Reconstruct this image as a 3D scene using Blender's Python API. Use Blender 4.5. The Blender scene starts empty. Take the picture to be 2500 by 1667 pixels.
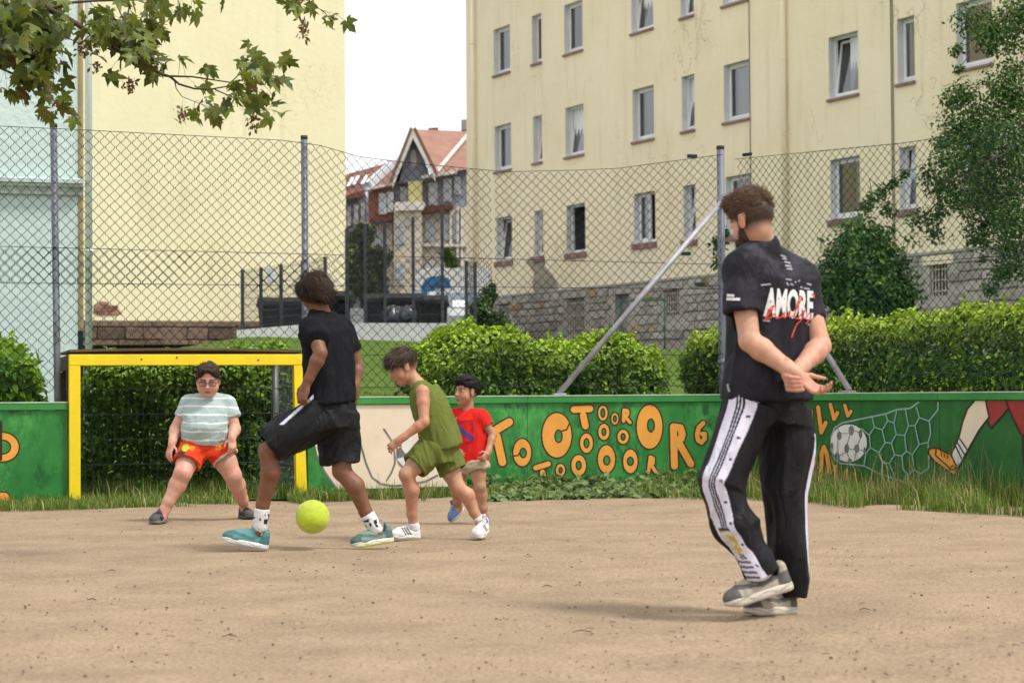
import bpy, bmesh, math, random
import numpy as np
from mathutils import Vector, Matrix
from mathutils.bvhtree import BVHTree
random.seed(7)
RNG = np.random.default_rng(11)
sc = bpy.context.scene
COL = sc.collection

# ------------------------------------------------------------------ camera
F = 4861.0                      # focal length in pixels of the 2500 px wide photograph (70 mm)
CAMZ = 0.91
PITCH, ROLL = math.atan(133.5 / F), math.radians(-0.4)
cam = bpy.data.cameras.new('camera'); camo = bpy.data.objects.new('camera', cam); COL.objects.link(camo)
cam.sensor_width = 36.0; cam.lens = 70.0; cam.clip_end = 2000; cam.clip_start = 0.1
CM = Matrix.Rotation(math.pi / 2 + PITCH, 3, 'X') @ Matrix.Rotation(ROLL, 3, 'Z')
camo.location = (0, 0, CAMZ); camo.rotation_euler = CM.to_euler()
cam.dof.use_dof = True; cam.dof.focus_distance = 13.5; cam.dof.aperture_fstop = 4.5
sc.camera = camo
sc.render.resolution_x, sc.render.resolution_y = 1024, 682

# ------------------------------------------------------------------ sky and sun
SUN_EL, SUN_AZ = math.radians(58), math.radians(118)      # azimuth clockwise from +Y (view direction)
w = bpy.data.worlds.new('World'); sc.world = w; w.use_nodes = True
wn, wl = w.node_tree.nodes, w.node_tree.links
bg = wn['Background']; bg.inputs['Strength'].default_value = 0.10
sky = wn.new('ShaderNodeTexSky'); sky.sky_type = 'NISHITA'; sky.sun_disc = False
sky.sun_elevation = SUN_EL; sky.sun_rotation = SUN_AZ; sky.dust_density = 4.0; sky.air_density = 1.0
tc = wn.new('ShaderNodeTexCoord'); mp = wn.new('ShaderNodeMapping'); mp.inputs['Scale'].default_value = (1, 1, 2.6)
nz = wn.new('ShaderNodeTexNoise'); nz.inputs['Scale'].default_value = 2.2; nz.inputs['Detail'].default_value = 5
cr = wn.new('ShaderNodeValToRGB'); cr.color_ramp.elements[0].position = 0.3; cr.color_ramp.elements[1].position = 0.62
cr.color_ramp.elements[0].color = (0.72, 0.72, 0.72, 1); cr.color_ramp.elements[1].color = (1, 1, 1, 1)
cl = wn.new('ShaderNodeValToRGB'); cl.color_ramp.elements[0].color = (8.6, 8.9, 9.4, 1); cl.color_ramp.elements[1].color = (10.4, 10.4, 10.3, 1)
mx = wn.new('ShaderNodeMix'); mx.data_type = 'RGBA'
wl.new(tc.outputs['Generated'], mp.inputs[0]); wl.new(mp.outputs[0], nz.inputs['Vector']); wl.new(nz.outputs[0], cr.inputs[0]); wl.new(nz.outputs[0], cl.inputs[0])
wl.new(cr.outputs[0], mx.inputs[0]); wl.new(sky.outputs[0], mx.inputs[6]); wl.new(cl.outputs[0], mx.inputs[7]); wl.new(mx.outputs[2], bg.inputs['Color'])
sun = bpy.data.lights.new('sun', 'SUN'); sun.energy = 2.4; sun.angle = math.radians(11); sun.color = (1, 0.95, 0.87)
suno = bpy.data.objects.new('sun', sun); COL.objects.link(suno)
sd = Vector((math.sin(SUN_AZ) * math.cos(SUN_EL), math.cos(SUN_AZ) * math.cos(SUN_EL), math.sin(SUN_EL)))
suno.rotation_euler = sd.to_track_quat('Z', 'Y').to_euler(); suno.location = (8, -6, 20)
sc.view_settings.view_transform = 'Standard'; sc.view_settings.look = 'None'
sc.view_settings.gamma = 1.0; sc.view_settings.use_curve_mapping = False
sc.view_settings.exposure = 0.55

# ------------------------------------------------------------------ helpers
CMn = np.array(CM); CP = np.array((0, 0, CAMZ))
def ray(px, py): return CMn @ np.array(((px - 1250) / F, (833.5 - py) / F, -1.0))
def P(px, py, Y):
    d = ray(px, py); return CP + d * (Y / d[1])
def hit(px, py, O, N):
    d = ray(px, py); return CP + d * (np.dot(np.array(O) - CP, N) / np.dot(d, N))
def G(px, py, z=0.0):
    d = ray(px, py); return CP + d * ((z - CAMZ) / d[2])
def nrm(v):
    v = np.array(v, float); return v / (np.linalg.norm(v) + 1e-12)
def lerp(a, b, t): return np.array(a) * (1 - t) + np.array(b) * t

MATS = {}
def lin(c):
    return tuple(((x / 12.92) if x <= 0.04045 else ((x + 0.055) / 1.055) ** 2.4) for x in c)
def mat(name, col=(0.5, 0.5, 0.5), col2=None, scale=4.0, rough=0.8, bump=0.0, bscale=60.0, spec=0.3, metal=0.0, vcol=False, objrand=0.0,
        detail=5.0, contrast=(0.35, 0.65), stretch=(1, 1, 1), trans=0.0, island=0.0, sheen=0.0, sss=0.0):
    if name in MATS: return MATS[name]
    m = bpy.data.materials.new(name); m.use_nodes = True; MATS[name] = m
    n, l = m.node_tree.nodes, m.node_tree.links
    b = n['Principled BSDF']; b.inputs['Roughness'].default_value = rough; b.inputs['Metallic'].default_value = metal
    b.inputs['Specular IOR Level'].default_value = spec
    if sheen: b.inputs['Sheen Weight'].default_value = sheen
    if sss:
        b.inputs['Subsurface Weight'].default_value = sss; b.inputs['Subsurface Radius'].default_value = (0.01, 0.004, 0.002); b.inputs['Subsurface Scale'].default_value = 1.0
    geo = n.new('ShaderNodeNewGeometry'); mpn = n.new('ShaderNodeMapping'); mpn.inputs['Scale'].default_value = stretch
    l.new(geo.outputs['Position'], mpn.inputs[0])
    if vcol:
        at = n.new('ShaderNodeVertexColor'); at.layer_name = 'Col'; out = at.outputs[0]
    else:
        r = n.new('ShaderNodeRGB'); r.outputs[0].default_value = (*col, 1); out = r.outputs[0]
    if col2 is not None:
        t = n.new('ShaderNodeTexNoise'); t.inputs['Scale'].default_value = scale; t.inputs['Detail'].default_value = detail; t.inputs['Roughness'].default_value = 0.62
        l.new(mpn.outputs[0], t.inputs['Vector'])
        rp = n.new('ShaderNodeMapRange'); rp.inputs[1].default_value, rp.inputs[2].default_value = contrast; l.new(t.outputs[0], rp.inputs[0])
        mm = n.new('ShaderNodeMix'); mm.data_type = 'RGBA'; l.new(rp.outputs[0], mm.inputs[0]); l.new(out, mm.inputs[6])
        if vcol:
            mm.blend_type = 'MULTIPLY'
        mm.inputs[7].default_value = (*col2, 1); out = mm.outputs[2]
    if objrand or island:
        src = n.new('ShaderNodeObjectInfo').outputs['Random'] if objrand else geo.outputs['Random Per Island']
        h = n.new('ShaderNodeHueSaturation'); k = objrand or island
        r1 = n.new('ShaderNodeMapRange'); r1.inputs[3].default_value = 1 - k; r1.inputs[4].default_value = 1 + k; l.new(src, r1.inputs[0]); l.new(r1.outputs[0], h.inputs['Value'])
        l.new(out, h.inputs['Color']); out = h.outputs[0]
    l.new(out, b.inputs['Base Color'])
    if bump:
        t2 = n.new('ShaderNodeTexNoise'); t2.inputs['Scale'].default_value = bscale; t2.inputs['Detail'].default_value = 4
        l.new(mpn.outputs[0], t2.inputs['Vector'])
        bp = n.new('ShaderNodeBump'); bp.inputs['Strength'].default_value = bump; bp.inputs['Distance'].default_value = 0.02; l.new(t2.outputs[0], bp.inputs['Height']); l.new(bp.outputs[0], b.inputs['Normal'])
    if trans:
        tr = n.new('ShaderNodeBsdfTranslucent'); l.new(out, tr.inputs[0]); ms = n.new('ShaderNodeMixShader'); ms.inputs[0].default_value = trans
        l.new(b.outputs[0], ms.inputs[1]); l.new(tr.outputs[0], ms.inputs[2]); l.new(ms.outputs[0], n['Material Output'].inputs[0])
    return m
def chips(m, col, scale=9.0, lo=0.66, hi=0.70, stretch=(1, 1, 1), amount=1.0):
    """worn spots: a second noise, thresholded, shows another colour"""
    n, l = m.node_tree.nodes, m.node_tree.links; b = n['Principled BSDF']; old = b.inputs['Base Color'].links[0].from_socket; geo = [x for x in n if x.type == 'NEW_GEOMETRY'][0]
    mp_ = n.new('ShaderNodeMapping'); mp_.inputs['Scale'].default_value = stretch; mp_.inputs['Location'].default_value = (3.1, 1.7, 0.4); l.new(geo.outputs['Position'], mp_.inputs[0])
    t = n.new('ShaderNodeTexNoise'); t.inputs['Scale'].default_value = scale; t.inputs['Detail'].default_value = 8; t.inputs['Roughness'].default_value = 0.7; l.new(mp_.outputs[0], t.inputs['Vector'])
    r = n.new('ShaderNodeMapRange'); r.inputs[1].default_value = lo; r.inputs[2].default_value = hi; r.inputs[4].default_value = amount; l.new(t.outputs[0], r.inputs[0])
    x = n.new('ShaderNodeMix'); x.data_type = 'RGBA'; l.new(r.outputs[0], x.inputs[0]); l.new(old, x.inputs[6]); x.inputs[7].default_value = (*col, 1); l.new(x.outputs[2], b.inputs['Base Color']); return m
def glass_mat(name, tint=(0.75, 0.8, 0.85), ior=2.5):
    if name in MATS: return MATS[name]
    m = bpy.data.materials.new(name); m.use_nodes = True; MATS[name] = m
    n, l = m.node_tree.nodes, m.node_tree.links; n.remove(n['Principled BSDF'])
    t = n.new('ShaderNodeBsdfTransparent'); t.inputs[0].default_value = (*tint, 1)
    g = n.new('ShaderNodeBsdfGlossy'); g.inputs['Roughness'].default_value = 0.02
    f = n.new('ShaderNodeFresnel'); f.inputs[0].default_value = ior
    s = n.new('ShaderNodeMixShader'); l.new(f.outputs[0], s.inputs[0]); l.new(t.outputs[0], s.inputs[1]); l.new(g.outputs[0], s.inputs[2]); l.new(s.outputs[0], n['Material Output'].inputs[0])
    return m

def tag(o, label=None, cat=None, group=None, kind=None):
    if label: o['label'] = label
    if cat: o['category'] = cat
    if group: o['group'] = group
    if kind: o['kind'] = kind
    return o
def empty(name, loc, label=None, cat=None, group=None):
    o = bpy.data.objects.new(name, None); COL.objects.link(o); o.location = tuple(loc); o.empty_display_size = 0.2
    return tag(o, label, cat, group)
def link(name, me, parent=None, m=None):
    o = bpy.data.objects.new(name, me); COL.objects.link(o)
    if m is not None:
        for x in (m if isinstance(m, (list, tuple)) else [m]): me.materials.append(x)
    if parent is not None:
        o.parent = parent
        p, loc = parent, Vector()
        while p: loc += p.location; p = p.parent        # parents are only translated
        o.location = -loc
    return o
def npmesh(name, V, Fc, parent=None, m=None, cols=None, smooth=False, mi=None):
    """V (n,3); Fc (k,3) or (k,4) array, or list of tuples"""
    me = bpy.data.meshes.new(name); V = np.asarray(V, np.float32)
    if isinstance(Fc, np.ndarray):
        k, q = Fc.shape
        me.vertices.add(len(V)); me.vertices.foreach_set('co', V.ravel())
        me.loops.add(k * q); me.loops.foreach_set('vertex_index', Fc.astype(np.int32).ravel())
        me.polygons.add(k); me.polygons.foreach_set('loop_start', np.arange(0, k * q, q, dtype=np.int32))
        me.update(calc_edges=True)
    else:
        me.from_pydata([tuple(map(float, v)) for v in V], [], Fc); me.update()
    if smooth: me.polygons.foreach_set('use_smooth', np.ones(len(me.polygons), dtype=bool))
    if cols is not None:
        c = me.color_attributes.new('Col', 'FLOAT_COLOR', 'POINT')
        a = np.ones((len(V), 4), np.float32); a[:, :3] = cols; c.data.foreach_set('color', a.ravel())
    if mi is not None: me.polygons.foreach_set('material_index', np.asarray(mi, np.int32))
    me.validate()
    return link(name, me, parent, m)

class MB:
    """collects simple shapes into one mesh; fn maps local to world"""
    def __init__(s, fn=None): s.v, s.f, s.mi, s.fn, s.cur = [], [], [], fn, 0
    def add(s, V, Fc):
        b = len(s.v)
        for p in V: s.v.append(tuple(s.fn(*p)) if s.fn else tuple(p))
        for f in Fc: s.f.append(tuple(b + i for i in f)); s.mi.append(s.cur)
        return s
    def box(s, x0, x1, y0, y1, z0, z1):
        V = [(x, y, z) for z in (z0, z1) for y in (y0, y1) for x in (x0, x1)]
        return s.add(V, [(0, 2, 3, 1), (4, 5, 7, 6), (0, 1, 5, 4), (2, 6, 7, 3), (0, 4, 6, 2), (1, 3, 7, 5)])
    def bevbox(s, x0, x1, y0, y1, z0, z1, b=0.01):
        bm = bmesh.new(); bmesh.ops.create_cube(bm, size=1)
        for v in bm.verts: v.co = Vector(((x0 + x1) / 2 + v.co.x * (x1 - x0), (y0 + y1) / 2 + v.co.y * (y1 - y0), (z0 + z1) / 2 + v.co.z * (z1 - z0)))
        bmesh.ops.bevel(bm, geom=bm.edges[:], offset=b, segments=2, affect='EDGES', profile=0.6)
        bm.verts.index_update(); s.add([tuple(v.co) for v in bm.verts], [tuple(v.index for v in f.verts) for f in bm.faces]); bm.free(); return s
    def quad(s, a, b, c, d): return s.add([a, b, c, d], [(0, 1, 2, 3)])
    def poly(s, pts): return s.add(pts, [tuple(range(len(pts)))])
    def prism(s, pts, off):
        n = len(pts); off = np.array(off)
        V = [tuple(p) for p in pts] + [tuple(np.array(p) + off) for p in pts]
        return s.add(V, [tuple(range(n))[::-1], tuple(range(n, 2 * n))] + [(i, (i + 1) % n, n + (i + 1) % n, n + i) for i in range(n)])
    def tube(s, pts, r, n=8, caps=True):
        pts = [np.array(p, float) for p in pts]; k = len(pts)
        rs = [r] * k if np.isscalar(r) else list(r); V = []; Fc = []; pa = None
        for i, p in enumerate(pts):
            t = nrm(pts[min(i + 1, k - 1)] - pts[max(i - 1, 0)])
            if pa is None: pa = np.array((1, 0, 0)) if abs(t[0]) < 0.8 else np.array((0, 1, 0))
            a = nrm(pa - t * np.dot(pa, t)); pa = a; bb = np.cross(t, a)
            for j in range(n):
                q = 2 * math.pi * j / n; V.append(p + rs[i] * (math.cos(q) * a + math.sin(q) * bb))
        for i in range(k - 1):
            for j in range(n):
                Fc.append((i * n + j, i * n + (j + 1) % n, (i + 1) * n + (j + 1) % n, (i + 1) * n + j))
        if caps: Fc += [tuple(range(n))[::-1], tuple(range((k - 1) * n, k * n))]
        return s.add(V, Fc)
    def lathe(s, c, prof, n=16):
        V, Fc = [], []; k = len(prof)
        for r, z in prof:
            for j in range(n): q = 2 * math.pi * j / n; V.append((c[0] + r * math.cos(q), c[1] + r * math.sin(q), c[2] + z))
        for i in range(k - 1):
            for j in range(n): Fc.append((i * n + j, i * n + (j + 1) % n, (i + 1) * n + (j + 1) % n, (i + 1) * n + j))
        return s.add(V, Fc)
    def build(s, name, m, parent=None, smooth=False):
        o = npmesh(name, np.array(s.v), s.f, parent, m, smooth=smooth)
        if any(s.mi): o.data.polygons.foreach_set('material_index', s.mi)
        return o
def share(o, name, parent, loc=None, rot=None, scl=None):
    c = bpy.data.objects.new(name, o.data if hasattr(o, 'data') else o); COL.objects.link(c); c.parent = parent
    if loc is not None:
        p, q = parent, Vector()
        while p: q += p.location; p = p.parent
        c.location = Vector(loc) - q
    if rot is not None: c.rotation_euler = rot
    if scl is not None: c.scale = scl
    return c

# vectorised value noise
def vnoise(Pn, seed=0):
    Pn = np.asarray(Pn, np.float64); i = np.floor(Pn).astype(np.int64); f = Pn - i; f = f * f * (3 - 2 * f)
    def hsh(a, b, c):
        h = (a * 374761393 + b * 668265263 + c * 2147483647 + seed * 974711) & 0xFFFFFFFF
        h = ((h ^ (h >> 13)) * 1274126177) & 0xFFFFFFFF; h = h ^ (h >> 16)
        return (h & 0xFFFF) / 65535.0
    r = 0
    for dx in (0, 1):
        for dy in (0, 1):
            for dz in (0, 1):
                wgt = (f[:, 0] if dx else 1 - f[:, 0]) * (f[:, 1] if dy else 1 - f[:, 1]) * (f[:, 2] if dz else 1 - f[:, 2])
                r = r + wgt * hsh(i[:, 0] + dx, i[:, 1] + dy, i[:, 2] + dz)
    return r * 2 - 1
def fbm(Pn, oct=3, seed=0):
    r, a = 0, 1.0
    for o in range(oct): r = r + a * vnoise(Pn * (2 ** o), seed + o); a *= 0.5
    return r

# leaves: n flat kites folded along the midrib
def leaf_mesh(name, pos, nor, tipd, L, W, cols, parent, m, fold=0.25, six=True):
    n = len(pos); nor = nor / (np.linalg.norm(nor, axis=1, keepdims=True) + 1e-9)
    t = tipd - nor * np.sum(tipd * nor, axis=1, keepdims=True); t /= (np.linalg.norm(t, axis=1, keepdims=True) + 1e-9)
    s = np.cross(t, nor); L = L[:, None]; W = W[:, None]
    if six:
        V = np.stack([pos, pos + t * L * 0.3 + s * W * 0.5 + nor * W * fold, pos + t * L * 0.7 + s * W * 0.38 + nor * W * fold * 0.7, pos + t * L - nor * L * 0.12,
                      pos + t * L * 0.7 - s * W * 0.38 + nor * W * fold * 0.7, pos + t * L * 0.3 - s * W * 0.5 + nor * W * fold], 1)
        fi = np.array([[0, 3, 2, 1], [0, 5, 4, 3]]); k = 6
    else:
        V = np.stack([pos, pos + t * L * 0.45 + s * W * 0.5 + nor * W * fold, pos + t * L, pos + t * L * 0.45 - s * W * 0.5 + nor * W * fold], 1)
        fi = np.array([[0, 2, 1, 1], [0, 3, 2, 2]])[:, :3]; k = 4
        fi = np.array([[0, 2, 1], [0, 3, 2]])
    Fc = (np.arange(n)[:, None, None] * k + fi[None]).reshape(-1, fi.shape[1])
    return npmesh(name, V.reshape(-1, 3), Fc, parent, m, cols=np.repeat(cols, k, axis=0))
# ------------------------------------------------------------------ the ground
def fline(x): return 18.338 + 0.286 * x                    # fence line, world y for x (left of the corner)
FT, FN = nrm((0.9615, 0.275, 0)), nrm((0.275, -0.9615, 0))    # along the fence, and towards the field
CORNER = np.array((2.06, 18.93, 0.0)); WT = nrm((0.63, -0.777, 0)); WN = nrm((-0.777, -0.63, 0))
def terr(x, y):
    x = np.asarray(x, float); y = np.asarray(y, float)
    d1 = ((x - CORNER[0]) * -FN[0] + (y - CORNER[1]) * -FN[1]); d2 = ((x - CORNER[0]) * -WN[0] + (y - CORNER[1]) * -WN[1])
    d = np.maximum(d1, d2)
    t = np.clip((d - 3.0) / 19.0, 0, 1); z = 2.13 * (t * t * (3 - 2 * t) * 0.45 + 0.55 * t)
    lim = np.where(x > 0.6, np.clip(2.13 - (x - 0.6) * 0.25, 1.62, 2.13), 2.13)
    lim = np.minimum(lim, np.interp(x, [-6.4, -5.4], [1.66, 2.13]))
    return np.minimum(z, lim)
dirt = mat('dirt', (0.35, 0.26, 0.174), (0.268, 0.197, 0.131), scale=1.7, rough=0.95, bump=1.0, bscale=42, spec=0.1, detail=9, contrast=(0.36, 0.66))
def dirt_nodes(m):
    n, l = m.node_tree.nodes, m.node_tree.links; b = n['Principled BSDF']
    old = b.inputs['Base Color'].links[0].from_socket; geo = [x for x in n if x.type == 'NEW_GEOMETRY'][0]
    t = n.new('ShaderNodeTexNoise'); t.inputs['Scale'].default_value = 60; t.inputs['Detail'].default_value = 6; t.inputs['Roughness'].default_value = 0.75
    l.new(geo.outputs['Position'], t.inputs['Vector'])
    r = n.new('ShaderNodeMapRange'); r.inputs[1].default_value = 0.3; r.inputs[2].default_value = 0.75; r.inputs[3].default_value = 0.62; r.inputs[4].default_value = 1.34; l.new(t.outputs[0], r.inputs[0])
    m1 = n.new('ShaderNodeMix'); m1.data_type = 'RGBA'; m1.blend_type = 'MULTIPLY'; m1.inputs[0].default_value = 1; l.new(old, m1.inputs[6]); l.new(r.outputs[0], m1.inputs[7])
    # dark specks of grit
    v = n.new('ShaderNodeTexVoronoi'); v.inputs['Scale'].default_value = 26; l.new(geo.outputs['Position'], v.inputs['Vector'])
    r2 = n.new('ShaderNodeMapRange'); r2.inputs[1].default_value = 0.10; r2.inputs[2].default_value = 0.17; r2.inputs[3].default_value = 0.55; r2.inputs[4].default_value = 1.0; l.new(v.outputs['Distance'], r2.inputs[0])
    t3 = n.new('ShaderNodeTexNoise'); t3.inputs['Scale'].default_value = 7; l.new(geo.outputs['Position'], t3.inputs['Vector'])
    r3 = n.new('ShaderNodeMapRange'); r3.inputs[1].default_value = 0.5; r3.inputs[2].default_value = 0.62; l.new(t3.outputs[0], r3.inputs[0])
    m2 = n.new('ShaderNodeMix'); m2.data_type = 'RGBA'; m2.blend_type = 'MULTIPLY'; l.new(r3.outputs[0], m2.inputs[0]); l.new(m1.outputs[2], m2.inputs[6]); l.new(r2.outputs[0], m2.inputs[7])
    l.new(m2.outputs[2], b.inputs['Base Color'])
dirt_nodes(dirt); chips(dirt, (0.37, 0.285, 0.20), 4.5, 0.55, 0.72, (1.0, 1.5, 1), 0.7); chips(dirt, (0.165, 0.115, 0.075), 11, 0.62, 0.72, (1.0, 1.3, 1), 0.6)
# field: finely divided sheet with shallow scuffs
def field():
    xs = np.concatenate([[-400, -60, -12], np.linspace(-6, 6, 220), [12, 60, 400]]); ys = np.concatenate([[-400, -50, 0], np.linspace(4.5, 19.2, 260)])
    X, Y = np.meshgrid(xs, ys); p = np.stack([X.ravel(), Y.ravel(), 0 * X.ravel()], 1)
    z = 0.007 * fbm(p * np.array((1.6, 1.6, 1)), 3, 3) + 0.004 * fbm(p * np.array((6, 9, 1)), 2, 9)
    edge = (p[:, 0] < -7) | (p[:, 0] > 7) | (p[:, 1] < 4); z[edge] = 0
    z -= 0.004
    dd = np.maximum((p[:, 0] - CORNER[0]) * -FN[0] + (p[:, 1] - CORNER[1]) * -FN[1], (p[:, 0] - CORNER[0]) * -WN[0] + (p[:, 1] - CORNER[1]) * -WN[1])
    z = z - 0.12 * np.clip((dd - 0.15) / 0.3, 0, 1); p[:, 2] = z
    nx, ny = len(xs), len(ys); i, j = np.meshgrid(np.arange(nx - 1), np.arange(ny - 1)); a = (j * nx + i).ravel()
    o = npmesh('dirt_field', p, np.stack([a, a + 1, a + nx + 1, a + nx], 1), None, dirt, smooth=True); tag(o, kind='structure')
field()
lawnm = mat('lawn', (0.085, 0.145, 0.018), (0.055, 0.095, 0.013), scale=3, rough=0.9, bump=0.8, bscale=70, spec=0.15)
def lawn():
    # sheet behind the fence line; u along, v away from the fence
    us = np.concatenate([[-600, -100, -40], np.linspace(-20, 20, 81), [40, 100, 600]]); vs = np.concatenate([np.linspace(0.0, 24, 49), [30, 40, 60, 100, 200, 600]])
    V = []
    for v in vs:
        for u in us:
            # kinked line: left of the corner along FT, right of it along WT
            base = CORNER + (FT * u if u < 0 else WT * u); dirn = -FN if u < -0.5 else (-WN if u > 0.5 else nrm(-FN - WN))
            if u >= 0.5: dirn = nrm(-WN * max(0, 1 - v / 30) + np.array((0, 1, 0)) * min(1, v / 30))
            if abs(u) > 20: dirn = np.array((0, 1, 0)); base = CORNER + np.array((u, -10, 0))
            q = base + dirn * (v + 0.01); V.append((q[0], q[1], 0))
    V = np.array(V); V[:, 2] = terr(V[:, 0], V[:, 1]) + 0.01 + 0.008 * fbm(V * 1.3, 2, 5)
    nx, ny = len(us), len(vs); i, j = np.meshgrid(np.arange(nx - 1), np.arange(ny - 1)); a = (j * nx + i).ravel()
    o = npmesh('lawn', V, np.stack([a, a + 1, a + nx + 1, a + nx], 1), None, lawnm, smooth=True); tag(o, kind='structure')
lawn()
tag(npmesh('subsoil', [(-30, 12, -0.07), (30, 12, -0.07), (30, 30, -0.07), (-30, 30, -0.07)], [(0, 1, 2, 3)], None, dirt), kind='structure')
# asphalt yard and street beyond the crest
asph = mat('asphalt', (0.09, 0.088, 0.085), (0.13, 0.125, 0.12), scale=2, rough=0.9, bump=0.3, bscale=120)
tag(npmesh('street', [(-40, 46, 2.16), (3, 46, 2.16), (3, 110, 2.16), (-40, 110, 2.16)], [(0, 1, 2, 3)], None, asph), kind='structure')

# ------------------------------------------------------------------ right apartment building
TH = math.atan(2607 / F); BD = np.array((math.sin(TH), -math.cos(TH), 0)); BN = np.array((-math.cos(TH), -math.sin(TH), 0))
BO = P(1228, 600, 61.0); BO[2] = 0
BO = BO + 0
def fac(px, py):
    q = hit(px, py, BO, BN); return float(np.dot(q - BO, BD)), float(q[2])
def FL(s, n, z): return BO + BD * s + BN * n + np.array((0, 0, z))       # facade: along, out, up
plaster = mat('yellow_plaster', (0.83, 0.745, 0.56), (0.78, 0.685, 0.48), scale=0.55, rough=0.92, bump=0.35, bscale=9, spec=0.15, detail=9, contrast=(0.42, 0.72))
def stains(m):
    # rain streaks running down from the sills and hairline crack nets
    n, l = m.node_tree.nodes, m.node_tree.links; b = n['Principled BSDF']; old = b.inputs['Base Color'].links[0].from_socket
    geo = [x for x in n if x.type == 'NEW_GEOMETRY'][0]
    mp2 = n.new('ShaderNodeMapping'); mp2.inputs['Scale'].default_value = (2.2, 2.2, 0.22); l.new(geo.outputs['Position'], mp2.inputs[0])
    t = n.new('ShaderNodeTexNoise'); t.inputs['Scale'].default_value = 1.6; t.inputs['Detail'].default_value = 6; l.new(mp2.outputs[0], t.inputs['Vector'])
    r = n.new('ShaderNodeMapRange'); r.inputs[1].default_value = 0.55; r.inputs[2].default_value = 0.8; r.inputs[3].default_value = 1.0; r.inputs[4].default_value = 0.86; l.new(t.outputs[0], r.inputs[0])
    m1 = n.new('ShaderNodeMix'); m1.data_type = 'RGBA'; m1.blend_type = 'MULTIPLY'; m1.inputs[0].default_value = 1; l.new(old, m1.inputs[6]); l.new(r.outputs[0], m1.inputs[7])
    v = n.new('ShaderNodeTexVoronoi'); v.feature = 'DISTANCE_TO_EDGE'; v.inputs['Scale'].default_value = 3.2; v.inputs['Randomness'].default_value = 1.0
    tn = n.new('ShaderNodeTexNoise'); tn.inputs['Scale'].default_value = 4; l.new(geo.outputs['Position'], tn.inputs['Vector'])
    va = n.new('ShaderNodeVectorMath'); va.operation = 'MULTIPLY_ADD'; va.inputs[1].default_value = (0.35, 0.35, 0.35); l.new(tn.outputs['Color'], va.inputs[0]); l.new(geo.outputs['Position'], va.inputs[2]); l.new(va.outputs[0], v.inputs['Vector'])
    c = n.new('ShaderNodeMapRange'); c.inputs[1].default_value = 0.004; c.inputs[2].default_value = 0.016; c.inputs[3].default_value = 1; c.inputs[4].default_value = 0; l.new(v.outputs[0], c.inputs[0])
    tm = n.new('ShaderNodeTexNoise'); tm.inputs['Scale'].default_value = 0.42; tm.inputs['Detail'].default_value = 3; l.new(geo.outputs['Position'], tm.inputs['Vector'])
    cm = n.new('ShaderNodeMapRange'); cm.inputs[1].default_value = 0.57; cm.inputs[2].default_value = 0.66; l.new(tm.outputs[0], cm.inputs[0])
    ml = n.new('ShaderNodeMath'); ml.operation = 'MULTIPLY'; l.new(c.outputs[0], ml.inputs[0]); l.new(cm.outputs[0], ml.inputs[1])
    ml2 = n.new('ShaderNodeMath'); ml2.operation = 'MULTIPLY'; ml2.inputs[1].default_value = 0.55; l.new(ml.outputs[0], ml2.inputs[0])
    m3 = n.new('ShaderNodeMix'); m3.data_type = 'RGBA'; l.new(ml2.outputs[0], m3.inputs[0]); l.new(m1.outputs[2], m3.inputs[6]); m3.inputs[7].default_value = (0.3, 0.24, 0.15, 1)
    l.new(m3.outputs[2], b.inputs['Base Color'])
stains(plaster)
whitep = mat('white_paint', (0.78, 0.78, 0.80), (0.7, 0.7, 0.72), scale=3, rough=0.5)
revealm = mat('reveal_paint', (0.66, 0.66, 0.68), (0.58, 0.58, 0.58), scale=2, rough=0.85)
sillm = mat('sill_brick', (0.22, 0.13, 0.12), (0.30, 0.20, 0.18), scale=3, rough=0.85, bump=0.2)
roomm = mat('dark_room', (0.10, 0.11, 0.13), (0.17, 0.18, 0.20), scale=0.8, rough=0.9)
curt = mat('net_curtain', (0.84, 0.86, 0.90), (0.66, 0.69, 0.74), scale=6, rough=0.9, stretch=(1, 1, 0.05), contrast=(0.3, 0.7))
pinkm = mat('pink_flower', (0.62, 0.16, 0.32), (0.5, 0.1, 0.25), rough=0.8)
pane = glass_mat('window_glass')
stonem = mat('grey_rubble', (0.44, 0.415, 0.37), (0.31, 0.295, 0.265), scale=5, rough=0.95, bump=0.5, bscale=18, objrand=0.24, spec=0.1)
stoneo = mat('ochre_rubble', (0.42, 0.29, 0.15), (0.30, 0.22, 0.14), scale=5, rough=0.95, bump=0.5, bscale=18, objrand=0.25, spec=0.1)
mortar = mat('mortar', (0.44, 0.41, 0.365), (0.35, 0.325, 0.29), scale=4, rough=0.95, bump=0.6, bscale=12)
concr = mat('concrete', (0.40, 0.39, 0.37), (0.31, 0.30, 0.28), scale=2.5, rough=0.9, bump=0.25, bscale=25)
ironm = mat('grille_iron', (0.62, 0.58, 0.50), (0.45, 0.40, 0.34), scale=10, rough=0.6)
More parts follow.
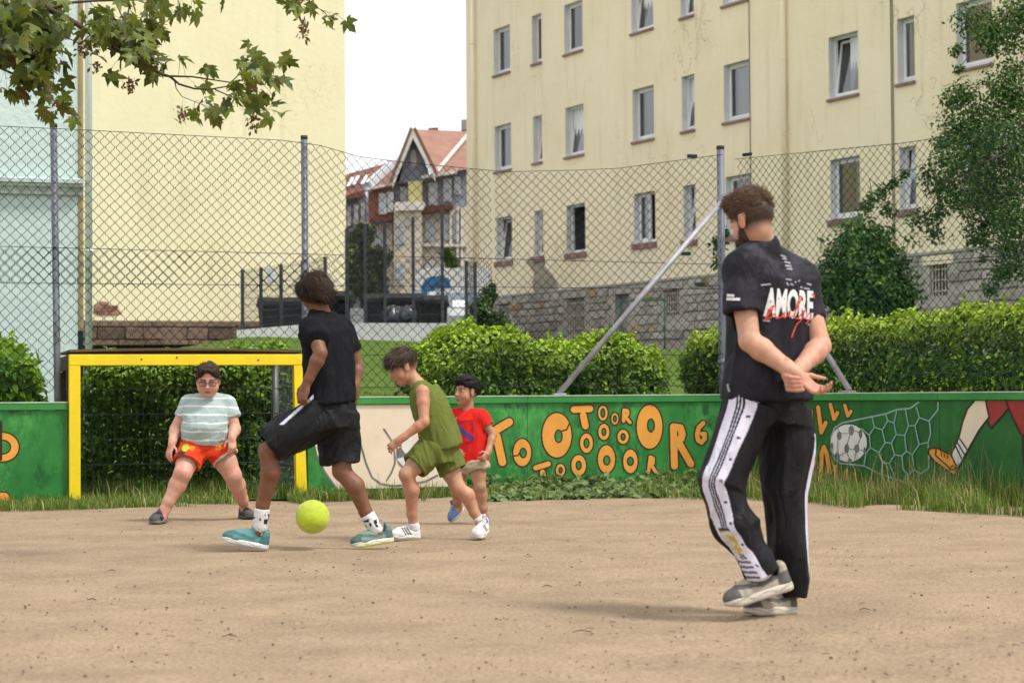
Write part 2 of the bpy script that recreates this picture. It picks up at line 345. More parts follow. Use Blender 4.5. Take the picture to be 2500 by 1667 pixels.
# window openings in pixels: x0, x1, top, bottom, tilt flag, look
WIN = [(1207.2, 1246.9, 65.8, 179, 0, 'c'), (1208.2, 1248, 304.4, 415.8, 0, 'c'), (1211, 1248.7, 529.7, 637, 1, 'd'),
       (1301, 1324, 35.4, 153.7, 0, 'c'), (1302, 1324, 282.7, 396.6, 1, 'g'), (1304, 1325, 514, 626, 1, 'g'),
       (1380, 1425, 5.4, 126.5, 0, 'd'), (1380.7, 1426, 258.5, 379.6, 1, 'g'), (1382, 1427.7, 499, 617, 0, 'o'),
       (1544.5, 1598, -52, 74, 1, 'c'), (1545.6, 1597.6, 213.3, 341.7, 0, 'c'), (1547, 1598.7, 470, 593, 0, 'h'),
       (1665, 1697, -95, 39, 1, 'c'), (1666, 1697, 183.7, 318, 1, 'g'), (1668, 1697.7, 452, 586, 1, 'c'),
       (1768, 1831, -135, 5, 0, 'c'), (1769, 1832, 151.8, 293, 0, 'c'), (1771, 1831, 428, 572, 0, 'd'),
       (2026, 2098, 83, 235, 1, 'd'), (2027, 2099, 385, 533, 0, 'd'),
       (2194, 2236.5, 41.6, 200.7, 0, 'p'), (2196, 2236, 358, 511, 1, 'c'),
       (2339, 2427, -3, 162, 0, 'd'), (2343, 2430, 328, 488, 0, 'c')]
BASEW = [(1217, 1244, 741.6, 794), (1383.6, 1427, 727, 816), (1501, 1535, 718, 815), (1620, 1656.6, 707, 770.5), (2270, 2313.5, 646, 722)]
S0 = fac(1140, 500)[0]; S1 = 40.0
st0, st1 = fac(1203, 727), fac(2337, 614)
ZB = 0.5 * (st0[1] + st1[1])                                       # top of the stone base
ZTOP = 16.5
def build_right():
    B = empty('apartment_building', FL(0, 0, 1.5), 'long yellow plastered apartment building with rows of windows and grey stone base, right of gap', 'building')
    ops = []; info = []
    for (x0, x1, t, b, tl, lk) in WIN:
        xm = (x0 + x1) / 2; a = fac(x0, 400)[0]; c = fac(x1, 400)[0]; info.append((a, c, fac(xm, b)[1], fac(xm, t)[1], tl, lk))
    rows = {}
    for k, (a, c, zb, zt, tl, lk) in enumerate(info): ops.append((a, c, zb, zt))
    bops = []
    for (x0, x1, t, b) in BASEW:
        xm = (x0 + x1) / 2; bops.append((fac(x0, 700)[0], fac(x1, 700)[0], fac(xm, b)[1], min(fac(xm, t)[1], ZB - 0.12)))
    def wallgrid(name, ops, s0, s1, z0, z1, n, m, maxc=2.5):
        xs = sorted({round(v, 4) for o in ops for v in o[:2]} | {s0, s1}); zs = sorted({round(v, 4) for o in ops for v in o[2:]} | {z0, z1})
        ops = [tuple(round(v, 4) for v in o) for o in ops]
        mb = MB(FL)
        for i in range(len(xs) - 1):
            for j in range(len(zs) - 1):
                cx, cz = (xs[i] + xs[i + 1]) / 2, (zs[j] + zs[j + 1]) / 2
                if any(o[0] < cx < o[1] and o[2] < cz < o[3] for o in ops): continue
                mb.quad((xs[i], n, zs[j]), (xs[i], n, zs[j + 1]), (xs[i + 1], n, zs[j + 1]), (xs[i + 1], n, zs[j]))
        return mb, name, m
    mb, nm, m = wallgrid('wall', ops, S0, S1, ZB, ZTOP, 0, plaster)
    mb.box(S0, S0 + 0.001, -10, 0, 1.2, ZTOP)                      # left end wall
    mb.box(S0, S1, -10.2, -10, 1.2, ZTOP); mb.quad((S0, -10, ZTOP), (S1, -10, ZTOP), (S1, 0, ZTOP), (S0, 0, ZTOP))
    mb.build(nm, m, B)
    mb, nm, m = wallgrid('stone_base', bops, S0, S1, 0.8, ZB, 0.0, mortar)
    sb = mb.build('stone_base', mortar, B)
    # rubble stones, shared meshes, laid in uneven courses on the base
    protos = []
    for k in range(8):
        bm = bmesh.new(); bmesh.ops.create_cube(bm, size=1); bmesh.ops.bevel(bm, geom=bm.edges[:], offset=0.10, segments=1, affect='EDGES')
        for v in bm.verts: v.co += Vector([random.uniform(-0.06, 0.06) for _ in range(3)])
        for fmat in (stonem, stoneo):
            me = bpy.data.meshes.new('stone'); bm.to_mesh(me); me.materials.append(fmat); protos.append(me)
        bm.free()
    rot = math.atan2(BD[1], BD[0]); z = ZB - 0.02; cnt = 0; smax = fac(2500, 650)[0] + 0.5
    while z > 1.5 and cnt < 300:
        h = random.uniform(0.17, 0.30); s = S0 + 0.02
        while s < smax and cnt < 300:
            wd = random.uniform(0.25, 0.62); hh = h * random.uniform(0.85, 1.0); cx, cz = s + wd / 2, z - h / 2
            if not any(o[0] - 0.05 - wd / 2 < cx < o[1] + 0.05 + wd / 2 and o[2] - h / 2 - 0.04 < cz < o[3] + h / 2 + 0.10 for o in bops):
                me = protos[2 * random.randrange(8) + (1 if random.random() < 0.07 else 0)]
                share(me, 'stone', sb, FL(cx, 0.018, cz), (0, 0, rot), (wd - 0.018, 0.07 + random.uniform(-0.012, 0.015), hh - 0.018)); cnt += 1
            s += wd
        z -= h
    # windows
    for k, (a, c, zb, zt, tl, lk) in enumerate(info):
        wd = empty('window', FL((a + c) / 2, 0, zb)); wd.parent = B; wd.location = Vector(FL((a + c) / 2, 0, zb)) - B.location
        D = 0.19
        r = MB(FL); r.quad((a, 0, zb), (a, -D, zb), (a, -D, zt), (a, 0, zt)); r.quad((c, 0, zb), (c, 0, zt), (c, -D, zt), (c, -D, zb)); r.quad((a, 0, zt), (a, -D, zt), (c, -D, zt), (c, 0, zt)); r.quad((a, 0, zb), (c, 0, zb), (c, -D, zb), (a, -D, zb))
        r.build('reveal', revealm, wd)
        f = 0.055; fr = MB(FL); y0, y1 = -D - 0.05, -D + 0.02
        fr.box(a, a + f, y0, y1, zb, zt); fr.box(c - f, c, y0, y1, zb, zt); fr.box(a + f, c - f, y0, y1, zt - f, zt); fr.box(a + f, c - f, y0, y1, zb, zb + 0.09); fr.build('frame', whitep, wd)
        # sash, tipped inwards about its lower edge when open
        ang = math.radians(7.5) if tl else 0.0; sa, scn = math.sin(ang), math.cos(ang); h0 = zb + 0.085
        def SL(x, y, z): return FL(x, y * scn - (z - h0) * sa, h0 + (z - h0) * scn + y * sa)
        g = 0.06; i0, i1, j0, j1 = a + f - 0.01, c - f + 0.01, h0, zt - f + 0.01; y0, y1 = -D - 0.01, -D + 0.035
        if lk in ('o', 'h'):
            i0 = a + f - 0.01 if lk == 'h' else a + f; i1 = a + 0.55 * (c - a) if lk == 'h' else a + f + 0.12
        sh = MB(SL); sh.box(i0, i0 + g, y0, y1, j0, j1); sh.box(i1 - g, i1, y0, y1, j0, j1); sh.box(i0 + g, i1 - g, y0, y1, j1 - g, j1); sh.box(i0 + g, i1 - g, y0, y1, j0, j0 + g)
        if lk != 'o': sh.build('sash', whitep, wd)
        if lk != 'o':
            p = MB(SL); p.quad((i0 + g, -D + 0.01, j0 + g), (i1 - g, -D + 0.01, j0 + g), (i1 - g, -D + 0.01, j1 - g), (i0 + g, -D + 0.01, j1 - g)); p.build('pane', pane, wd)
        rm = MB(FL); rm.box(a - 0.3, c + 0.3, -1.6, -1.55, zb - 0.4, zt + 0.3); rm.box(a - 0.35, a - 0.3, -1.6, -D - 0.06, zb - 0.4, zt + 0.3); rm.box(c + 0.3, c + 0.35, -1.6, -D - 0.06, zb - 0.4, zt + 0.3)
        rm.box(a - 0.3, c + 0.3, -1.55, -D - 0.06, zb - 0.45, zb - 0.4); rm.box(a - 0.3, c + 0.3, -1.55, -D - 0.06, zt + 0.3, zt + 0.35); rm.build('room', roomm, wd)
        if lk in 'cgphd':
            x0, x1 = (a, c) if lk in 'gp' else ((a + (0.35 + 0.4 * ((k * 7) % 5) / 5) * (c - a), c) if lk == 'd' else (0, 0)) if lk == 'd' else ((a + 0.22 * (c - a), c) if lk == 'c' else (a, a + 0.5 * (c - a)))
            cv = MB(FL); nn = 18; pts = [(x0 + (x1 - x0) * i / nn, -D - 0.075 + 0.018 * math.sin(i * 1.9 + k)) for i in range(nn + 1)]
            for (u0, v0), (u1, v1) in zip(pts[:-1], pts[1:]): cv.quad((u0, v0, zb), (u1, v1, zb), (u1, v1, zt), (u0, v0, zt))
            cv.build('curtain', curt, wd)
        if lk == 'p':
            q = MB(); q.lathe(FL((a + c) / 2 + 0.1, -D - 0.2, zb + 0.15), [(0.02, 0), (0.16, 0.1), (0.2, 0.25), (0.12, 0.4), (0.0, 0.45)], 10); q.build('flower', pinkm, wd)
        low = zb < ZB + 1.8
        s = MB(FL); th = 0.16 if low else 0.07
        if low:
            nb = max(3, int((c - a + 0.16) / 0.12)); stp = (c - a + 0.16) / nb
            for i in range(nb): s.bevbox(a - 0.08 + i * stp + 0.004, a - 0.08 + (i + 1) * stp - 0.004, -0.02, 0.07, zb - th, zb - 0.004, 0.008)
        else: s.bevbox(a - 0.05, c + 0.03, -0.02, 0.06, zb - th, zb - 0.004, 0.01)
        s.build('sill', sillm, wd)
    # basement windows with iron grilles
    for k, (a, c, zb, zt) in enumerate(bops):
        wd = empty('basement_window', FL((a + c) / 2, 0, zb)); wd.parent = B; wd.location = Vector(FL((a + c) / 2, 0, zb)) - B.location
        D = 0.25
        r = MB(FL); r.quad((a, 0, zb), (a, -D, zb), (a, -D, zt), (a, 0, zt)); r.quad((c, 0, zb), (c, 0, zt), (c, -D, zt), (c, -D, zb)); r.quad((a, 0, zt), (a, -D, zt), (c, -D, zt), (c, 0, zt)); r.quad((a, 0, zb), (c, 0, zb), (c, -D, zb), (a, -D, zb)); r.build('reveal', concr, wd)
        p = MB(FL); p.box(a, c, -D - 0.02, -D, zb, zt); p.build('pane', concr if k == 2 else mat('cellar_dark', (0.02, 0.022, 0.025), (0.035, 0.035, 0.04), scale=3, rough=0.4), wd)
        l = MB(FL); l.bevbox(a - 0.22, c + 0.22, -0.05, 0.035, zt + 0.003, zt + 0.2 if zt + 0.2 < ZB else ZB - 0.004, 0.01); l.build('lintel', plaster if k == 4 else concr, wd)
        if k != 2:
            nb = max(4, int((c - a) / 0.11))
            for i in range(nb + 1):
                q = MB(FL); x = a + 0.03 + (c - a - 0.06) * i / nb; q.tube([(x, -0.06, zb), (x, -0.06, zt)], 0.016, 6); q.build('bar', ironm, wd)
            for t in (0.15, 0.5, 0.85):
                q = MB(FL); zz = zb + (zt - zb) * t; q.tube([(a, -0.045, zz), (c, -0.045, zz)], 0.014, 6); q.build('bar', ironm, wd)
    # base cornice, downpipes, lightning cables, damaged plaster
    q = MB(FL); q.bevbox(S0 - 0.02, S1, -0.03, 0.05, ZB - 0.02, ZB + 0.05, 0.012); q.build('base_ledge', concr, B)
    for px, r in ((1163, 0.055), (1923, 0.065)):
        s = fac(px, 400)[0]; q = MB(FL); q.tube([(s, 0.10, 1.6), (s, 0.10, ZTOP)], r, 12); dp = q.build('downpipe', plaster, B, smooth=True)
        for zz in (3.2, 6.1, 9.0, 12.0):
            q = MB(FL); q.tube([(s, 0.10, zz), (s, 0.10, zz + 0.05)], r + 0.012, 12); q.box(s - 0.015, s + 0.015, 0, 0.08, zz + 0.01, zz + 0.04); q.build('bracket', plaster, dp)
    for px in (1833.6, 2180, 2184):
        s = fac(px, 400)[0]; q = MB(FL); q.tube([(s, 0.02, ZB + (0.1 if px > 2000 else 1.2)), (s, 0.02, ZTOP)], 0.011, 5); q.build('cable', mat('dark_cable', (0.16, 0.14, 0.11), rough=0.7), B)
    pm = mat('bare_render', (0.36, 0.32, 0.26), (0.28, 0.25, 0.2), scale=3, rough=0.95, bump=0.5, bscale=20)
    pts = [(1284, 640), (1292, 628), (1331, 633), (1330, 650), (1347, 668), (1363, 692), (1362, 706), (1338, 709), (1304, 714), (1299, 690), (1305, 672), (1296, 655)]
    q = MB(FL); q.prism([(fac(*p)[0], 0.004, fac(*p)[1]) for p in pts][::-1], (0, 0, 0.0)) if False else q.poly([(fac(*p)[0], 0.004, fac(*p)[1]) for p in pts]); q.build('bare_patch', pm, B)
    # crack nets in the plaster
    rng = np.random.default_rng(77); cm = mat('crack', (0.30, 0.235, 0.14), rough=0.95); cb = MB(FL)
    for (x0, x1, y0, y1, n, w0) in ((1640, 1725, 30, 175, 26, 0.010), (1285, 1400, 545, 705, 34, 0.013), (2150, 2270, -5, 75, 14, 0.008), (2230, 2330, 190, 290, 14, 0.008), (1545, 1700, 330, 400, 10, 0.007), (1290, 1330, 150, 200, 5, 0.007), (1205, 1260, 380, 520, 6, 0.007), (1960, 2010, 250, 420, 6, 0.006)):
        for i in range(n):
            s, z = fac(rng.uniform(x0, x1), rng.uniform(y0, y1)); a = rng.uniform(0, 6.28); pts = [(s, z)]
            for j in range(rng.integers(4, 11)): a += rng.normal() * 0.7; s += 0.075 * math.cos(a) * 0.8; z += 0.075 * math.sin(a); pts.append((s, z))
            for (s0, z0), (s1, z1) in zip(pts[:-1], pts[1:]):
                d = nrm((s1 - s0, z1 - z0)); e = w0 * 0.5 * rng.uniform(0.5, 1.2); nx, nz2 = -d[1] * e, d[0] * e; cb.quad((s0 - nx, 0.003, z0 - nz2), (s0 + nx, 0.003, z0 + nz2), (s1 + nx, 0.003, z1 + nz2), (s1 - nx, 0.003, z1 - nz2))
    tag(cb.build('crack_lines', cm, B), kind='stuff')
build_right()

# ------------------------------------------------------------------ left yellow gable building
YO = P(845, 600, 48.5); YO[2] = 0; YD = nrm((0.95, 0.31, 0)); YN = nrm((0.31, -0.95, 0))
def YL(s, n, z): return YO + YD * s + YN * n + np.array((0, 0, z))
def yfac(px, py):
    q = hit(px, py, YO, YN); return float(np.dot(q - YO, YD)), float(q[2])
gablem = mat('gable_plaster', (0.82, 0.755, 0.52), (0.77, 0.70, 0.46), scale=0.5, rough=0.92, bump=0.3, bscale=8, spec=0.15, detail=9, contrast=(0.45, 0.75)); stains(gablem)
sandm = mat('brown_sandstone', (0.20, 0.135, 0.095), (0.12, 0.09, 0.07), scale=6, rough=0.95, bump=0.5, bscale=20, objrand=0.4, spec=0.1)
brickm = mat('bare_brick', (0.34, 0.17, 0.11), (0.22, 0.12, 0.09), scale=8, rough=0.95, bump=0.3, objrand=0.3)
def build_left():
    B = empty('gable_building', YL(-5, 0, 1.5), 'tall windowless pale yellow gable wall on a brown sandstone base, behind the goal', 'building')
    zb = yfac(400, 783)[1]; x0 = yfac(-60, 700)[0]
    q = MB(YL); q.box(x0 - 6, 0, -4.5, 0, zb, 22); q.build('wall', gablem, B)
    q = MB(YL); q.box(x0 - 6, 0.02, -4.5, 0.015, 0.8, zb); sb = q.build('stone_base', mat('brown_mortar', (0.16, 0.125, 0.095), (0.1, 0.08, 0.065), scale=5, rough=0.95, bump=0.6, bscale=14), B)
    pr = []
    for k in range(6):
        bm = bmesh.new(); bmesh.ops.create_cube(bm, size=1); bmesh.ops.bevel(bm, geom=bm.edges[:], offset=0.08, segments=1, affect='EDGES')
        for v in bm.verts: v.co += Vector([random.uniform(-0.05, 0.05) for _ in range(3)])
        me = bpy.data.meshes.new('stone'); bm.to_mesh(me); me.materials.append(sandm); pr.append(me); bm.free()
    rot = math.atan2(YD[1], YD[0]); z = zb - 0.01; s_l = yfac(190, 780)[0]
    for h in (0.14, 0.30, 0.27, 0.31, 0.25):
        s = s_l - random.uniform(0, 0.3)
        while s < 0:
            wd = random.uniform(0.3, 0.75); share(random.choice(pr), 'stone', sb, YL(min(s + wd / 2, -0.1), 0.03, z - h / 2), (0, 0, rot), (wd - 0.02, 0.10 + random.uniform(-0.02, 0.03), h - 0.02)); s += wd
        z -= h
    # a patch where the render fell off and bricks show
    pa = MB(YL); pts = [(228, 745), (246, 735), (262, 737), (275, 750), (290, 755), (300, 768), (262, 769), (228, 768)]
    pa.poly([(yfac(*p)[0], 0.004, yfac(*p)[1]) for p in pts]); pt = pa.build('bare_patch', mat('brick_mortar', (0.36, 0.27, 0.2), (0.28, 0.2, 0.15), scale=6, rough=0.95), B)
    bm = bmesh.new(); bmesh.ops.create_cube(bm, size=1); bmesh.ops.bevel(bm, geom=bm.edges[:], offset=0.06, segments=1, affect='EDGES'); me = bpy.data.meshes.new('brick'); bm.to_mesh(me); me.materials.append(brickm); bm.free()
    for j in range(4):
        for i in range(3):
            px, py = 236 + i * 18 + (9 if j % 2 else 0) + random.uniform(-1, 1), 741 + j * 8
            if py < 744 and not 240 < px < 262: continue
            if px > 284: continue
            s, z = yfac(px, py); share(me, 'brick', pt, YL(s, 0.012, z), (0, 0, rot), (0.16, 0.03, 0.066))
build_left()

# ------------------------------------------------------------------ mint building at far left
MO = P(190, 700, 20.6); MO[2] = 0; MD = nrm((0.92, 0.30, 0)); MN = nrm((0.30, -0.92, 0))
def ML(s, n, z): return MO + MD * s + MN * n + np.array((0, 0, z))
mintm = mat('mint_plaster', (0.53, 0.64, 0.605), (0.48, 0.595, 0.565), scale=0.8, rough=0.9, bump=0.6, bscale=14, spec=0.15, detail=8)
mintp = mat('mint_pipe', (0.70, 0.80, 0.74), (0.62, 0.74, 0.68), scale=3, rough=0.35, spec=0.5)
def build_mint():
    B = empty('mint_building', ML(-2, 0, 0), 'pale mint green plastered house with a stone cornice at the left edge', 'building')
    q = MB(ML); q.box(-8, 0, -0.14, 0, -0.2, 12); q.build('wall', mintm, B)
    q = MB(ML); q.box(0.0, 0.062, -0.2, -0.04, 1.62, 12); q.build('corner_strip', mat('ochre_strip', (0.62, 0.50, 0.27), (0.52, 0.42, 0.24), scale=3, rough=0.9), B)
    q = MB(ML); q.box(0.0, 0.06, -0.2, -0.04, -0.2, 1.62); q.build('corner_foot', mat('dark_plinth', (0.035, 0.04, 0.05), rough=0.8), B)
    z = 3.02; prof = [(0, 0), (0.045, 0), (0.05, 0.03), (0.07, 0.06), (0.11, 0.08), (0.115, 0.11), (0.14, 0.112), (0.14, 0.15), (0.0, 0.18)]
    q = MB(ML); a = [(-8, n, z + h) for n, h in prof]; q.prism(a, (8.04, 0, 0)); q.build('cornice', mat('cornice_stone', (0.50, 0.60, 0.57), (0.33, 0.37, 0.36), scale=4, rough=0.9, bump=0.3, bscale=20), B)
    x, n = 0.105, 0.06
    q = MB(ML); q.tube([(x, n, 0.62), (x, n, 12)], 0.036, 14); dp = q.build('downpipe', mintp, B, smooth=True)
    for zz in (2.43, 5.3):
        q = MB(ML); q.tube([(x, n, zz), (x, n, zz + 0.03)], 0.041, 14); q.build('bracket', mintp, dp, smooth=True)
    q = MB(ML); q.tube([(x, n, 0.50), (x, n, 0.62)], 0.045, 14); q.build('collar', mat('zinc', (0.42, 0.44, 0.46), rough=0.45, metal=0.6), dp, smooth=True)
    q = MB(ML); q.tube([(x, n, -0.2), (x, n, 0.50)], 0.043, 14); q.build('standpipe', mat('oxide_red', (0.24, 0.075, 0.07), (0.18, 0.06, 0.055), scale=6, rough=0.6), dp, smooth=True)
build_mint()
# ------------------------------------------------------------------ painted boards round the pitch
def LB(s, n, z): return CORNER + FT * s + FN * n + np.array((0, 0, z))      # along fence (corner = 0, left negative), towards field, up
def WB(s, n, z): return CORNER + WT * s + WN * n + np.array((0, 0, z))      # wing to the right of the corner
def lb(px, py):
    q = hit(px, py, CORNER, FN); return float(np.dot(q - CORNER, FT)), float(q[2])
def wb(px, py):
    q = hit(px, py, CORNER, WN); return float(np.dot(q - CORNER, WT)), float(q[2])
greenp = mat('green_board_paint', (0.010, 0.135, 0.020), (0.035, 0.235, 0.040), scale=5.5, rough=0.42, bump=0.15, bscale=14, spec=0.4, detail=8, contrast=(0.38, 0.72), stretch=(1, 1, 0.6))
greenr = mat('green_rail_paint', (0.035, 0.25, 0.045), (0.02, 0.19, 0.035), scale=3, rough=0.45, spec=0.4)
greenw = mat('shaded_green_paint', (0.008, 0.085, 0.016), (0.022, 0.145, 0.022), scale=4, rough=0.45, spec=0.35, detail=8, contrast=(0.35, 0.75))  # board green again, darkened in the colour for the wing that gets less light
chips(greenp, (0.075, 0.36, 0.075), 3.0, 0.50, 0.66, (1, 1, 0.45), 0.85); chips(greenp, (0.005, 0.065, 0.013), 6, 0.54, 0.64, (1, 1, 0.4), 0.85); chips(greenp, (0.30, 0.40, 0.24), 24, 0.66, 0.71, (1, 1, 1.4), 0.8)
chips(greenr, (0.30, 0.42, 0.28), 22, 0.68, 0.73); chips(greenw, (0.03, 0.20, 0.035), 3.4, 0.58, 0.72, (1, 1, 0.5), 0.7); chips(greenw, (0.18, 0.26, 0.16), 26, 0.71, 0.75)
capm = mat('pale_cap', (0.55, 0.58, 0.52), (0.4, 0.44, 0.38), scale=6, rough=0.6)
orangep = mat('orange_paint', (0.74, 0.33, 0.055), (0.66, 0.28, 0.045), scale=6, rough=0.5)
brownp = mat('brown_outline', (0.035, 0.018, 0.012), rough=0.6)
creamp = mat('cream_paint', (0.70, 0.60, 0.46), (0.64, 0.54, 0.40), scale=3, rough=0.55)
chips(orangep, (0.50, 0.20, 0.03), 8, 0.62, 0.74, (1, 1, .5), 0.6); chips(orangep, (0.10, 0.28, 0.06), 24, 0.71, 0.74); chips(creamp, (0.50, 0.42, 0.30), 4, 0.58, 0.75, (1, 1, .6), 0.7); chips(creamp, (0.35, 0.36, 0.28), 30, 0.72, 0.75)
whitem = mat('white_mural', (0.66, 0.66, 0.62), (0.58, 0.58, 0.54), scale=5, rough=0.55)
greym = mat('grey_mural', (0.10, 0.10, 0.10), (0.2, 0.2, 0.2), scale=8, rough=0.6)
bluem = mat('net_mural', (0.26, 0.40, 0.38), (0.2, 0.33, 0.31), scale=8, rough=0.6)
redm = mat('red_mural', (0.30, 0.035, 0.03), (0.25, 0.03, 0.025), scale=4, rough=0.55)
MUR = [brownp, orangep, greenp, creamp, whitem, greym, bluem, redm]
class Paint:
    """flat paint on a board: pieces are laid in thin layers, each a little proud of the last"""
    def __init__(s, conv, fn): s.conv, s.mb, s.lay = conv, MB(fn), 0.0020
    def poly(s, pts, mi):
        s.mb.cur = mi; q = [s.conv(*p) for p in pts]
        a = sum(q[i][0] * q[(i + 1) % len(q)][1] - q[(i + 1) % len(q)][0] * q[i][1] for i in range(len(q)))
        if a < 0: q = q[::-1]
        s.mb.poly([(u, s.lay, v) for u, v in q]); s.lay += 0.00025; return s
    def ell(s, c, rx, ry, mi, n=28):
        return s.poly([(c[0] + rx * math.cos(i * 2 * math.pi / n), c[1] + ry * math.sin(i * 2 * math.pi / n)) for i in range(n)], mi)
    def seg(s, a, b, w0, mi):
        a, b = np.array(a, float), np.array(b, float); t = nrm(b - a); th = math.atan2(t[1], t[0]); r = w0 / 2
        pts = [b + r * np.array((math.cos(th - math.pi / 2 + i * math.pi / 7), math.sin(th - math.pi / 2 + i * math.pi / 7))) for i in range(8)]
        pts += [a + r * np.array((math.cos(th + math.pi / 2 + i * math.pi / 7), math.sin(th + math.pi / 2 + i * math.pi / 7))) for i in range(8)]
        return s.poly(pts, mi)
    def stroke(s, pts, w0, mi):
        for a, b in zip(pts[:-1], pts[1:]): s.seg(a, b, w0, mi)
        return s
    def letter(s, strokes, w0, ol=4.5):
        for st in strokes: s.stroke(st, w0 + ol * 1.6, 0)
        for st in strokes: s.stroke(st, w0, 1)
        return s
    def ring(s, c, rx, ry, hx, hy, hc=None, ol=3.6, hole=2):
        hc = hc or c
        s.ell(c, rx + ol * 0.6, ry + ol * 0.6, 0); s.ell(c, rx - ol * 0.4, ry - ol * 0.4, 1); s.ell(hc, hx + ol * 0.5, hy + ol * 0.5, 0, 16); s.ell(hc, max(1, hx - ol * 0.5), max(1, hy - ol * 0.5), hole, 16); return s
    def done(s, name, parent): return s.mb.build(name, MUR, parent)
def c7(x, y): return (1050 + x * 0.3189, 940 + y * 0.3189)
def c8(x, y): return (1800 + x * 0.2976, 940 + y * 0.2976)
def board(name, label, fn, s0, s1, zb, zt, seams, gm):
    o = empty(name, fn((s0 + s1) / 2, 0, 0), label, 'board wall', 'painted boards round the pitch')
    cuts = [s0] + seams + [s1]
    for a, b in zip(cuts[:-1], cuts[1:]):
        q = MB(fn); q.bevbox(a + 0.0015, b - 0.0015, -0.04, 0, zb, zt - 0.066, 0.003); q.build('panel', gm, o)
        q = MB(fn); q.bevbox(a + 0.001, b - 0.001, -0.075, 0.022, zt - 0.065, zt - 0.006, 0.004); r = q.build('rail', greenr, o)
        q = MB(fn); q.bevbox(a + 0.001, b - 0.001, -0.08, 0.026, zt - 0.0055, zt + 0.004, 0.002); q.build('cap', capm, r)
    s = s0 + 0.3
    while s < s1:
        q = MB(fn); q.box(s - 0.04, s + 0.04, -0.12, -0.0805, -0.1, zt - 0.07); q.build('stake', mat('grey_wood', (0.16, 0.13, 0.10), rough=0.9), o); s += 1.6
    return o
def mural():
    sl0, sl1 = lb(-260, 1100)[0], lb(166, 1100)[0]
    o = board('painted_board_wall', 'short green painted board left of the yellow goal post', LB, sl0, sl1, 0.02, 0.885, [], greenp)
    p = Paint(lb, LB); p.ring((6, 1091), 41, 36, 20, 17); p.seg((1, 1030), (1, 1120), 9, 0); p.done('letter', o)
    p = Paint(lb, LB); p.letter([[(-20, 1215), (10, 1215)]], 26); p.done('letter', o)
    s0 = lb(751, 1100)[0]
    o = board('painted_board_wall', 'long green board right of the goal painted with orange outlined letters and a cream face', LB, s0, -0.01, 0.075, 0.912, [lb(1288, 1100)[0], lb(1020, 1100)[0]][::-1], greenp)
    zl = 0.843
    p = Paint(lb, LB)
    def ztop(x): # pixel row of the rail's lower edge
        return 989 - (x - 860) * 0.0065
    p.poly([(838, ztop(838)), (1088, ztop(1088)), (1098, 1010), (1118, 1070), (1122, 1120), (1118, 1150), (1128, 1186), (826, 1194), (798, 1160), (776, 1116), (768, 1080), (790, 1030)], 3)
    for ln, w0 in (([(774, 1112), (792, 1150), (822, 1193)], 5), ([(863, 1000), (872, 1050), (882, 1090), (893, 1130), (908, 1165), (930, 1181), (960, 1186), (1000, 1183), (1040, 1174), (1068, 1160)], 5),
                   ([(858, 1096), (874, 1082)], 4), ([(937, 1047), (954, 1072), (963, 1100), (964, 1130), (956, 1152), (944, 1172)], 4), ([(1086, 988), (1094, 1000), (1098, 1012)], 8), ([(1122, 1120), (1117, 1150), (1126, 1186)], 4), ([(968, 1105), (974, 1130), (986, 1142)], 4)):
        p.stroke(ln, w0, 5 if w0 < 8 else 0)
    p.poly([(962, 1086), (1005, 1060), (1010, 1135), (986, 1140), (966, 1118)], 4); p.poly([(966, 1092), (980, 1094), (990, 1108), (982, 1116), (967, 1120)], 5)
    p.done('painted_face', o)
    L7 = lambda sts: [[c7(*q) for q in st] for st in sts]
    for sts, w0 in (([[(455, 372), (605, 282)], [(510, 392), (553, 588)]], 19), ([[(1102, 186), (1224, 180)], [(1172, 232), (1189, 312)]], 16.5), ([[(808, 632), (905, 602)], [(860, 665), (868, 710)]], 12.5),
                    ([[(1483, 190), (1480, 275)], [(1483, 190), (1510, 195), (1512, 225), (1488, 240)], [(1492, 240), (1530, 285)]], 8), ([[(1685, 548), (1670, 668)], [(1685, 548), (1708, 560), (1706, 598), (1688, 606)], [(1692, 610), (1727, 664)]], 8),
                    ([[(1862, 318), (1870, 618)], [(1862, 318), (1915, 325), (1930, 375), (1920, 410), (1890, 420)], [(1898, 430), (1995, 602)]], 17), ([[(2090, 290), (2055, 325), (2043, 375), (2050, 420), (2075, 438), (2100, 410), (2100, 372), (2080, 372)]], 11)):
        p = Paint(lb, LB); p.letter(L7(sts), w0); p.done('letter', o)
    K = 0.3189
    for c, rx, ry, hx, hy, hc in (((705, 515), 72, 108, 24, 36, (712, 518)), ((970, 383), 116, 174, 28, 48, (983, 390)), ((1197, 443), 53, 78, 19, 35, None), ((1322, 213), 40, 61, 15, 33, None), ((1330, 357), 46, 65, 15, 27, None),
                                  ((1414, 257), 31, 48, 11, 23, None), ((1477, 395), 47, 58, 16, 25, None), ((1680, 318), 102, 172, 26, 50, (1690, 308)), ((998, 650), 39, 52, 13, 21, None), ((1137, 613), 60, 83, 19, 32, None), ((1350, 565), 70, 110, 24, 35, (1352, 575)), ((1533, 582), 59, 95, 23, 31, None)):
        p = Paint(lb, LB); p.ring(c7(*c), rx * K, ry * K, hx * K, hy * K, c7(*(hc or c)))
        if rx == 116: p.stroke([c7(1010, 350), c7(1045, 340), c7(1062, 300)], 3.5, 0)
        if rx == 72: p.stroke([c7(640, 540), c7(672, 538), c7(688, 512)], 3.5, 0)
        p.done('letter', o)
    # wing on the right
    s1 = 6.0
    o = board('painted_board_wall', 'shaded green board at right painted with a ball in a net and a kicking leg', WB, 0.01, s1, 0.03, 0.917, [wb(2103, 1100)[0], wb(2294, 1100)[0]], greenw)
    L8 = lambda sts: [[c8(*q) for q in st] for st in sts]
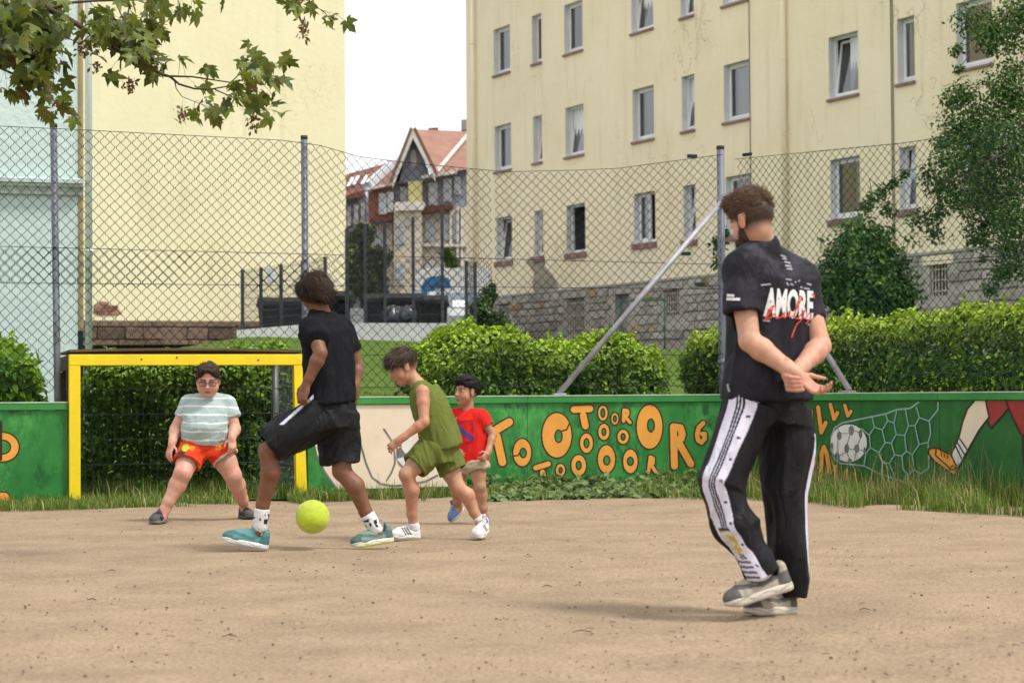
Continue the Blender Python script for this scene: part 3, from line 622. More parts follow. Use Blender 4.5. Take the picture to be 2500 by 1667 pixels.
    for sts, w0 in (([[(600, 215), (605, 420)]], 13), ([[(665, 180), (690, 388), (728, 308)]], 9.5), ([[(765, 158), (796, 278), (824, 226)]], 9), ([[(884, 165), (908, 252), (934, 214)]], 8),
                    ([[(688, 735), (694, 560), (712, 505), (735, 560), (760, 715)]], 10), ([[(808, 660), (822, 765)]], 7), ([[(902, 690), (896, 772)]], 6), ([[(965, 720), (967, 795)]], 6), ([[(575, 700), (585, 560), (610, 550), (625, 640), (600, 700)]], 11)):
        p = Paint(wb, WB); p.letter(L8(sts), w0, 3); p.done('letter', o)
    p = Paint(wb, WB); p.ell(c8(915, 475), 47, 48.5, 0); p.ell(c8(915, 475), 44.5, 46, 4)
    for x, y, a, b in ((838, 415, 21, 36), (937, 372, 23, 42), (1013, 400, 15, 38), (900, 518, 20, 40), (982, 520, 22, 36), (778, 500, 12, 32), (1047, 535, 12, 30), (822, 590, 22, 42), (925, 620, 18, 18)): p.ell(c8(x, y), a * 0.2976, b * 0.2976, 5, 10)
    for ln in ([(840, 380), (820, 345)], [(860, 395), (915, 395)], [(828, 450), (828, 560)], [(925, 415), (905, 480)], [(960, 370), (1000, 385)], [(885, 550), (840, 580)], [(920, 520), (962, 525)], [(975, 555), (965, 610)], [(1005, 525), (1040, 540)], [(905, 555), (925, 605)], [(1010, 440), (990, 490)]): p.stroke([c8(*q) for q in ln], 1.6, 5)
    p.done('painted_ball', o)
    p = Paint(wb, WB)
    for ln, w0 in (([(770, 520), (770, 430), (800, 350), (860, 310), (1000, 280), (1220, 235), (1310, 200), (1420, 190), (1490, 140)], 3.8), ([(770, 520), (800, 610), (850, 640), (1040, 660), (1180, 730), (1300, 770), (1450, 815)], 3.4),
                   ([(1650, 140), (1650, 200), (1580, 290), (1590, 400), (1570, 470), (1575, 680), (1500, 730)], 3.2), ([(1110, 265), (1130, 345), (1195, 365), (1240, 290), (1220, 235)], 2.8), ([(1240, 290), (1290, 310), (1315, 205)], 2.8), ([(1290, 310), (1310, 405), (1380, 412), (1410, 335), (1385, 200)], 2.8),
                   ([(1410, 335), (1465, 330), (1500, 265), (1475, 180)], 2.8), ([(1500, 265), (1580, 295)], 2.8), ([(1130, 345), (1090, 410), (1025, 355)], 2.8), ([(1090, 410), (1100, 515), (1170, 550), (1220, 470), (1195, 365)], 2.8), ([(1220, 470), (1270, 475), (1310, 405)], 2.8),
                   ([(1270, 475), (1300, 570), (1360, 580), (1395, 540), (1380, 412)], 2.8), ([(1395, 540), (1445, 570), (1500, 485), (1465, 330)], 2.8), ([(1500, 485), (1570, 470)], 2.8), ([(1170, 550), (1200, 635), (1255, 640), (1300, 570)], 2.8), ([(1200, 635), (1190, 735)], 2.8), ([(1255, 640), (1300, 745)], 2.8),
                   ([(1360, 580), (1370, 690), (1415, 735), (1460, 690), (1445, 570)], 2.8), ([(1415, 735), (1410, 800)], 2.8), ([(1460, 690), (1515, 730)], 2.8), ([(1100, 515), (1065, 560), (1050, 660)], 2.8)):
        p.stroke([c8(*q) for q in ln], w0, 6)
    p.done('painted_net', o)
    p = Paint(wb, WB)
    P8 = lambda pts: [c8(*q) for q in pts]
    p.poly(P8([(1945, 130), (2040, 130), (2068, 260), (1985, 370), (1935, 460), (1893, 532), (1815, 425), (1845, 310), (1880, 210)]), 3); p.poly(P8([(1817, 428), (1893, 535), (1815, 675), (1757, 572)]), 4)
    p.poly(P8([(1575, 520), (1640, 512), (1755, 568), (1815, 690), (1785, 742), (1620, 622), (1570, 560)]), 1)
    p.poly(P8([(2042, 128), (2205, 128), (2228, 190), (2085, 355), (2068, 262)]), 7); p.poly(P8([(2210, 128), (2600, 128), (2600, 410), (2345, 410), (2325, 395), (2230, 190)]), 7)
    for ln, w0 in (([(1945, 132), (1890, 195), (1850, 300), (1820, 425), (1755, 570)], 4), ([(2040, 130), (2068, 262), (1985, 370), (1935, 460), (1893, 535), (1815, 678)], 4), ([(1575, 520), (1640, 512), (1755, 568), (1815, 690), (1785, 742), (1620, 622), (1570, 560), (1575, 520)], 4), ([(1635, 515), (1630, 575), (1760, 690), (1812, 690)], 3),
                   ([(1830, 440), (1890, 530)], 3), ([(1810, 470), (1870, 570)], 3), ([(1795, 500), (1850, 610)], 3), ([(2210, 130), (2230, 195), (2325, 395), (2345, 412), (2352, 640)], 4), ([(2228, 190), (2085, 355), (2048, 285)], 3), ([(1675, 525), (1680, 580)], 2), ([(1700, 540), (1705, 590)], 2), ([(1725, 550), (1730, 600)], 2), ([(1735, 700), (1770, 655), (1812, 690)], 2.5)):
        p.stroke([c8(*q) for q in ln], w0, 0)
    p.done('painted_leg', o)
mural()

# ------------------------------------------------------------------ chain link fence
galv = mat('galvanised', (0.19, 0.205, 0.24), (0.12, 0.13, 0.155), scale=7, rough=0.55, metal=0.3, detail=7, stretch=(1, 1, 0.3))
galvl = mat('galvanised_brace', (0.40, 0.39, 0.41), (0.27, 0.27, 0.29), scale=9, rough=0.55, metal=0.35)
wirem = mat('coated_wire', (0.012, 0.015, 0.015), (0.022, 0.027, 0.026), scale=20, rough=0.6, spec=0.15)
wireg = mat('green_wire', (0.008, 0.028, 0.024), (0.014, 0.045, 0.038), scale=20, rough=0.6, spec=0.15)
def netting(fn, s0, s1, zlo, zhi, D, r, name, m, parent, seed, sag=0.03, n0=-0.11):
    """interlocked zig-zag wires; zlo/zhi functions of s"""
    rng = np.random.default_rng(seed); V = []; Fc = []; half = D / 2
    k = int((s1 - s0) / half); base = 0
    for i in range(k):
        sa = s0 + i * half; zl, zh = zlo(sa), zhi(sa); zt = zh
        m0 = int((zt - zl) / half) + 1; j = np.arange(m0)
        z = zt - j * half; s = sa + np.where((j + i) % 2 == 0, 0.0, half * 1.0)
        n = np.where((j + i) % 2 == 0, 0.0016, -0.0016)
        pts = np.stack([s, n, z], 1)
        wv = np.stack([s * 1.1, z * 1.3, 0 * s + seed], 1)
        pts[:, 0] += 0.012 * vnoise(wv * 1.7, 3); pts[:, 1] += sag * vnoise(wv * 0.8, 5); pts[:, 2] += 0.014 * vnoise(wv * 1.5, 8)
        # rounded corners: two points close to each bend
        q = np.empty((2 * m0, 3)); q[0] = pts[0]; q[-1] = pts[-1]
        if m0 < 3: continue
        d = (pts[1:] - pts[:-1]); q = np.concatenate([pts[:1]] + [np.stack([pts[a] - d[a - 1] * 0.13, pts[a] + d[a] * 0.13]) for a in range(1, m0 - 1)] + [pts[-1:]])
        mm = len(q); off = np.array([(0, r, 0), (0.87 * r, -0.5 * r, 0), (-0.87 * r, -0.5 * r, 0)])
        W = np.array([fn(p[0], p[1] + n0, p[2]) for p in q])
        a0 = np.array(fn(0, 0, 0)); ex = np.array(fn(1, 0, 0)) - a0; ey = np.array(fn(0, 1, 0)) - a0
        offw = off[:, :1] * ex * 1.25 + off[:, 1:2] * ey
        V.append((W[:, None] + offw[None]).reshape(-1, 3))
        a = np.arange(mm - 1)[:, None] * 3 + np.arange(3)[None]; b2 = np.arange(mm - 1)[:, None] * 3 + (np.arange(3)[None] + 1) % 3
        Fc.append((np.stack([a, b2, b2 + 3, a + 3], -1).reshape(-1, 4)) + base); base += 3 * mm
    o = npmesh(name, np.concatenate(V), np.concatenate(Fc), parent, m, smooth=True); return tag(o, kind='stuff')
PXP = {}
def fence():
    Fn = empty('chain_link_fence', LB(0, -0.12, 0), 'tall dark chain link fence with grey steel posts standing behind the painted boards', 'fence')
    s_a = lb(148, 800)[0]; s_b = lb(754, 600)[0]; s_l = s_a - 2.3
    def post(fn, s, zt, lean=0.0, name='post', r=0.030):
        q = MB(fn); q.tube([(s, -0.16, -0.3), (s + lean, -0.16, zt)], r, 14); o = q.build(name, galv, Fn, smooth=True)
        q = MB(fn); q.tube([(s + lean, -0.16, zt), (s + lean, -0.16, zt + 0.03)], [r + 0.004, r + 0.002], 14); q.build('post_cap', mat('black_cap', (0.04, 0.04, 0.045), rough=0.5), o, smooth=True)
    post(LB, s_a, 3.29, -0.05); post(LB, s_b, 3.25, -0.01); post(LB, s_l, 3.3); post(LB, 0.0, 3.27, 0, r=0.036)
    post(WB, 4.2, 3.3)
    # braces
    a, b = lb(1773, 489), lb(1368, 957); q = MB(LB); q.tube([(a[0], -0.10, a[1]), (b[0], -0.05, 0.93)], 0.027, 12); br = q.build('brace', galvl, Fn, smooth=True)
    q = MB(LB); q.bevbox(b[0] - 0.06, b[0] + 0.06, -0.07, 0.0, 0.918, 0.935, 0.004); q.build('foot_plate', galvl, br)
    b = wb(2065, 957); q = MB(WB); q.tube([(0.02, -0.12, 2.66), (b[0], -0.05, 0.94)], 0.027, 12); br = q.build('brace', galvl, Fn, smooth=True)
    q = MB(WB); q.bevbox(b[0] - 0.06, b[0] + 0.06, -0.07, 0.0, 0.923, 0.94, 0.004); q.build('foot_plate', galvl, br)
    for z in (2.72, 1.2):
        q = MB(LB); q.tube([(0, -0.16, z), (0, -0.16, z + 0.05)], 0.042, 12); q.build('clamp', galv, Fn, smooth=True)
    # top line sags between posts
    xs = [s_l, s_a, s_b, (s_b + 0) / 2 - 0.2, 0.0]; tz = [3.3, 3.27, 3.22, 3.0, 3.2]
    def top(s): return float(np.interp(s, xs, tz)) - (0.0 if s > s_b else 0.03 * math.sin(math.pi * min(max((s - s_a) / (s_b - s_a), 0), 1)))
    gl, gr = lb(168, 900)[0], lb(736, 900)[0]
    def low(s): return 1.36 if gl - 0.15 < s < gr + 0.05 else 0.93
    s = s_b; tz2 = [(s_b, 3.22), (lb(900, 350)[0], 3.08), (lb(1240, 380)[0], 2.99), (lb(1500, 370)[0], 3.04), (0, 3.21)]
    def top2(s): return float(np.interp(s, xs[:3] + [t[0] for t in tz2[1:]], tz[:3] + [t[1] for t in tz2[1:]]))
    s_end = lb(1215, 560)[0]
    zmid = lambda s: 2.23 - 0.02 * (s - s_a) * 0.6
    netting(LB, s_l, s_end, lambda s: zmid(s) - 0.36, top2, 0.094, 0.0031, 'upper_netting', wirem, Fn, 1)
    netting(LB, s_l, s_end, low, zmid, 0.094, 0.0031, 'lower_netting', wirem, Fn, 2, n0=-0.125)
    netting(LB, s_end, -0.02, lambda s: 0.95, top2, 0.090, 0.0031, 'corner_netting', wirem, Fn, 4)
    netting(WB, 0.02, 6.0, lambda s: 0.95, lambda s: 3.2 + 0.06 * abs(s - 2.1) / 2.1 - 0.1, 0.085, 0.0029, 'wing_netting', wireg, Fn, 6)
    # line wires
    def lw(fn, s0, s1, z, nn=-0.12, m=wirem, r=0.0028):
        q = MB(fn); n = 24; q.tube([(s0 + (s1 - s0) * i / n, nn, z(s0 + (s1 - s0) * i / n)) for i in range(n + 1)], r, 4); tag(q.build('line_wire', m, Fn))
    lw(LB, s_l, 0, top2, -0.11); lw(LB, s_l, 0, zmid, -0.125); lw(LB, s_l, 0, lambda s: 1.92); lw(LB, s_b + 0.3, 0, lambda s: 1.30 + 0.01 * math.sin(s * 4)); lw(LB, s_b + 0.3, 0, lambda s: 1.0)
    lw(WB, 0, 6, lambda s: 3.1 + 0.06 * abs(s - 2.1) / 2.1, -0.11, wireg); lw(WB, 0, 6, lambda s: 2.05, -0.12, wireg); lw(WB, 0, 6, lambda s: 1.08, -0.12, wireg)
    for z, px in ((3.2, 1700), (2.27, 1682), (1.98, 1716)):
        s = lb(px, 600)[0]; q = MB(LB); q.bevbox(s - 0.05, s + 0.05, -0.10, -0.075, z - 0.035, z, 0.006); q.build('wire_tensioner', wireg, Fn)
    q = MB(WB); q.bevbox(0.13, 0.24, -0.10, -0.075, 3.17, 3.2, 0.006); q.build('wire_tensioner', wireg, Fn)
fence()

# ------------------------------------------------------------------ goal
yellowp = mat('yellow_paint', (0.78, 0.60, 0.008), (0.70, 0.52, 0.01), scale=4, rough=0.45, bump=0.1, bscale=30, spec=0.4)
oldwood = mat('old_wood', (0.13, 0.085, 0.055), (0.075, 0.05, 0.035), scale=9, rough=0.9, bump=0.4, bscale=30, stretch=(0.3, 0.3, 2))
chips(yellowp, (0.55, 0.47, 0.22), 14, 0.68, 0.72); chips(yellowp, (0.12, 0.09, 0.05), 30, 0.70, 0.73, (1, 1, 0.6), 0.8)
rodm = mat('grid_rod', (0.085, 0.095, 0.115), (0.13, 0.14, 0.16), scale=15, rough=0.45, metal=0.3)
def goal():
    g0 = lb(168, 1100)[0]; g1 = lb(748, 1200)[0]; g1t = lb(736, 870)[0]; H = 1.297; w0 = 0.096
    g = empty('football_goal', LB((g0 + g1) / 2, 0, 0), 'yellow painted goal frame with black wire grid back and wooden roof', 'goal')
    q = MB(LB); q.bevbox(g0, g0 + w0, -0.05, 0.06, -0.05, H - w0 - 0.001, 0.006); q.build('goal_post', yellowp, g)
    q = MB(LB); V = [(g1t - w0 * 0.8, H - w0 - 0.001), (g1t, H - w0 - 0.001), (g1, -0.05), (g1 - w0, -0.05)]
    q.prism([(a, 0.06, b) for a, b in V], (0, -0.11, 0)); q.build('goal_post', yellowp, g)
    q = MB(LB); q.bevbox(g0, g1t, -0.05, 0.062, H - w0, H, 0.006); cb = q.build('crossbar', yellowp, g)
    for px, py in ((344, 877), (628, 879), (430, 873)):
        s, z = lb(px, py); q = MB(LB); q.tube([(s, 0.06, z), (s, 0.066, z)], 0.008, 8); q.build('bolt', mat('bolt_dark', (0.05, 0.04, 0.03), rough=0.6), cb)
    dep = 1.5
    # roof boards, slightly warped
    nb = 5
    for i in range(nb):
        n0, n1 = 0.035 - i * (dep + 0.1) / nb, 0.035 - (i + 1) * (dep + 0.1) / nb + 0.006
        q = MB(LB); V = []; k = 10
        for j in range(k + 1):
            s = g0 + 0.01 + (g1t - g0 + 0.02) * j / k; z = H + 0.012 + 0.022 * math.sin(j / k * 2.6 + 0.4 + i * 0.1)
            V += [(s, n0, z), (s, n1, z), (s, n1, z + 0.022), (s, n0, z + 0.022)]
        Fc = [(4 * j + a, 4 * j + (a + 1) % 4, 4 * j + 4 + (a + 1) % 4, 4 * j + 4 + a) for j in range(k) for a in range(4)] + [(0, 1, 2, 3), (4 * k + 3, 4 * k + 2, 4 * k + 1, 4 * k)]
        q.add(V, Fc); q.build('roof_board', oldwood, g)
    q = MB(LB); q.box(g0, g0 + 0.03, -dep, -0.06, H - 0.13, H + 0.0); q.build('side_beam', oldwood, g)
    q = MB(LB); q.box(g0 - 0.005, g0 + 0.045, -dep - 0.02, -dep + 0.12, -0.05, H - 0.135); q.build('side_plank', oldwood, g)
    q = MB(LB); q.box(g0 - 0.005, g0 + 0.045, -0.32, -0.17, -0.05, H - 0.135); q.build('side_plank', oldwood, g)
    # back posts
    for s in (g0 + 0.06, g1 - 0.035):
        q = MB(LB); q.tube([(s, -dep, -0.1), (s, -dep, H - 0.0)], 0.032, 14); q.build('back_post', mat('grey_pipe', (0.25, 0.25, 0.26), (0.18, 0.18, 0.19), scale=5, rough=0.4, metal=0.4), g, smooth=True)
    def grid(fn, a, b, name):
        pn = empty(name, fn(a, 0)); pn.parent = g; pn.location = Vector(fn(a, 0)) - g.location
        k = int(abs(b - a) / 0.066)
        me = None
        for i in range(k + 1):
            s = a + (b - a) * i / k
            q = MB(); q.tube([fn(s, 0.02), fn(s, 1.28)], 0.0032, 5)
            q.build('upright_rod', rodm, pn)
        for z in (0.06, 0.295, 0.53, 0.765, 1.0, 1.235):
            for dn in (-1, 1):
                q = MB(); c0, c1 = fn(a, z, dn * 0.007), fn(b, z, dn * 0.007); q.tube([c0, c1], 0.0042, 5); q.build('cross_rod', rodm, pn)
    grid(lambda s, z, d=0: LB(s, -dep + 0.03 + d, z), g0 + 0.1, g1 - 0.08, 'back_grid')
    grid(lambda s, z, d=0: LB(g1 - 0.045 + d, s, z), -dep + 0.06, -0.07, 'side_grid')
    grid(lambda s, z, d=0: LB(g0 + 0.055 + d, s, z), -dep + 0.06, -0.07, 'side_grid')
goal()

# ------------------------------------------------------------------ bin yard behind the lawn
darkst = mat('dark_steel', (0.035, 0.04, 0.05), (0.055, 0.06, 0.07), scale=6, rough=0.5, metal=0.2)
binm = mat('black_bin', (0.010, 0.0105, 0.012), (0.018, 0.019, 0.021), scale=4, rough=0.6, spec=0.15)
def binyard():
    pts = [(578, 806, 843, 40.5), (725, 793, 832, 41.5), (840, 788, 828, 42.3), (1155, 789, 829, 43.0)]
    W = tag(bpy.data.objects.new('retaining_wall', None), 'low pale concrete retaining wall at the top of the lawn, below the black bins', 'wall'); COL.objects.link(W); W.location = tuple(P(840, 828, 42))
    for (x0, t0, b0, y0), (x1, t1, b1, y1) in zip(pts[:-1], pts[1:]):
        n = 3
        for i in range(n):
            a, c = i / n, (i + 1) / n
            A, Bq = P(x0 + (x1 - x0) * a, t0 + (t1 - t0) * a, y0 + (y1 - y0) * a), P(x0 + (x1 - x0) * c, t0 + (t1 - t0) * c, y0 + (y1 - y0) * c); Bq = A + (Bq - A) * 0.997
            q = MB(); lo = np.array((0, 0, -1.2)); q.prism([A, Bq, Bq + lo, A + lo], (0.0, 0.22, 0)); q.build('slab', mat('pale_concrete', (0.50, 0.51, 0.52), (0.40, 0.41, 0.42), scale=3, rough=0.85, bump=0.15), W)
    def run(label, posts, Y0, dY, rows):
        f = empty('bin_yard_fence', P(posts[0][0], posts[0][2], Y0), label, 'fence', 'steel fences round the bins')
        pp = []
        for i, (x, t, b) in enumerate(posts):
            a, c = P(x, t, Y0 + dY * i), P(x, b, Y0 + dY * i); q = MB(); q.bevbox(a[0] - 0.035, a[0] + 0.035, a[1] - 0.035, a[1] + 0.035, min(c[2], 2.2), a[2], 0.006); q.build('post', darkst, f); pp.append((a, c))
        mb = MB()
        for (a, c), (a2, c2) in zip(pp[:-1], pp[1:]):
            for j in range(rows):
                t = (j + 0.5) / rows; p0, p1 = lerp(a, c, t), lerp(a2, c2, t); mb.tube([p0, p1], 0.0045, 4, caps=False)
            for j in range(1, 22): t = j / 22; mb.tube([lerp(a, a2, t), lerp(c, c2, t)], 0.0028, 3, caps=False)
        tag(mb.build('wire_panel', darkst, f), kind='stuff')
        return f, pp
    f, pp = run('low dark steel fence left of the bin yard with a pale notice', [(592, 658, 800), (637, 653, 799), (686, 645, 797), (739, 635, 795), (794, 627, 792)], 41.3, 0.25, 9)
    run('tall dark steel post fence with five posts in front of the black bins', [(846, 559, 790), (891, 547, 789), (939, 539, 789), (1008, 530, 790), (1079, 515, 790)], 42.9, 0.05, 6)
    run('thin dark fence post beside the facade corner, right of the bins', [(1138, 637, 795), (1160, 640, 795)], 43.2, 0.0, 7)
    a, b = P(651, 652, 41.45), P(669, 690, 41.45)
    q = MB(); q.box(a[0], b[0], a[1] - 0.05, a[1] - 0.04, b[2], a[2]); n = q.build('notice_sign', mat('notice_white', (0.60, 0.63, 0.70), (0.5, 0.53, 0.62), scale=12, rough=0.5), None); tag(n, 'small pale notice sheet hanging on the low bin yard fence', 'sign')
    q = MB()
    for i in range(7):
        z = a[2] - 0.05 - i * 0.04; q.box(a[0] + 0.02, b[0] - 0.02 - 0.03 * (i % 3), a[1] - 0.054, a[1] - 0.0505, z - 0.01, z)
    q.build('print', mat('grey_print', (0.28, 0.3, 0.36), rough=0.6), n)
    def wheelie(px, ytop, Y, w0, label, rz=0.0):
        top = P(px, ytop, Y); zb = 1.95; h = top[2] - zb; b = empty('waste_bin', (top[0], Y + 0.5, zb), label, 'bin', 'black waste bins behind the retaining wall')
        R = Matrix.Rotation(rz, 3, 'Z')
        def fn(x, y, z): v = R @ Vector((x, y, 0)); return np.array((top[0] + v.x, Y + 0.5 + v.y, zb + z))
        q = MB(fn); hw, hd = w0 / 2, 0.5; t = 0.88; z1 = h * 0.80
        q.add([(-hw * t, -hd * t, 0.14), (hw * t, -hd * t, 0.14), (hw * t, hd * t, 0.14), (-hw * t, hd * t, 0.14), (-hw, -hd, z1), (hw, -hd, z1), (hw, hd, z1), (-hw, hd, z1)], [(3, 2, 1, 0), (0, 1, 5, 4), (1, 2, 6, 5), (2, 3, 7, 6), (3, 0, 4, 7)]); q.build('body', binm, b)
        for i in range(7):
            x = -hw + 0.08 + (w0 - 0.16) * i / 6; q = MB(fn); q.add([(x * t - 0.018, -hd * t - 0.015, 0.2), (x * t + 0.018, -hd * t - 0.015, 0.2), (x + 0.018, -hd - 0.015, z1 - 0.05), (x - 0.018, -hd - 0.015, z1 - 0.05), (x * t - 0.018, -hd * t, 0.2), (x * t + 0.018, -hd * t, 0.2), (x + 0.018, -hd + 0.0, z1 - 0.05), (x - 0.018, -hd, z1 - 0.05)], [(0, 1, 2, 3), (0, 3, 7, 4), (1, 5, 6, 2)]); q.build('rib', binm, b)
        q = MB(fn); q.bevbox(-hw - 0.04, hw + 0.04, -hd - 0.05, hd + 0.04, z1 + 0.002, z1 + 0.06, 0.015); q.build('rim', binm, b)
        q = MB(fn); prof = [(-hd - 0.03, z1 + 0.065), (-hd - 0.01, z1 + 0.12), (-0.2, h * 0.985), (0.2, h), (hd, z1 + 0.12), (hd, z1 + 0.065)]; q.prism([(-hw - 0.02, y, z) for y, z in prof], (w0 + 0.04, 0, 0)); ld = q.build('lid', binm, b)
        q = MB(fn); q.tube([(-hw * 0.6, -hd - 0.06, z1 + 0.1), (hw * 0.6, -hd - 0.06, z1 + 0.1)], 0.014, 6); q.build('handle', binm, ld)
        for sx in (-1, 1):
            for sy in (-1, 1): q = MB(fn); q.tube([(sx * hw * 0.75 - 0.02, sy * hd * 0.7, 0.09), (sx * hw * 0.75 + 0.02, sy * hd * 0.7, 0.09)], 0.09, 12); q.build('wheel', mat('rubber', (0.02, 0.02, 0.02), rough=0.8), b)
    wheelie(700, 722, 43.4, 1.32, 'black waste bin leftmost on the wall, behind the black shirted player', 0.06)
    wheelie(806, 706, 43.4, 0.86, 'narrow black waste bin between the black shirted player and the gap')
    wheelie(958, 712, 43.6, 1.22, 'black waste bin with rubbish bags in front, right of the gap')
    wheelie(1040, 717, 44.4, 0.9, 'black waste bin at the right end next to the van')
    # bags
    for x, y, r, lb_ in ((960, 775, 0.27, 'large full black rubbish bag leaning on the right bin'), (995, 770, 0.22, 'smaller knotted black rubbish bag beside the large bag')):
        c = P(x, y, 43.2); n = 24; V = []; Fc = []
        for i in range(13):
            for j in range(n):
                a, bq = math.pi * i / 12, 2 * math.pi * j / n; V.append((math.sin(a) * math.cos(bq), math.sin(a) * math.sin(bq), math.cos(a)))
        V = np.array(V); V = c + V * r * (1 + 0.22 * fbm(V * 2.6 + x, 3))[:, None]
        Fc = np.array([(i * n + j, i * n + (j + 1) % n, (i + 1) * n + (j + 1) % n, (i + 1) * n + j) for i in range(12) for j in range(n)])
        tag(npmesh('rubbish_bag', V, Fc, None, mat('bag_plastic', (0.03, 0.035, 0.045), rough=0.25, spec=0.6), smooth=True), lb_, 'bag', 'rubbish bags by the bins')
    c = P(826, 775, 43.5); q = MB(); q.bevbox(c[0] - 0.05, c[0] + 0.56, 43.6, 43.66, 2.2, P(860, 752, 43.5)[2], 0.01)
    o = q.build('white_screen', mat('white_slats', (0.62, 0.64, 0.66), rough=0.6), None); tag(o, 'white slatted panel between the two groups of black bins', 'panel')
    # white van with a blue rounded panel
    Y = 55.0; a, b = P(1012, 654, Y), P(1165, 770, Y); v = empty('parked_van', ((a[0] + b[0]) / 2, Y, 2.16), 'white van with a blue curved panel parked behind the bins', 'van'); zt = a[2]
    q = MB(); prof = []
    for i in range(9): t = math.pi * i / 16; prof.append((a[0] + 0.45 - 0.45 * math.cos(t), zt - 0.35 + 0.35 * math.sin(t)))
    prof += [(b[0] + 0.4, zt - 0.05), (b[0] + 0.4, 2.5), (a[0], 2.5)]
    q.prism([(x, Y, z) for x, z in prof], (0, 4.5, 0)); q.build('body', mat('van_white', (0.74, 0.75, 0.77), (0.68, 0.69, 0.71), scale=1, rough=0.3, spec=0.5), v)
    pb = [(1028, 735), (1029, 700), (1036, 684), (1050, 676), (1075, 673), (1096, 679), (1101, 704), (1066, 705), (1060, 710), (1060, 737)]
    q = MB(); q.poly([P(x, y, Y - 0.006) for x, y in pb][::-1]); q.build('blue_panel', mat('van_blue', (0.02, 0.13, 0.32), (0.03, 0.17, 0.38), scale=2, rough=0.25), v)
    cu = bpy.data.curves.new('lettering', 'FONT'); cu.body = 'TO'; cu.size = 0.36; to = bpy.data.objects.new('lettering', cu); COL.objects.link(to)
    bpy.context.view_layer.update(); me = bpy.data.meshes.new_from_object(to.evaluated_get(bpy.context.evaluated_depsgraph_get())); bpy.data.objects.remove(to)
    for vv in me.vertices: x, y = vv.co.x, vv.co.y; pw = P(1072, 735, Y - 0.01); vv.co = (pw[0] - y, Y - 0.01, pw[2] + x)
    link('lettering', me, v, mat('van_text', (0.06, 0.08, 0.12), rough=0.5))
    for x in (a[0] + 0.35, b[0] + 0.1):
        q = MB(); q.tube([(x - 0.1, Y + 0.3, 2.5), (x + 0.1, Y + 0.3, 2.5)], 0.34, 18); q.build('wheel', mat('rubber', (0.02, 0.02, 0.02), rough=0.8), v)
    # front of a silver car behind the wall's right end
    c = P(1118, 790, 47.0); k = empty('parked_car', (c[0], 47, 2.16), 'silver car with a paper behind its windscreen, right end of the bins', 'car')
    def fn(x, y, z): return np.array((c[0] + x, 47 + y, 2.16 + z))
    cm = mat('car_silver', (0.42, 0.43, 0.44), rough=0.3, metal=0.4)
    q = MB(fn); q.prism([(-0.78, y, z) for y, z in ((0, 0.3), (0, 0.66), (0.1, 0.74), (0.9, 0.86), (1.6, 1.32), (2.9, 1.36), (3.8, 0.95), (4.1, 0.9), (4.1, 0.3))], (1.56, 0, 0)); q.build('body', cm, k)
    q = MB(fn); q.quad((-0.66, 0.93, 0.885), (0.66, 0.93, 0.885), (0.58, 1.53, 1.29), (-0.58, 1.53, 1.29)); ws = q.build('windscreen', mat('car_glass', (0.10, 0.12, 0.14), rough=0.05, spec=0.8), k)
    q = MB(fn); q.quad((-0.15, 0.95, 0.91), (0.15, 0.95, 0.91), (0.15, 1.2, 1.08), (-0.15, 1.2, 1.08)); q.build('paper', mat('paper_white', (0.75, 0.75, 0.78), rough=0.7), ws)
    for sx in (-0.6, 0.6): q = MB(fn); q.bevbox(sx - 0.14, sx + 0.14, -0.03, 0.05, 0.56, 0.68, 0.02); q.build('headlight', mat('lamp_glass', (0.7, 0.7, 0.72), rough=0.1), k)
    for sx in (-0.7, 0.7):
        for y in (0.8, 3.3): q = MB(fn); q.tube([(sx - 0.09, y, 0.3), (sx + 0.09, y, 0.3)], 0.3, 16); q.build('wheel', mat('rubber', (0.02, 0.02, 0.02), rough=0.8), k)
    # green pipe frame by the facade
    A, Bq = P(1513, 735, 50.5), P(1622, 732, 49.0); q = MB()
    g = empty('carpet_frame', ((A[0] + Bq[0]) / 2, 49.8, 1.8), 'thin green pipe frame standing in front of the stone base', 'frame'); gm = mat('green_pipe', (0.02, 0.16, 0.12), rough=0.5)
    for p0, p1, nm in ((A, (A[0], A[1], 1.5), 'leg'), (Bq, (Bq[0], Bq[1], 1.5), 'leg'), (A, Bq, 'bar')): q = MB(); q.tube([p0, p1], 0.022, 8); q.build(nm, gm, g, smooth=True)
binyard()

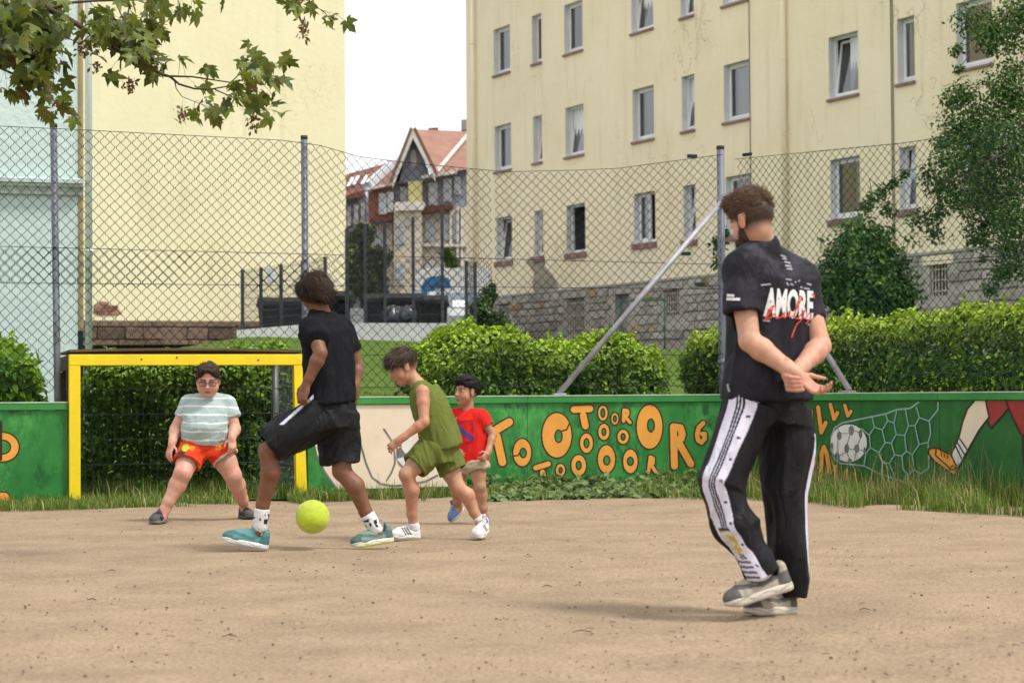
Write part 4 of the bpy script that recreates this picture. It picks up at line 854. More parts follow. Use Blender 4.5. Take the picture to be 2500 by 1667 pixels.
# ------------------------------------------------------------------ house with red roofs in the gap
def c6(x, y): return (830 + x * 0.3828, 260 + y * 0.3828)
def tiles(name, c1, c2, sc_=1.0):
    m = mat(name, c1, c2, scale=1.2, rough=0.9, detail=8)
    n, l = m.node_tree.nodes, m.node_tree.links; b = n['Principled BSDF']; geo = [x for x in n if x.type == 'NEW_GEOMETRY'][0]
    wv = n.new('ShaderNodeTexWave'); wv.bands_direction = 'Z'; wv.wave_profile = 'SAW'; wv.inputs['Scale'].default_value = 0.85 * sc_; wv.inputs['Distortion'].default_value = 0.5; l.new(geo.outputs['Position'], wv.inputs[0])
    bp = n.new('ShaderNodeBump'); bp.inputs['Strength'].default_value = 1.0; bp.inputs['Distance'].default_value = 0.12; l.new(wv.outputs[0], bp.inputs['Height']); l.new(bp.outputs[0], b.inputs['Normal']); return m
def farhouse():
    Y = 95.0; k = empty('corner_house', P(1000, 740, Y), 'old gabled house with red tiled roofs and slate cladding seen in the gap', 'house')
    redt = tiles('red_tiles', (0.34, 0.19, 0.145), (0.26, 0.145, 0.11)); brt = tiles('brown_tiles', (0.20, 0.085, 0.065), (0.15, 0.07, 0.06))  # tile red paled in the colour to stand in for distance haze
    slate = mat('slate', (0.25, 0.245, 0.29), (0.18, 0.18, 0.215), scale=2, rough=0.7, bump=0.4, bscale=8); brick = mat('house_brick', (0.26, 0.10, 0.075), (0.18, 0.08, 0.065), scale=3, rough=0.9)
    cream = mat('house_cream', (0.60, 0.53, 0.43), (0.50, 0.44, 0.36), scale=1.2, rough=0.9); trim = mat('house_trim', (0.62, 0.58, 0.52), (0.5, 0.46, 0.42), scale=2, rough=0.8)
    gl = mat('far_glass', (0.30, 0.34, 0.38), (0.45, 0.5, 0.55), scale=0.6, rough=0.15, spec=0.6); olive = mat('olive_panel', (0.40, 0.36, 0.16), rough=0.8)
    def pr(name, pts, y, th, m): q = MB(); q.prism([P(*c6(*p), y) for p in pts], (0, th, 0)); return q.build(name, m, k)
    pr('wall', [(180, 520), (335, 490), (335, 760), (180, 760)], Y, 6, brick); pr('wall', [(150, 740), (335, 740), (335, 1420), (150, 1420)], Y - 0.15, 6, cream)
    pr('wall', [(335, 480), (540, 470), (740, 410), (810, 400), (810, 700), (540, 700), (335, 700)], Y + 0.3, 6, slate)
    pr('wall', [(480, 690), (810, 640), (810, 1420), (480, 1420)], Y - 0.2, 6, cream)
    pr('bay', [(345, 650), (520, 640), (520, 1420), (335, 1420)], Y - 1.0, 2, cream); pr('bay_panel', [(435, 480), (522, 475), (522, 608), (435, 608)], Y - 0.6, 1.0, olive)
    pr('balcony', [(345, 625), (360, 610), (535, 606), (538, 640), (525, 660), (350, 665)], Y - 1.3, 1.3, trim)
    # gable and roofs
    pr('gable', [(465, 160), (415, 330), (375, 490), (575, 475), (530, 320)], Y - 0.1, 5, slate)
    ap, le, re = P(*c6(465, 145), Y - 0.8), P(*c6(335, 480), Y - 0.8), P(*c6(608, 440), Y - 0.8)
    for e, nm in ((le, 'verge_board'), (re, 'verge_board')):
        q = MB(); d = nrm(e - ap); up = np.array((0, 0, -0.42)); q.prism([ap, e, e + up * 0.7, ap + up], (0, 0.18, 0)); q.build(nm, trim, k)
    bk = np.array((0, 7.0, 0)); q = MB(); q.prism([ap, re, re + bk, ap + bk + np.array((0, 0, 0))], (0.12, 0, 0.12)); q.build('roof', redt, k); q = MB(); q.prism([ap, ap + bk, le + bk, le], (-0.12, 0, 0.12)); q.build('roof', redt, k)
    q = MB(); q.poly([P(*c6(467, 146), Y + 3), P(*c6(608, 430), Y - 0.4), P(*c6(745, 412), Y - 0.4), P(*c6(840, 395), Y - 0.4), P(*c6(840, 160), Y + 5)]); q.build('roof', redt, k)
    q = MB(); q.tube([P(*c6(612, 420), Y - 0.5), P(*c6(812, 185), Y + 4)], 0.10, 5); q.build('ridge_flashing', trim, k)
    q = MB(); q.poly([P(*c6(340, 345), Y + 5), P(*c6(400, 330), Y + 5), P(*c6(345, 490), Y - 0.3), P(*c6(180, 520), Y - 0.3)]); q.build('roof', redt, k)
    q = MB(); q.tube([P(*c6(175, 515), Y - 0.4), P(*c6(375, 340), Y + 4.5)], 0.28, 6); q.build('ridge_flashing', mat('zinc_far', (0.45, 0.46, 0.50), rough=0.6), k)
    pr('cornice', [(165, 520), (345, 484), (345, 498), (165, 536)], Y - 0.5, 0.5, trim); pr('cornice', [(520, 442), (600, 428), (750, 405), (750, 425), (600, 448), (520, 460)], Y - 0.5, 0.5, trim)
    pr('eave', [(190, 720), (335, 700), (335, 722), (190, 748)], Y - 0.9, 0.9, brt); pr('eave', [(490, 690), (530, 640), (715, 622), (720, 650)], Y - 0.9, 0.8, brt)
    pr('chimney', [(563, 150), (563, 138), (625, 134), (625, 150)], Y + 4, 1, brick); pr('chimney', [(773, 150), (773, 85), (830, 80), (830, 150)], Y + 5, 1.2, mat('chimney_grey', (0.28, 0.24, 0.25), rough=0.9)); pr('chimney', [(300, 365), (300, 342), (342, 345), (342, 365)], Y + 4, 1, brick)
    def win(x0, x1, y0, y1, y, bars=1):
        q = MB(); p = [P(*c6(x0, y0), y), P(*c6(x1, y0), y), P(*c6(x1, y1), y), P(*c6(x0, y1), y)]; q.prism(p, (0, 0.12, 0)); wd = q.build('window', trim, k)
        for i in range(bars + 1):
            a, b = x0 + 4 + (x1 - x0 - 8) * i / (bars + 1) + 1.5, x0 + 4 + (x1 - x0 - 8) * (i + 1) / (bars + 1) - 1.5
            for t0, t1 in ((0.04, 0.32), (0.36, 0.96)):
                q = MB(); q.prism([P(*c6(a, y0 + (y1 - y0) * t0), y - 0.02), P(*c6(b, y0 + (y1 - y0) * t0), y - 0.02), P(*c6(b, y0 + (y1 - y0) * t1), y - 0.02), P(*c6(a, y0 + (y1 - y0) * t1), y - 0.02)], (0, 0.01, 0)); q.build('pane', gl, wd)
    for a in ((248, 296, 555, 688), (302, 340, 545, 675)): win(*a, Y - 0.14)
    for a in ((385, 430, 515, 612), (565, 620, 488, 628), (660, 712, 462, 605), (728, 770, 450, 560)): win(*a, Y + 0.14)
    for a in ((362, 412, 740, 880), (360, 410, 1000, 1140)): win(*a, Y - 1.14)
    for a in ((545, 600, 722, 862), (660, 700, 690, 850), (720, 760, 690, 850), (545, 600, 985, 1130), (225, 275, 790, 900), (230, 280, 1000, 1120)): win(*a, (Y - 0.34) if a[0] > 400 else Y - 0.3)
    q = MB(); n = 14; q.poly([P(*c6(469 + 19 * math.cos(2 * math.pi * i / n), 330 + 55 * math.sin(2 * math.pi * i / n)), Y - 0.14) for i in range(n)][::-1]); q.build('window', trim, k)
    q = MB(); q.poly([P(*c6(469 + 11 * math.cos(2 * math.pi * i / n), 330 + 42 * math.sin(2 * math.pi * i / n)), Y - 0.17) for i in range(n)][::-1]); q.build('pane', gl, k)
    for x in (700, 745, 770): pr('pilaster', [(x, 640), (x + 14, 640), (x + 14, 1300), (x, 1300)], Y - 0.5, 0.3, trim)
    pr('cornice', [(480, 870), (810, 880), (810, 895), (480, 890)], Y - 0.55, 0.35, trim)
    # neighbouring lower house on the left
    h = empty('slate_house', P(870, 740, 100), 'lower house with brown tiled roof and skylights left of the gabled house', 'house'); k = h
    pr('wall', [(-120, 590), (165, 560), (165, 1400), (-120, 1400)], 100, 6, slate)
    q = MB(); q.poly([P(*c6(-120, 470), 106), P(*c6(50, 430), 106), P(*c6(340, 350), 106), P(*c6(160, 530), 99.6), P(*c6(160, 575), 99.5), P(*c6(-120, 620), 99.5)]); q.build('roof', brt, h)
    for i, (x, y) in enumerate(((60, 470), (95, 460), (150, 455), (200, 445))):
        q = MB(); q.poly([P(*c6(x + 14, y - 18), 102.6), P(*c6(x + 34, y - 22), 102.6), P(*c6(x + 2, y + 36), 100.9), P(*c6(x - 20, y + 40), 100.9)]); q.build('skylight', mat('skylight_glass', (0.75, 0.77, 0.8), rough=0.1, spec=0.8), h)
    for a in ((90, 115, 630, 750), (135, 160, 620, 745), (48, 68, 640, 760)): win(*a, 99.85)
farhouse()
# ------------------------------------------------------------------ plants
leafm = mat('leaf', vcol=True, rough=0.5, spec=0.35, trans=0.28, island=0.22)
darkleaf = mat('dark_leaf', vcol=True, rough=0.5, spec=0.3, trans=0.2, island=0.25)
barkm = mat('bark', (0.10, 0.075, 0.055), (0.06, 0.045, 0.035), scale=20, rough=0.95, bump=0.5)
def on_line(px, off, right=False):
    """ground point seen in pixel column px, on the line off metres behind the fence"""
    O = (CORNER - (WN if right else FN) * off); return hit(px, 960, O, WN if right else FN)
def shades(n, a, b, rng, young=None, yc=None):
    t = rng.random((n, 1)) ** 1.2; c = np.array(a) * (1 - t) + np.array(b) * t
    if young is not None: y = np.clip(young, 0, 1)[:, None]; c = c * (1 - y) + np.array(yc) * y * (0.8 + 0.4 * rng.random((n, 1)))
    return c
def hedge(name, label, p0, p1, depth, hx, hz, n, L, c0, c1, yc, seed, z0=None, shoots=60, cat='hedge', group=None, topy=0.16, jit=1.5):
    rng = np.random.default_rng(seed); p0 = np.array(p0, float); p1 = np.array(p1, float); p0[2] = p1[2] = 0
    ln = np.linalg.norm(p1 - p0); t = (p1 - p0) / ln; nn = np.array((t[1], -t[0], 0))          # towards the camera side
    if nn[1] > 0: nn = -nn
    g0 = float(terr((p0[0] + p1[0]) / 2, (p0[1] + p1[1]) / 2)) if z0 is None else z0
    o = empty(name, (*((p0 + p1) / 2)[:2], g0), label, cat, group)
    hs = lambda u: np.interp(u, hx, hz)
    k = n; face = rng.choice(5, k, p=[0.50, 0.26, 0.08, 0.08, 0.08]); u = rng.random(k); v = rng.random(k); wv = rng.random(k) * 2 - 1
    H = hs(u); pos = np.zeros((k, 3)); nor = np.zeros((k, 3)); d = depth / 2
    uu = np.where(face == 3, 0.0, np.where(face == 4, 1.0, u)); H = hs(uu)
    a = np.where(face == 0, d, np.where(face == 2, -d, wv * d)); z = np.where(face == 1, H, v * H)
    # round off the upper edges and the ends
    r = 0.16; ez = np.clip((z - (H - r)) / r, 0, 1); a = a * (1 - 0.28 * ez ** 2); z = z - 0.10 * (np.abs(a) / d) ** 4 * (face == 1)
    eu = np.clip(1 - np.minimum(uu, 1 - uu) * ln / 0.25, 0, 1); a = a * (1 - 0.35 * eu ** 2)
    nor += np.where((face == 0)[:, None], nn, 0) + np.where((face == 1)[:, None], (0, 0, 1.0), 0) + np.where((face == 2)[:, None], -nn, 0) + np.where((face == 3)[:, None], -t, 0) + np.where((face == 4)[:, None], t, 0)
    nor[:, 2] += ez * 0.8
    pos = p0 + t * (uu * ln)[:, None] + nn * a[:, None]; pos[:, 2] = g0 + z
    nz_ = fbm(pos * 4.2, 3, seed) * 0.075 * jit + fbm(pos * 1.6, 2, seed + 3) * 0.06 * jit
    inw = rng.exponential(0.055, k) - 0.02
    pos += nor / np.linalg.norm(nor, axis=1, keepdims=True) * (nz_ - inw)[:, None]
    pos[:, 2] = np.maximum(pos[:, 2], g0 + 0.02)
    # interior leaves and shoots standing out of the top
    ki = n // 6; ui = rng.random(ki); pi = p0 + t * (ui * ln)[:, None] + nn * ((rng.random(ki) * 2 - 1) * d * 0.75)[:, None]; pi[:, 2] = g0 + rng.random(ki) * hs(ui) * 0.92
    young = np.clip((pos[:, 2] - g0 - (H - topy)) / topy, 0, 1) * (inw < 0.06) * (0.45 + 0.55 * rng.random(k)); young = np.maximum(young, (rng.random(k) < 0.14) * 0.8 * (inw < 0.03))  # paler young growth near the top, tone also raised to look sunlit
    sp, sn, sy = [], [], []
    for i in range(shoots):
        us = rng.random(); b = p0 + t * us * ln + nn * (rng.random() * 2 - 1) * d * 0.85; b[2] = g0 + hs(us) - 0.04; h = rng.uniform(0.05, 0.13) + 0.14 * rng.random() ** 4; dr = nrm((rng.normal() * 0.25, rng.normal() * 0.25, 1))
        for j in range(int(6 + h * 50)):
            q = b + dr * h * j / (6 + h * 50); sp.append(q); an = j * 2.4; sn.append((math.cos(an), math.sin(an), 0.9)); sy.append(0.75 + 0.25 * rng.random())
    pos = np.concatenate([pos, pi, np.array(sp).reshape(-1, 3)]); nor = np.concatenate([nor, rng.normal(size=(ki, 3)), np.array(sn).reshape(-1, 3)]); young = np.concatenate([young, np.zeros(ki), np.array(sy)])
    m = len(pos); nor = nor / (np.linalg.norm(nor, axis=1, keepdims=True) + 1e-6) + rng.normal(size=(m, 3)) * 0.55 + np.array((0, 0, 0.35))
    tip = rng.normal(size=(m, 3)) + np.array((0, 0, -0.25)) + nor * 0.2; Ls = L * rng.uniform(0.65, 1.25, m)
    tag(leaf_mesh('foliage', pos, nor, tip, Ls, Ls * rng.uniform(0.5, 0.68, m), shades(m, c0, c1, rng, young, yc), o, leafm), kind='stuff')
    mb = MB()
    for i in range(max(4, int(ln * 5))):
        us = (i + 0.5) / max(4, int(ln * 5)); b = p0 + t * us * ln + nn * rng.uniform(-0.1, 0.1); b[2] = g0 - 0.03
        for j in range(3):
            e = b + t * rng.normal() * 0.15 + nn * rng.uniform(-d, d) * 0.8; e[2] = g0 + hs(us) * rng.uniform(0.6, 0.95); mid = lerp(b, e, 0.5) + rng.normal(size=3) * 0.04; mb.tube([b, mid, e], [0.014, 0.009, 0.004], 5)
    mb.build('stems', barkm, o, smooth=True)
    return o
GA, GB, YG = (0.040, 0.105, 0.010), (0.10, 0.22, 0.020), (0.30, 0.45, 0.030)
def plants():
    hp = lambda px, off: on_line(px, off)
    hedge('hedge', 'clipped dark leafy hedge seen through the wire grid of the goal', hp(222, 2.15), hp(742, 2.15), 0.8, [0, 1], [1.27, 1.30], 17000, 0.058, GA, GB, (0.27, 0.42, 0.03), 21, shoots=30, topy=0.35)
    a, b = hp(1008, 1.5), hp(1600, 1.5)
    xs = [0, .06, .15, .24, .30, .45, .58, .70, .77, .9, 1]; ys = [1.22, 1.33, 1.43, 1.52, 1.54, 1.41, 1.37, 1.44, 1.46, 1.38, 1.31]
    hedge('hedge', 'bright green leafy hedge behind the lettered board, left of the slanted brace foot', a, b, 0.9, xs, ys, 21000, 0.060, (0.038, 0.10, 0.010), (0.10, 0.215, 0.018), (0.38, 0.55, 0.035), 22, shoots=110, topy=0.28)
    a = P(1730, 960, 21.2); b = P(2760, 960, 16.9)
    hedge('hedge', 'long bright green hedge behind the man and the right hand fence', a, b, 1.0, [0, .05, .15, .5, 1], [1.40, 1.55, 1.55, 1.58, 1.64], 36000, 0.056, (0.036, 0.095, 0.010), (0.095, 0.205, 0.018), (0.40, 0.53, 0.035), 23, shoots=130, topy=0.28)
    a, b = hp(-90, 0.85), hp(92, 0.85)
    hedge('bush', 'leafy green bush behind the left board, beside the goal box', a, b, 0.9, [0, .4, .75, 1], [1.30, 1.40, 1.30, 1.05], 5200, 0.085, (0.05, 0.14, 0.012), (0.13, 0.29, 0.025), (0.3, 0.5, 0.04), 24, shoots=40, cat='bush')
    # blobs of foliage: list of (centre, radii, n)
    def blob(name, label, blobs, L, c0, c1, seed, cat, stems=(), young=0.1, yc=(0.2, 0.3, 0.03), m=darkleaf, shell=0.55, droop=-0.2, group=None, base=None, wl=0.55):
        rng = np.random.default_rng(seed); o = empty(name, base if base is not None else blobs[0][0], label, cat, group); Ps, Ns = [], []
        for c, rr, n in blobs:
            v = rng.normal(size=(n, 3)); v /= np.linalg.norm(v, axis=1, keepdims=True); r = rng.random(n) ** shell
            r = r * (1 + 0.35 * fbm(v * 2.3 + np.array(c), 2, seed)); Ps.append(np.array(c) + v * r[:, None] * np.array(rr)); Ns.append(v * 0.7)
        pos = np.concatenate(Ps); nor = np.concatenate(Ns); k = len(pos)
        # open gaps: drop leaves where a coarse noise is low
        keep = fbm(pos * 3.1, 2, seed + 9) > -0.42; pos, nor = pos[keep], nor[keep]; k = len(pos)
        nor = nor + rng.normal(size=(k, 3)) * 0.6 + np.array((0, 0, 0.5)); tip = rng.normal(size=(k, 3)) + np.array((0, 0, droop)); Ls = L * rng.uniform(0.6, 1.3, k)
        tag(leaf_mesh('crown', pos, nor, tip, Ls, Ls * wl, shades(k, c0, c1, rng, (rng.random(k) < young) * 0.8, yc), o, m, six=L > 0.05), kind='stuff')
        mb = MB()
        for pts, r0, r1 in stems: mb.tube(pts, list(np.linspace(r0, r1, len(pts))), 7)
        if stems: mb.build('trunk', barkm, o, smooth=True)
        return o
    B = lambda px, py, Y, r, n, sz=1.0: (P(px, py, Y), (r / F * Y, r / F * Y * 0.9, r / F * Y * sz), n)
    blob('tall_bush', 'dense dark green cone shaped bush in front of the facade behind the man', [B(2115, 600, 38, 78, 2600, 0.9), B(2075, 660, 38, 85, 2600), B(2150, 670, 38, 85, 2600), B(2060, 725, 38, 75, 1800, .7), B(2180, 720, 38, 80, 2000, .7), B(2110, 700, 37.5, 95, 2600)], 0.10, (0.022, 0.075, 0.014), (0.065, 0.16, 0.022), 31, 'bush', [([P(2110, 800, 38), P(2112, 700, 38), P(2115, 590, 38)], 0.05, 0.015)], base=(*P(2110, 800, 38)[:2], 1.6))
    blob('shrub', 'dark narrow shrub at the left corner of the right facade', [B(1175, 760, 46, 38, 800), B(1195, 720, 46.3, 22, 380, 1.6), B(1165, 790, 46, 34, 500), B(1215, 785, 46, 28, 400)], 0.11, (0.016, 0.05, 0.012), (0.05, 0.11, 0.02), 32, 'shrub', [([P(1180, 810, 46), P(1190, 720, 46.2)], 0.03, 0.01)])
    blob('street_tree', 'olive green tree standing in the gap before the old house', [B(870, 620, 62, 48, 900), B(905, 660, 62, 42, 800), B(885, 570, 62, 30, 400), B(860, 690, 62, 45, 800), B(915, 715, 62, 40, 600), B(935, 630, 62, 20, 150)], 0.20, (0.045, 0.07, 0.015), (0.11, 0.12, 0.03), 33, 'tree', [([P(885, 790, 62), P(888, 690, 62), P(880, 590, 62)], 0.12, 0.03)], base=(*P(885, 790, 62)[:2], 2.16))
    blob('street_tree', 'small light green sapling right of the tall bin yard posts', [B(1100, 640, 66, 18, 140), B(1115, 690, 66, 20, 160), B(1090, 620, 66, 14, 90)], 0.20, (0.08, 0.14, 0.02), (0.16, 0.24, 0.03), 34, 'tree', [([P(1105, 760, 66), P(1104, 630, 66)], 0.06, 0.02)], base=(*P(1105, 760, 66)[:2], 2.16))
    blob('young_tree', 'thin sparse sapling beside the corner fence post, left of the man', [B(1752, 600, 30, 22, 90), B(1765, 570, 30, 16, 60), B(1755, 640, 30, 16, 50)], 0.085, (0.02, 0.06, 0.012), (0.05, 0.12, 0.02), 35, 'tree', [([P(1790, 800, 30), P(1772, 640, 30), P(1757, 590, 30)], 0.02, 0.006), ([P(1772, 640, 30), P(1748, 612, 30)], 0.008, 0.003)], base=(*P(1790, 800, 30)[:2], float(terr(P(1790, 800, 30)[0], 30))))
    # big tree at the right edge, hanging over the fence
    CL = [(2369, 47, 48), (2391, 90, 40), (2427, 72, 55), (2467, 72, 66), (2337, 119, 22), (2492, 22, 66), (2424, 123, 18), (2481, 163, 56), (2495, 217, 66), (2322, 246, 36), (2358, 231, 46), (2395, 246, 56), (2445, 224, 66), (2337, 311, 56), (2391, 307, 76), (2463, 289, 86),
          (2301, 347, 32), (2319, 390, 56), (2373, 380, 76), (2445, 380, 95), (2495, 361, 95), (2265, 427, 28), (2293, 452, 46), (2337, 470, 56), (2391, 470, 76), (2463, 470, 95), (2185, 445, 15), (2156, 466, 22), (2131, 484, 22), (2113, 506, 17), (2167, 513, 22), (2246, 535, 34), (2293, 524, 40), (2409, 542, 72), (2481, 542, 72),
          (2221, 586, 26), (2210, 637, 13), (2283, 572, 26), (2384, 586, 34), (2395, 630, 18), (2463, 604, 52), (2445, 666, 34), (2420, 705, 28), (2474, 658, 36), (2560, 120, 100), (2570, 300, 120), (2570, 480, 110), (2540, 620, 60), (2210, 425, 12), (2340, 170, 12)]
    rng = np.random.default_rng(41); bl, stems = [], []; T0 = P(2690, 900, 21.5); T0[2] = 0; fork = P(2660, 520, 21.5); top_ = P(2620, 150, 21.8)
    stems.append(([T0, lerp(T0, fork, 0.5) + np.array((0.06, 0, 0)), fork, lerp(fork, top_, 0.5), top_], 0.15, 0.04))
    for i, (x, y, r) in enumerate(CL):
        Y = 21.3 + rng.uniform(-0.9, 0.9) * (0.4 if x < 2250 else 1); c = P(x, y, Y); rr = r / F * Y; n = int(48 + r * r * 0.185); bl.append((c, (rr * 1.05, rr * 0.9, rr * 0.95), n))
        pass
    node = [lerp(fork, top_, t) for t in np.linspace(0, 1, 6)]
    for c, rr, n in sorted(bl, key=lambda q: np.linalg.norm(q[0] - lerp(fork, top_, 0.5))):
        j = int(np.argmin([np.linalg.norm(c - q) + max(0, c[2] - q[2]) * 0.5 for q in node])); src = node[j]; mid = lerp(src, c, 0.5) + np.array((rng.normal() * .04, rng.normal() * .05, 0.07 + rng.normal() * .03)); stems.append(([src, mid, c, c + np.array((-0.05, 0, -rr[2] * 0.7))], 0.013 if rr[2] > .12 else .006, 0.002)); node.append(c)
    blob('leafy_tree', 'small leaved dark green tree drooping over the fence at the right edge', bl, 0.045, (0.026, 0.072, 0.013), (0.08, 0.16, 0.024), 42, 'tree', stems, 0.06, (0.15, 0.24, 0.03), base=(*T0[:2], 0), droop=-0.5, wl=0.6, shell=0.5)
plants()

# ------------------------------------------------------------------ maple branches hanging in at the top left
def c1(x, y): return (x * 0.36155, y * 0.36155)
def maple():
    rng = np.random.default_rng(5); Y0 = 11.0
    mp_ = empty('maple_tree', (-6.4, Y0, 0), 'maple branches with lobed leaves and seed bunches hanging in at top left', 'tree')
    bk = mat('twig_bark', (0.075, 0.055, 0.04), (0.05, 0.038, 0.03), scale=30, rough=0.9)
    def pw(x, y, d=0.0): return P(*c1(x, y), Y0 + d)
    trunk = np.array((-6.4, Y0 + 0.3, 0.0))
    br = [([trunk + (0, 0, 3.4), trunk + (1.6, -0.1, 4.4), pw(-700, -420, .1), pw(-260, -260, .05), pw(230, -20), pw(330, 60), pw(480, 140), pw(620, 230), pw(760, 325), pw(860, 370), pw(960, 440), pw(1090, 500), pw(1150, 520), pw(1210, 570), pw(1310, 600), pw(1420, 605), pw(1530, 585), pw(1640, 480)], 0.026, 0.003),
          ([pw(1110, 515), pw(1300, 520), pw(1500, 550), pw(1640, 570), pw(1760, 520)], 0.006, 0.002), ([pw(330, 70), pw(480, 20), pw(640, 8), pw(1100, -5), pw(1500, -20)], 0.010, 0.004), ([pw(-260, -260, .05), pw(-60, 330), pw(0, 460), pw(130, 520), pw(240, 560)], 0.016, 0.003), ([pw(-100, 200), pw(0, 370), pw(100, 440), pw(130, 530)], 0.010, 0.003),
          ([pw(620, 230), pw(540, 300), pw(400, 225)], 0.004, 0.0025), ([pw(1450, 605), pw(1550, 650), pw(1640, 680), pw(1760, 750)], 0.004, 0.002), ([pw(1180, 550), pw(1190, 600), pw(1230, 655), pw(1400, 720)], 0.004, 0.0015), ([pw(1500, -20), pw(1850, -60), pw(2050, -10), pw(2200, 90)], 0.006, 0.002), ([pw(800, 60), pw(830, 130), pw(900, 200)], 0.004, 0.002), ([pw(240, 560), pw(310, 680), pw(430, 750)], 0.004, 0.0015), ([pw(420, 220), pw(560, 150), pw(640, 170)], 0.003, 0.0015)]
    for i, (pts, r0, r1) in enumerate(br):
        mb = MB(); mb.tube(pts, list(np.linspace(r0 ** 0.5, r1 ** 0.5, len(pts)) ** 2), 7); mb.build('branch', bk, mp_, smooth=True)
    mb = MB(); mb.tube([trunk, trunk + (0.05, 0, 2), trunk + (0, 0, 3.4), trunk + (-0.3, 0.3, 5.5)], [0.24, 0.2, 0.17, 0.1], 12); mb.build('trunk', barkm, mp_, smooth=True)
    # leaf meshes: five lobes, folded and curled
    lob = [(-90, 0.04), (-64, 0.30), (-38, 0.44), (-20, 0.62), (-2, 0.42), (14, 0.60), (24, 0.70), (36, 0.98), (46, 0.62), (56, 0.50), (68, 0.78), (78, 0.86), (90, 1.12)]
    pts = [(r * math.cos(math.radians(a)), r * math.sin(math.radians(a))) for a, r in lob]; pts = pts + [(-x, y) for x, y in pts[-2:0:-1]]
    lm = mat('maple_leaf', (0.085, 0.125, 0.014), (0.16, 0.18, 0.022), scale=9, rough=0.42, spec=0.4, trans=0.42, objrand=0.45)
    rd = mat('maple_leaf_browned', (0.17, 0.10, 0.03), (0.09, 0.12, 0.02), scale=16, rough=0.5, trans=0.35, objrand=0.3)
    protos = []
    for k in range(10):
        cu, fo, wv = rng.uniform(0.1, 0.7), rng.uniform(0.05, 0.55), rng.uniform(-0.2, 0.2); V = [(0, 0.15, 0)] + [(x, y, 0) for x, y in pts]; W = []
        for x, y, z in V: z = -cu * (y - 0.15) ** 2 * 0.6 + fo * abs(x) * 0.8 - 0.35 * cu * x * x + wv * x * y + rng.normal() * 0.02; W.append((x * (1 - 0.25 * fo), y, z))
        n = len(pts); me = bpy.data.meshes.new('leaf'); me.from_pydata(W, [], [(0, i + 1, (i + 1) % n + 1) for i in range(n)]); me.materials.append(rd if k == 9 else lm); me.update(); protos.append(me)
    # leaf spots (crop pixels): centre, spread, count, size
    spots = [(120, 60, 150, 90, 24), (60, 200, 120, 110, 22), (220, 160, 120, 100, 20), (150, 330, 150, 100, 24), (270, 420, 110, 90, 18), (180, 520, 90, 90, 14), (320, 300, 90, 60, 10), (90, 600, 60, 50, 4), (300, 620, 60, 60, 7), (420, 680, 30, 40, 4), (320, 760, 60, 40, 5), (490, 800, 25, 30, 2), (420, 40, 60, 40, 5),
             (640, 110, 70, 60, 8), (740, 190, 90, 70, 9), (650, 270, 70, 40, 6), (780, 290, 60, 40, 6), (880, 150, 60, 80, 8), (1030, 60, 60, 60, 8), (1040, 180, 60, 60, 7), (830, 40, 60, 40, 4), (930, 270, 70, 50, 7), (1020, 330, 60, 60, 7), (880, 390, 60, 40, 5), (960, 400, 60, 30, 5), (1080, 420, 60, 40, 4), (1200, 60, 70, 40, 6), (1290, 90, 30, 30, 2),
             (640, 370, 30, 30, 2), (750, 520, 40, 25, 2), (1030, 510, 40, 50, 3), (1230, 400, 50, 25, 3), (1400, 470, 60, 20, 3), (1350, 575, 40, 25, 2), (1640, 430, 50, 40, 3), (1720, 380, 60, 50, 5), (1790, 460, 60, 30, 4), (1950, 440, 60, 40, 5), (1850, 550, 60, 30, 4), (1680, 540, 70, 30, 4), (1600, 600, 50, 40, 3), (1580, 680, 50, 50, 4), (1760, 660, 60, 40, 5), (1840, 760, 60, 60, 4),
             (1380, 670, 50, 30, 3), (1450, 750, 50, 50, 4), (1310, 770, 30, 30, 2), (1530, 740, 30, 20, 1), (1940, 20, 90, 30, 4), (2010, 70, 60, 50, 5), (2090, 60, 40, 40, 3), (2230, 110, 60, 50, 4), (1340, 10, 20, 15, 1), (1510, 10, 30, 15, 1), (2340, 150, 10, 30, 1), (10, 600, 15, 40, 1)]
    pet = MB(); cnt = 0; bpts = [p for b in br for p in b[0][-9:]]
    bpts = np.array([lerp(b[0][i], b[0][i + 1], t) for b in br for i in range(len(b[0]) - 1) for t in (0, .25, .5, .75)])
    for (x, y, sx, sy, n) in spots:
        for i in range(n):
            p = pw(x + rng.normal() * sx * 0.55, y + rng.normal() * sy * 0.55, rng.normal() * 0.16); s = rng.uniform(0.052, 0.085)
            fwd = nrm((rng.normal() * 0.8 + 0.3, rng.normal() * 0.7, -0.75 + rng.normal() * 0.45)); up = nrm(np.array((rng.normal() * 0.6, -0.35 + rng.normal() * 0.5, 0.75))); xx = nrm(np.cross(fwd, up)); zz = np.cross(xx, fwd)
            me = protos[9] if rng.random() < 0.10 else protos[rng.integers(0, 9)]
            o = bpy.data.objects.new('leaf', me); COL.objects.link(o); o.parent = mp_
            R = Matrix(((xx[0], fwd[0], zz[0]), (xx[1], fwd[1], zz[1]), (xx[2], fwd[2], zz[2]))); o.rotation_euler = R.to_euler(); o.location = Vector(p) - mp_.location; o.scale = (s, s, s); cnt += 1
            j = np.argmin(np.linalg.norm(bpts - p, axis=1)); q = bpts[j]
            if np.linalg.norm(q - p) < 0.35: pet.tube([q, lerp(q, p, 0.6) + np.array((0, 0, 0.01)), p], 0.0011, 3, caps=False)
    # further leaves of the dense part, joined
    LV = [np.array([v.co[:] for v in me.vertices]) for me in protos[:9]]; LF = np.array([p.vertices[:] for p in protos[0].polygons]); VV, FF, CC = [], [], []
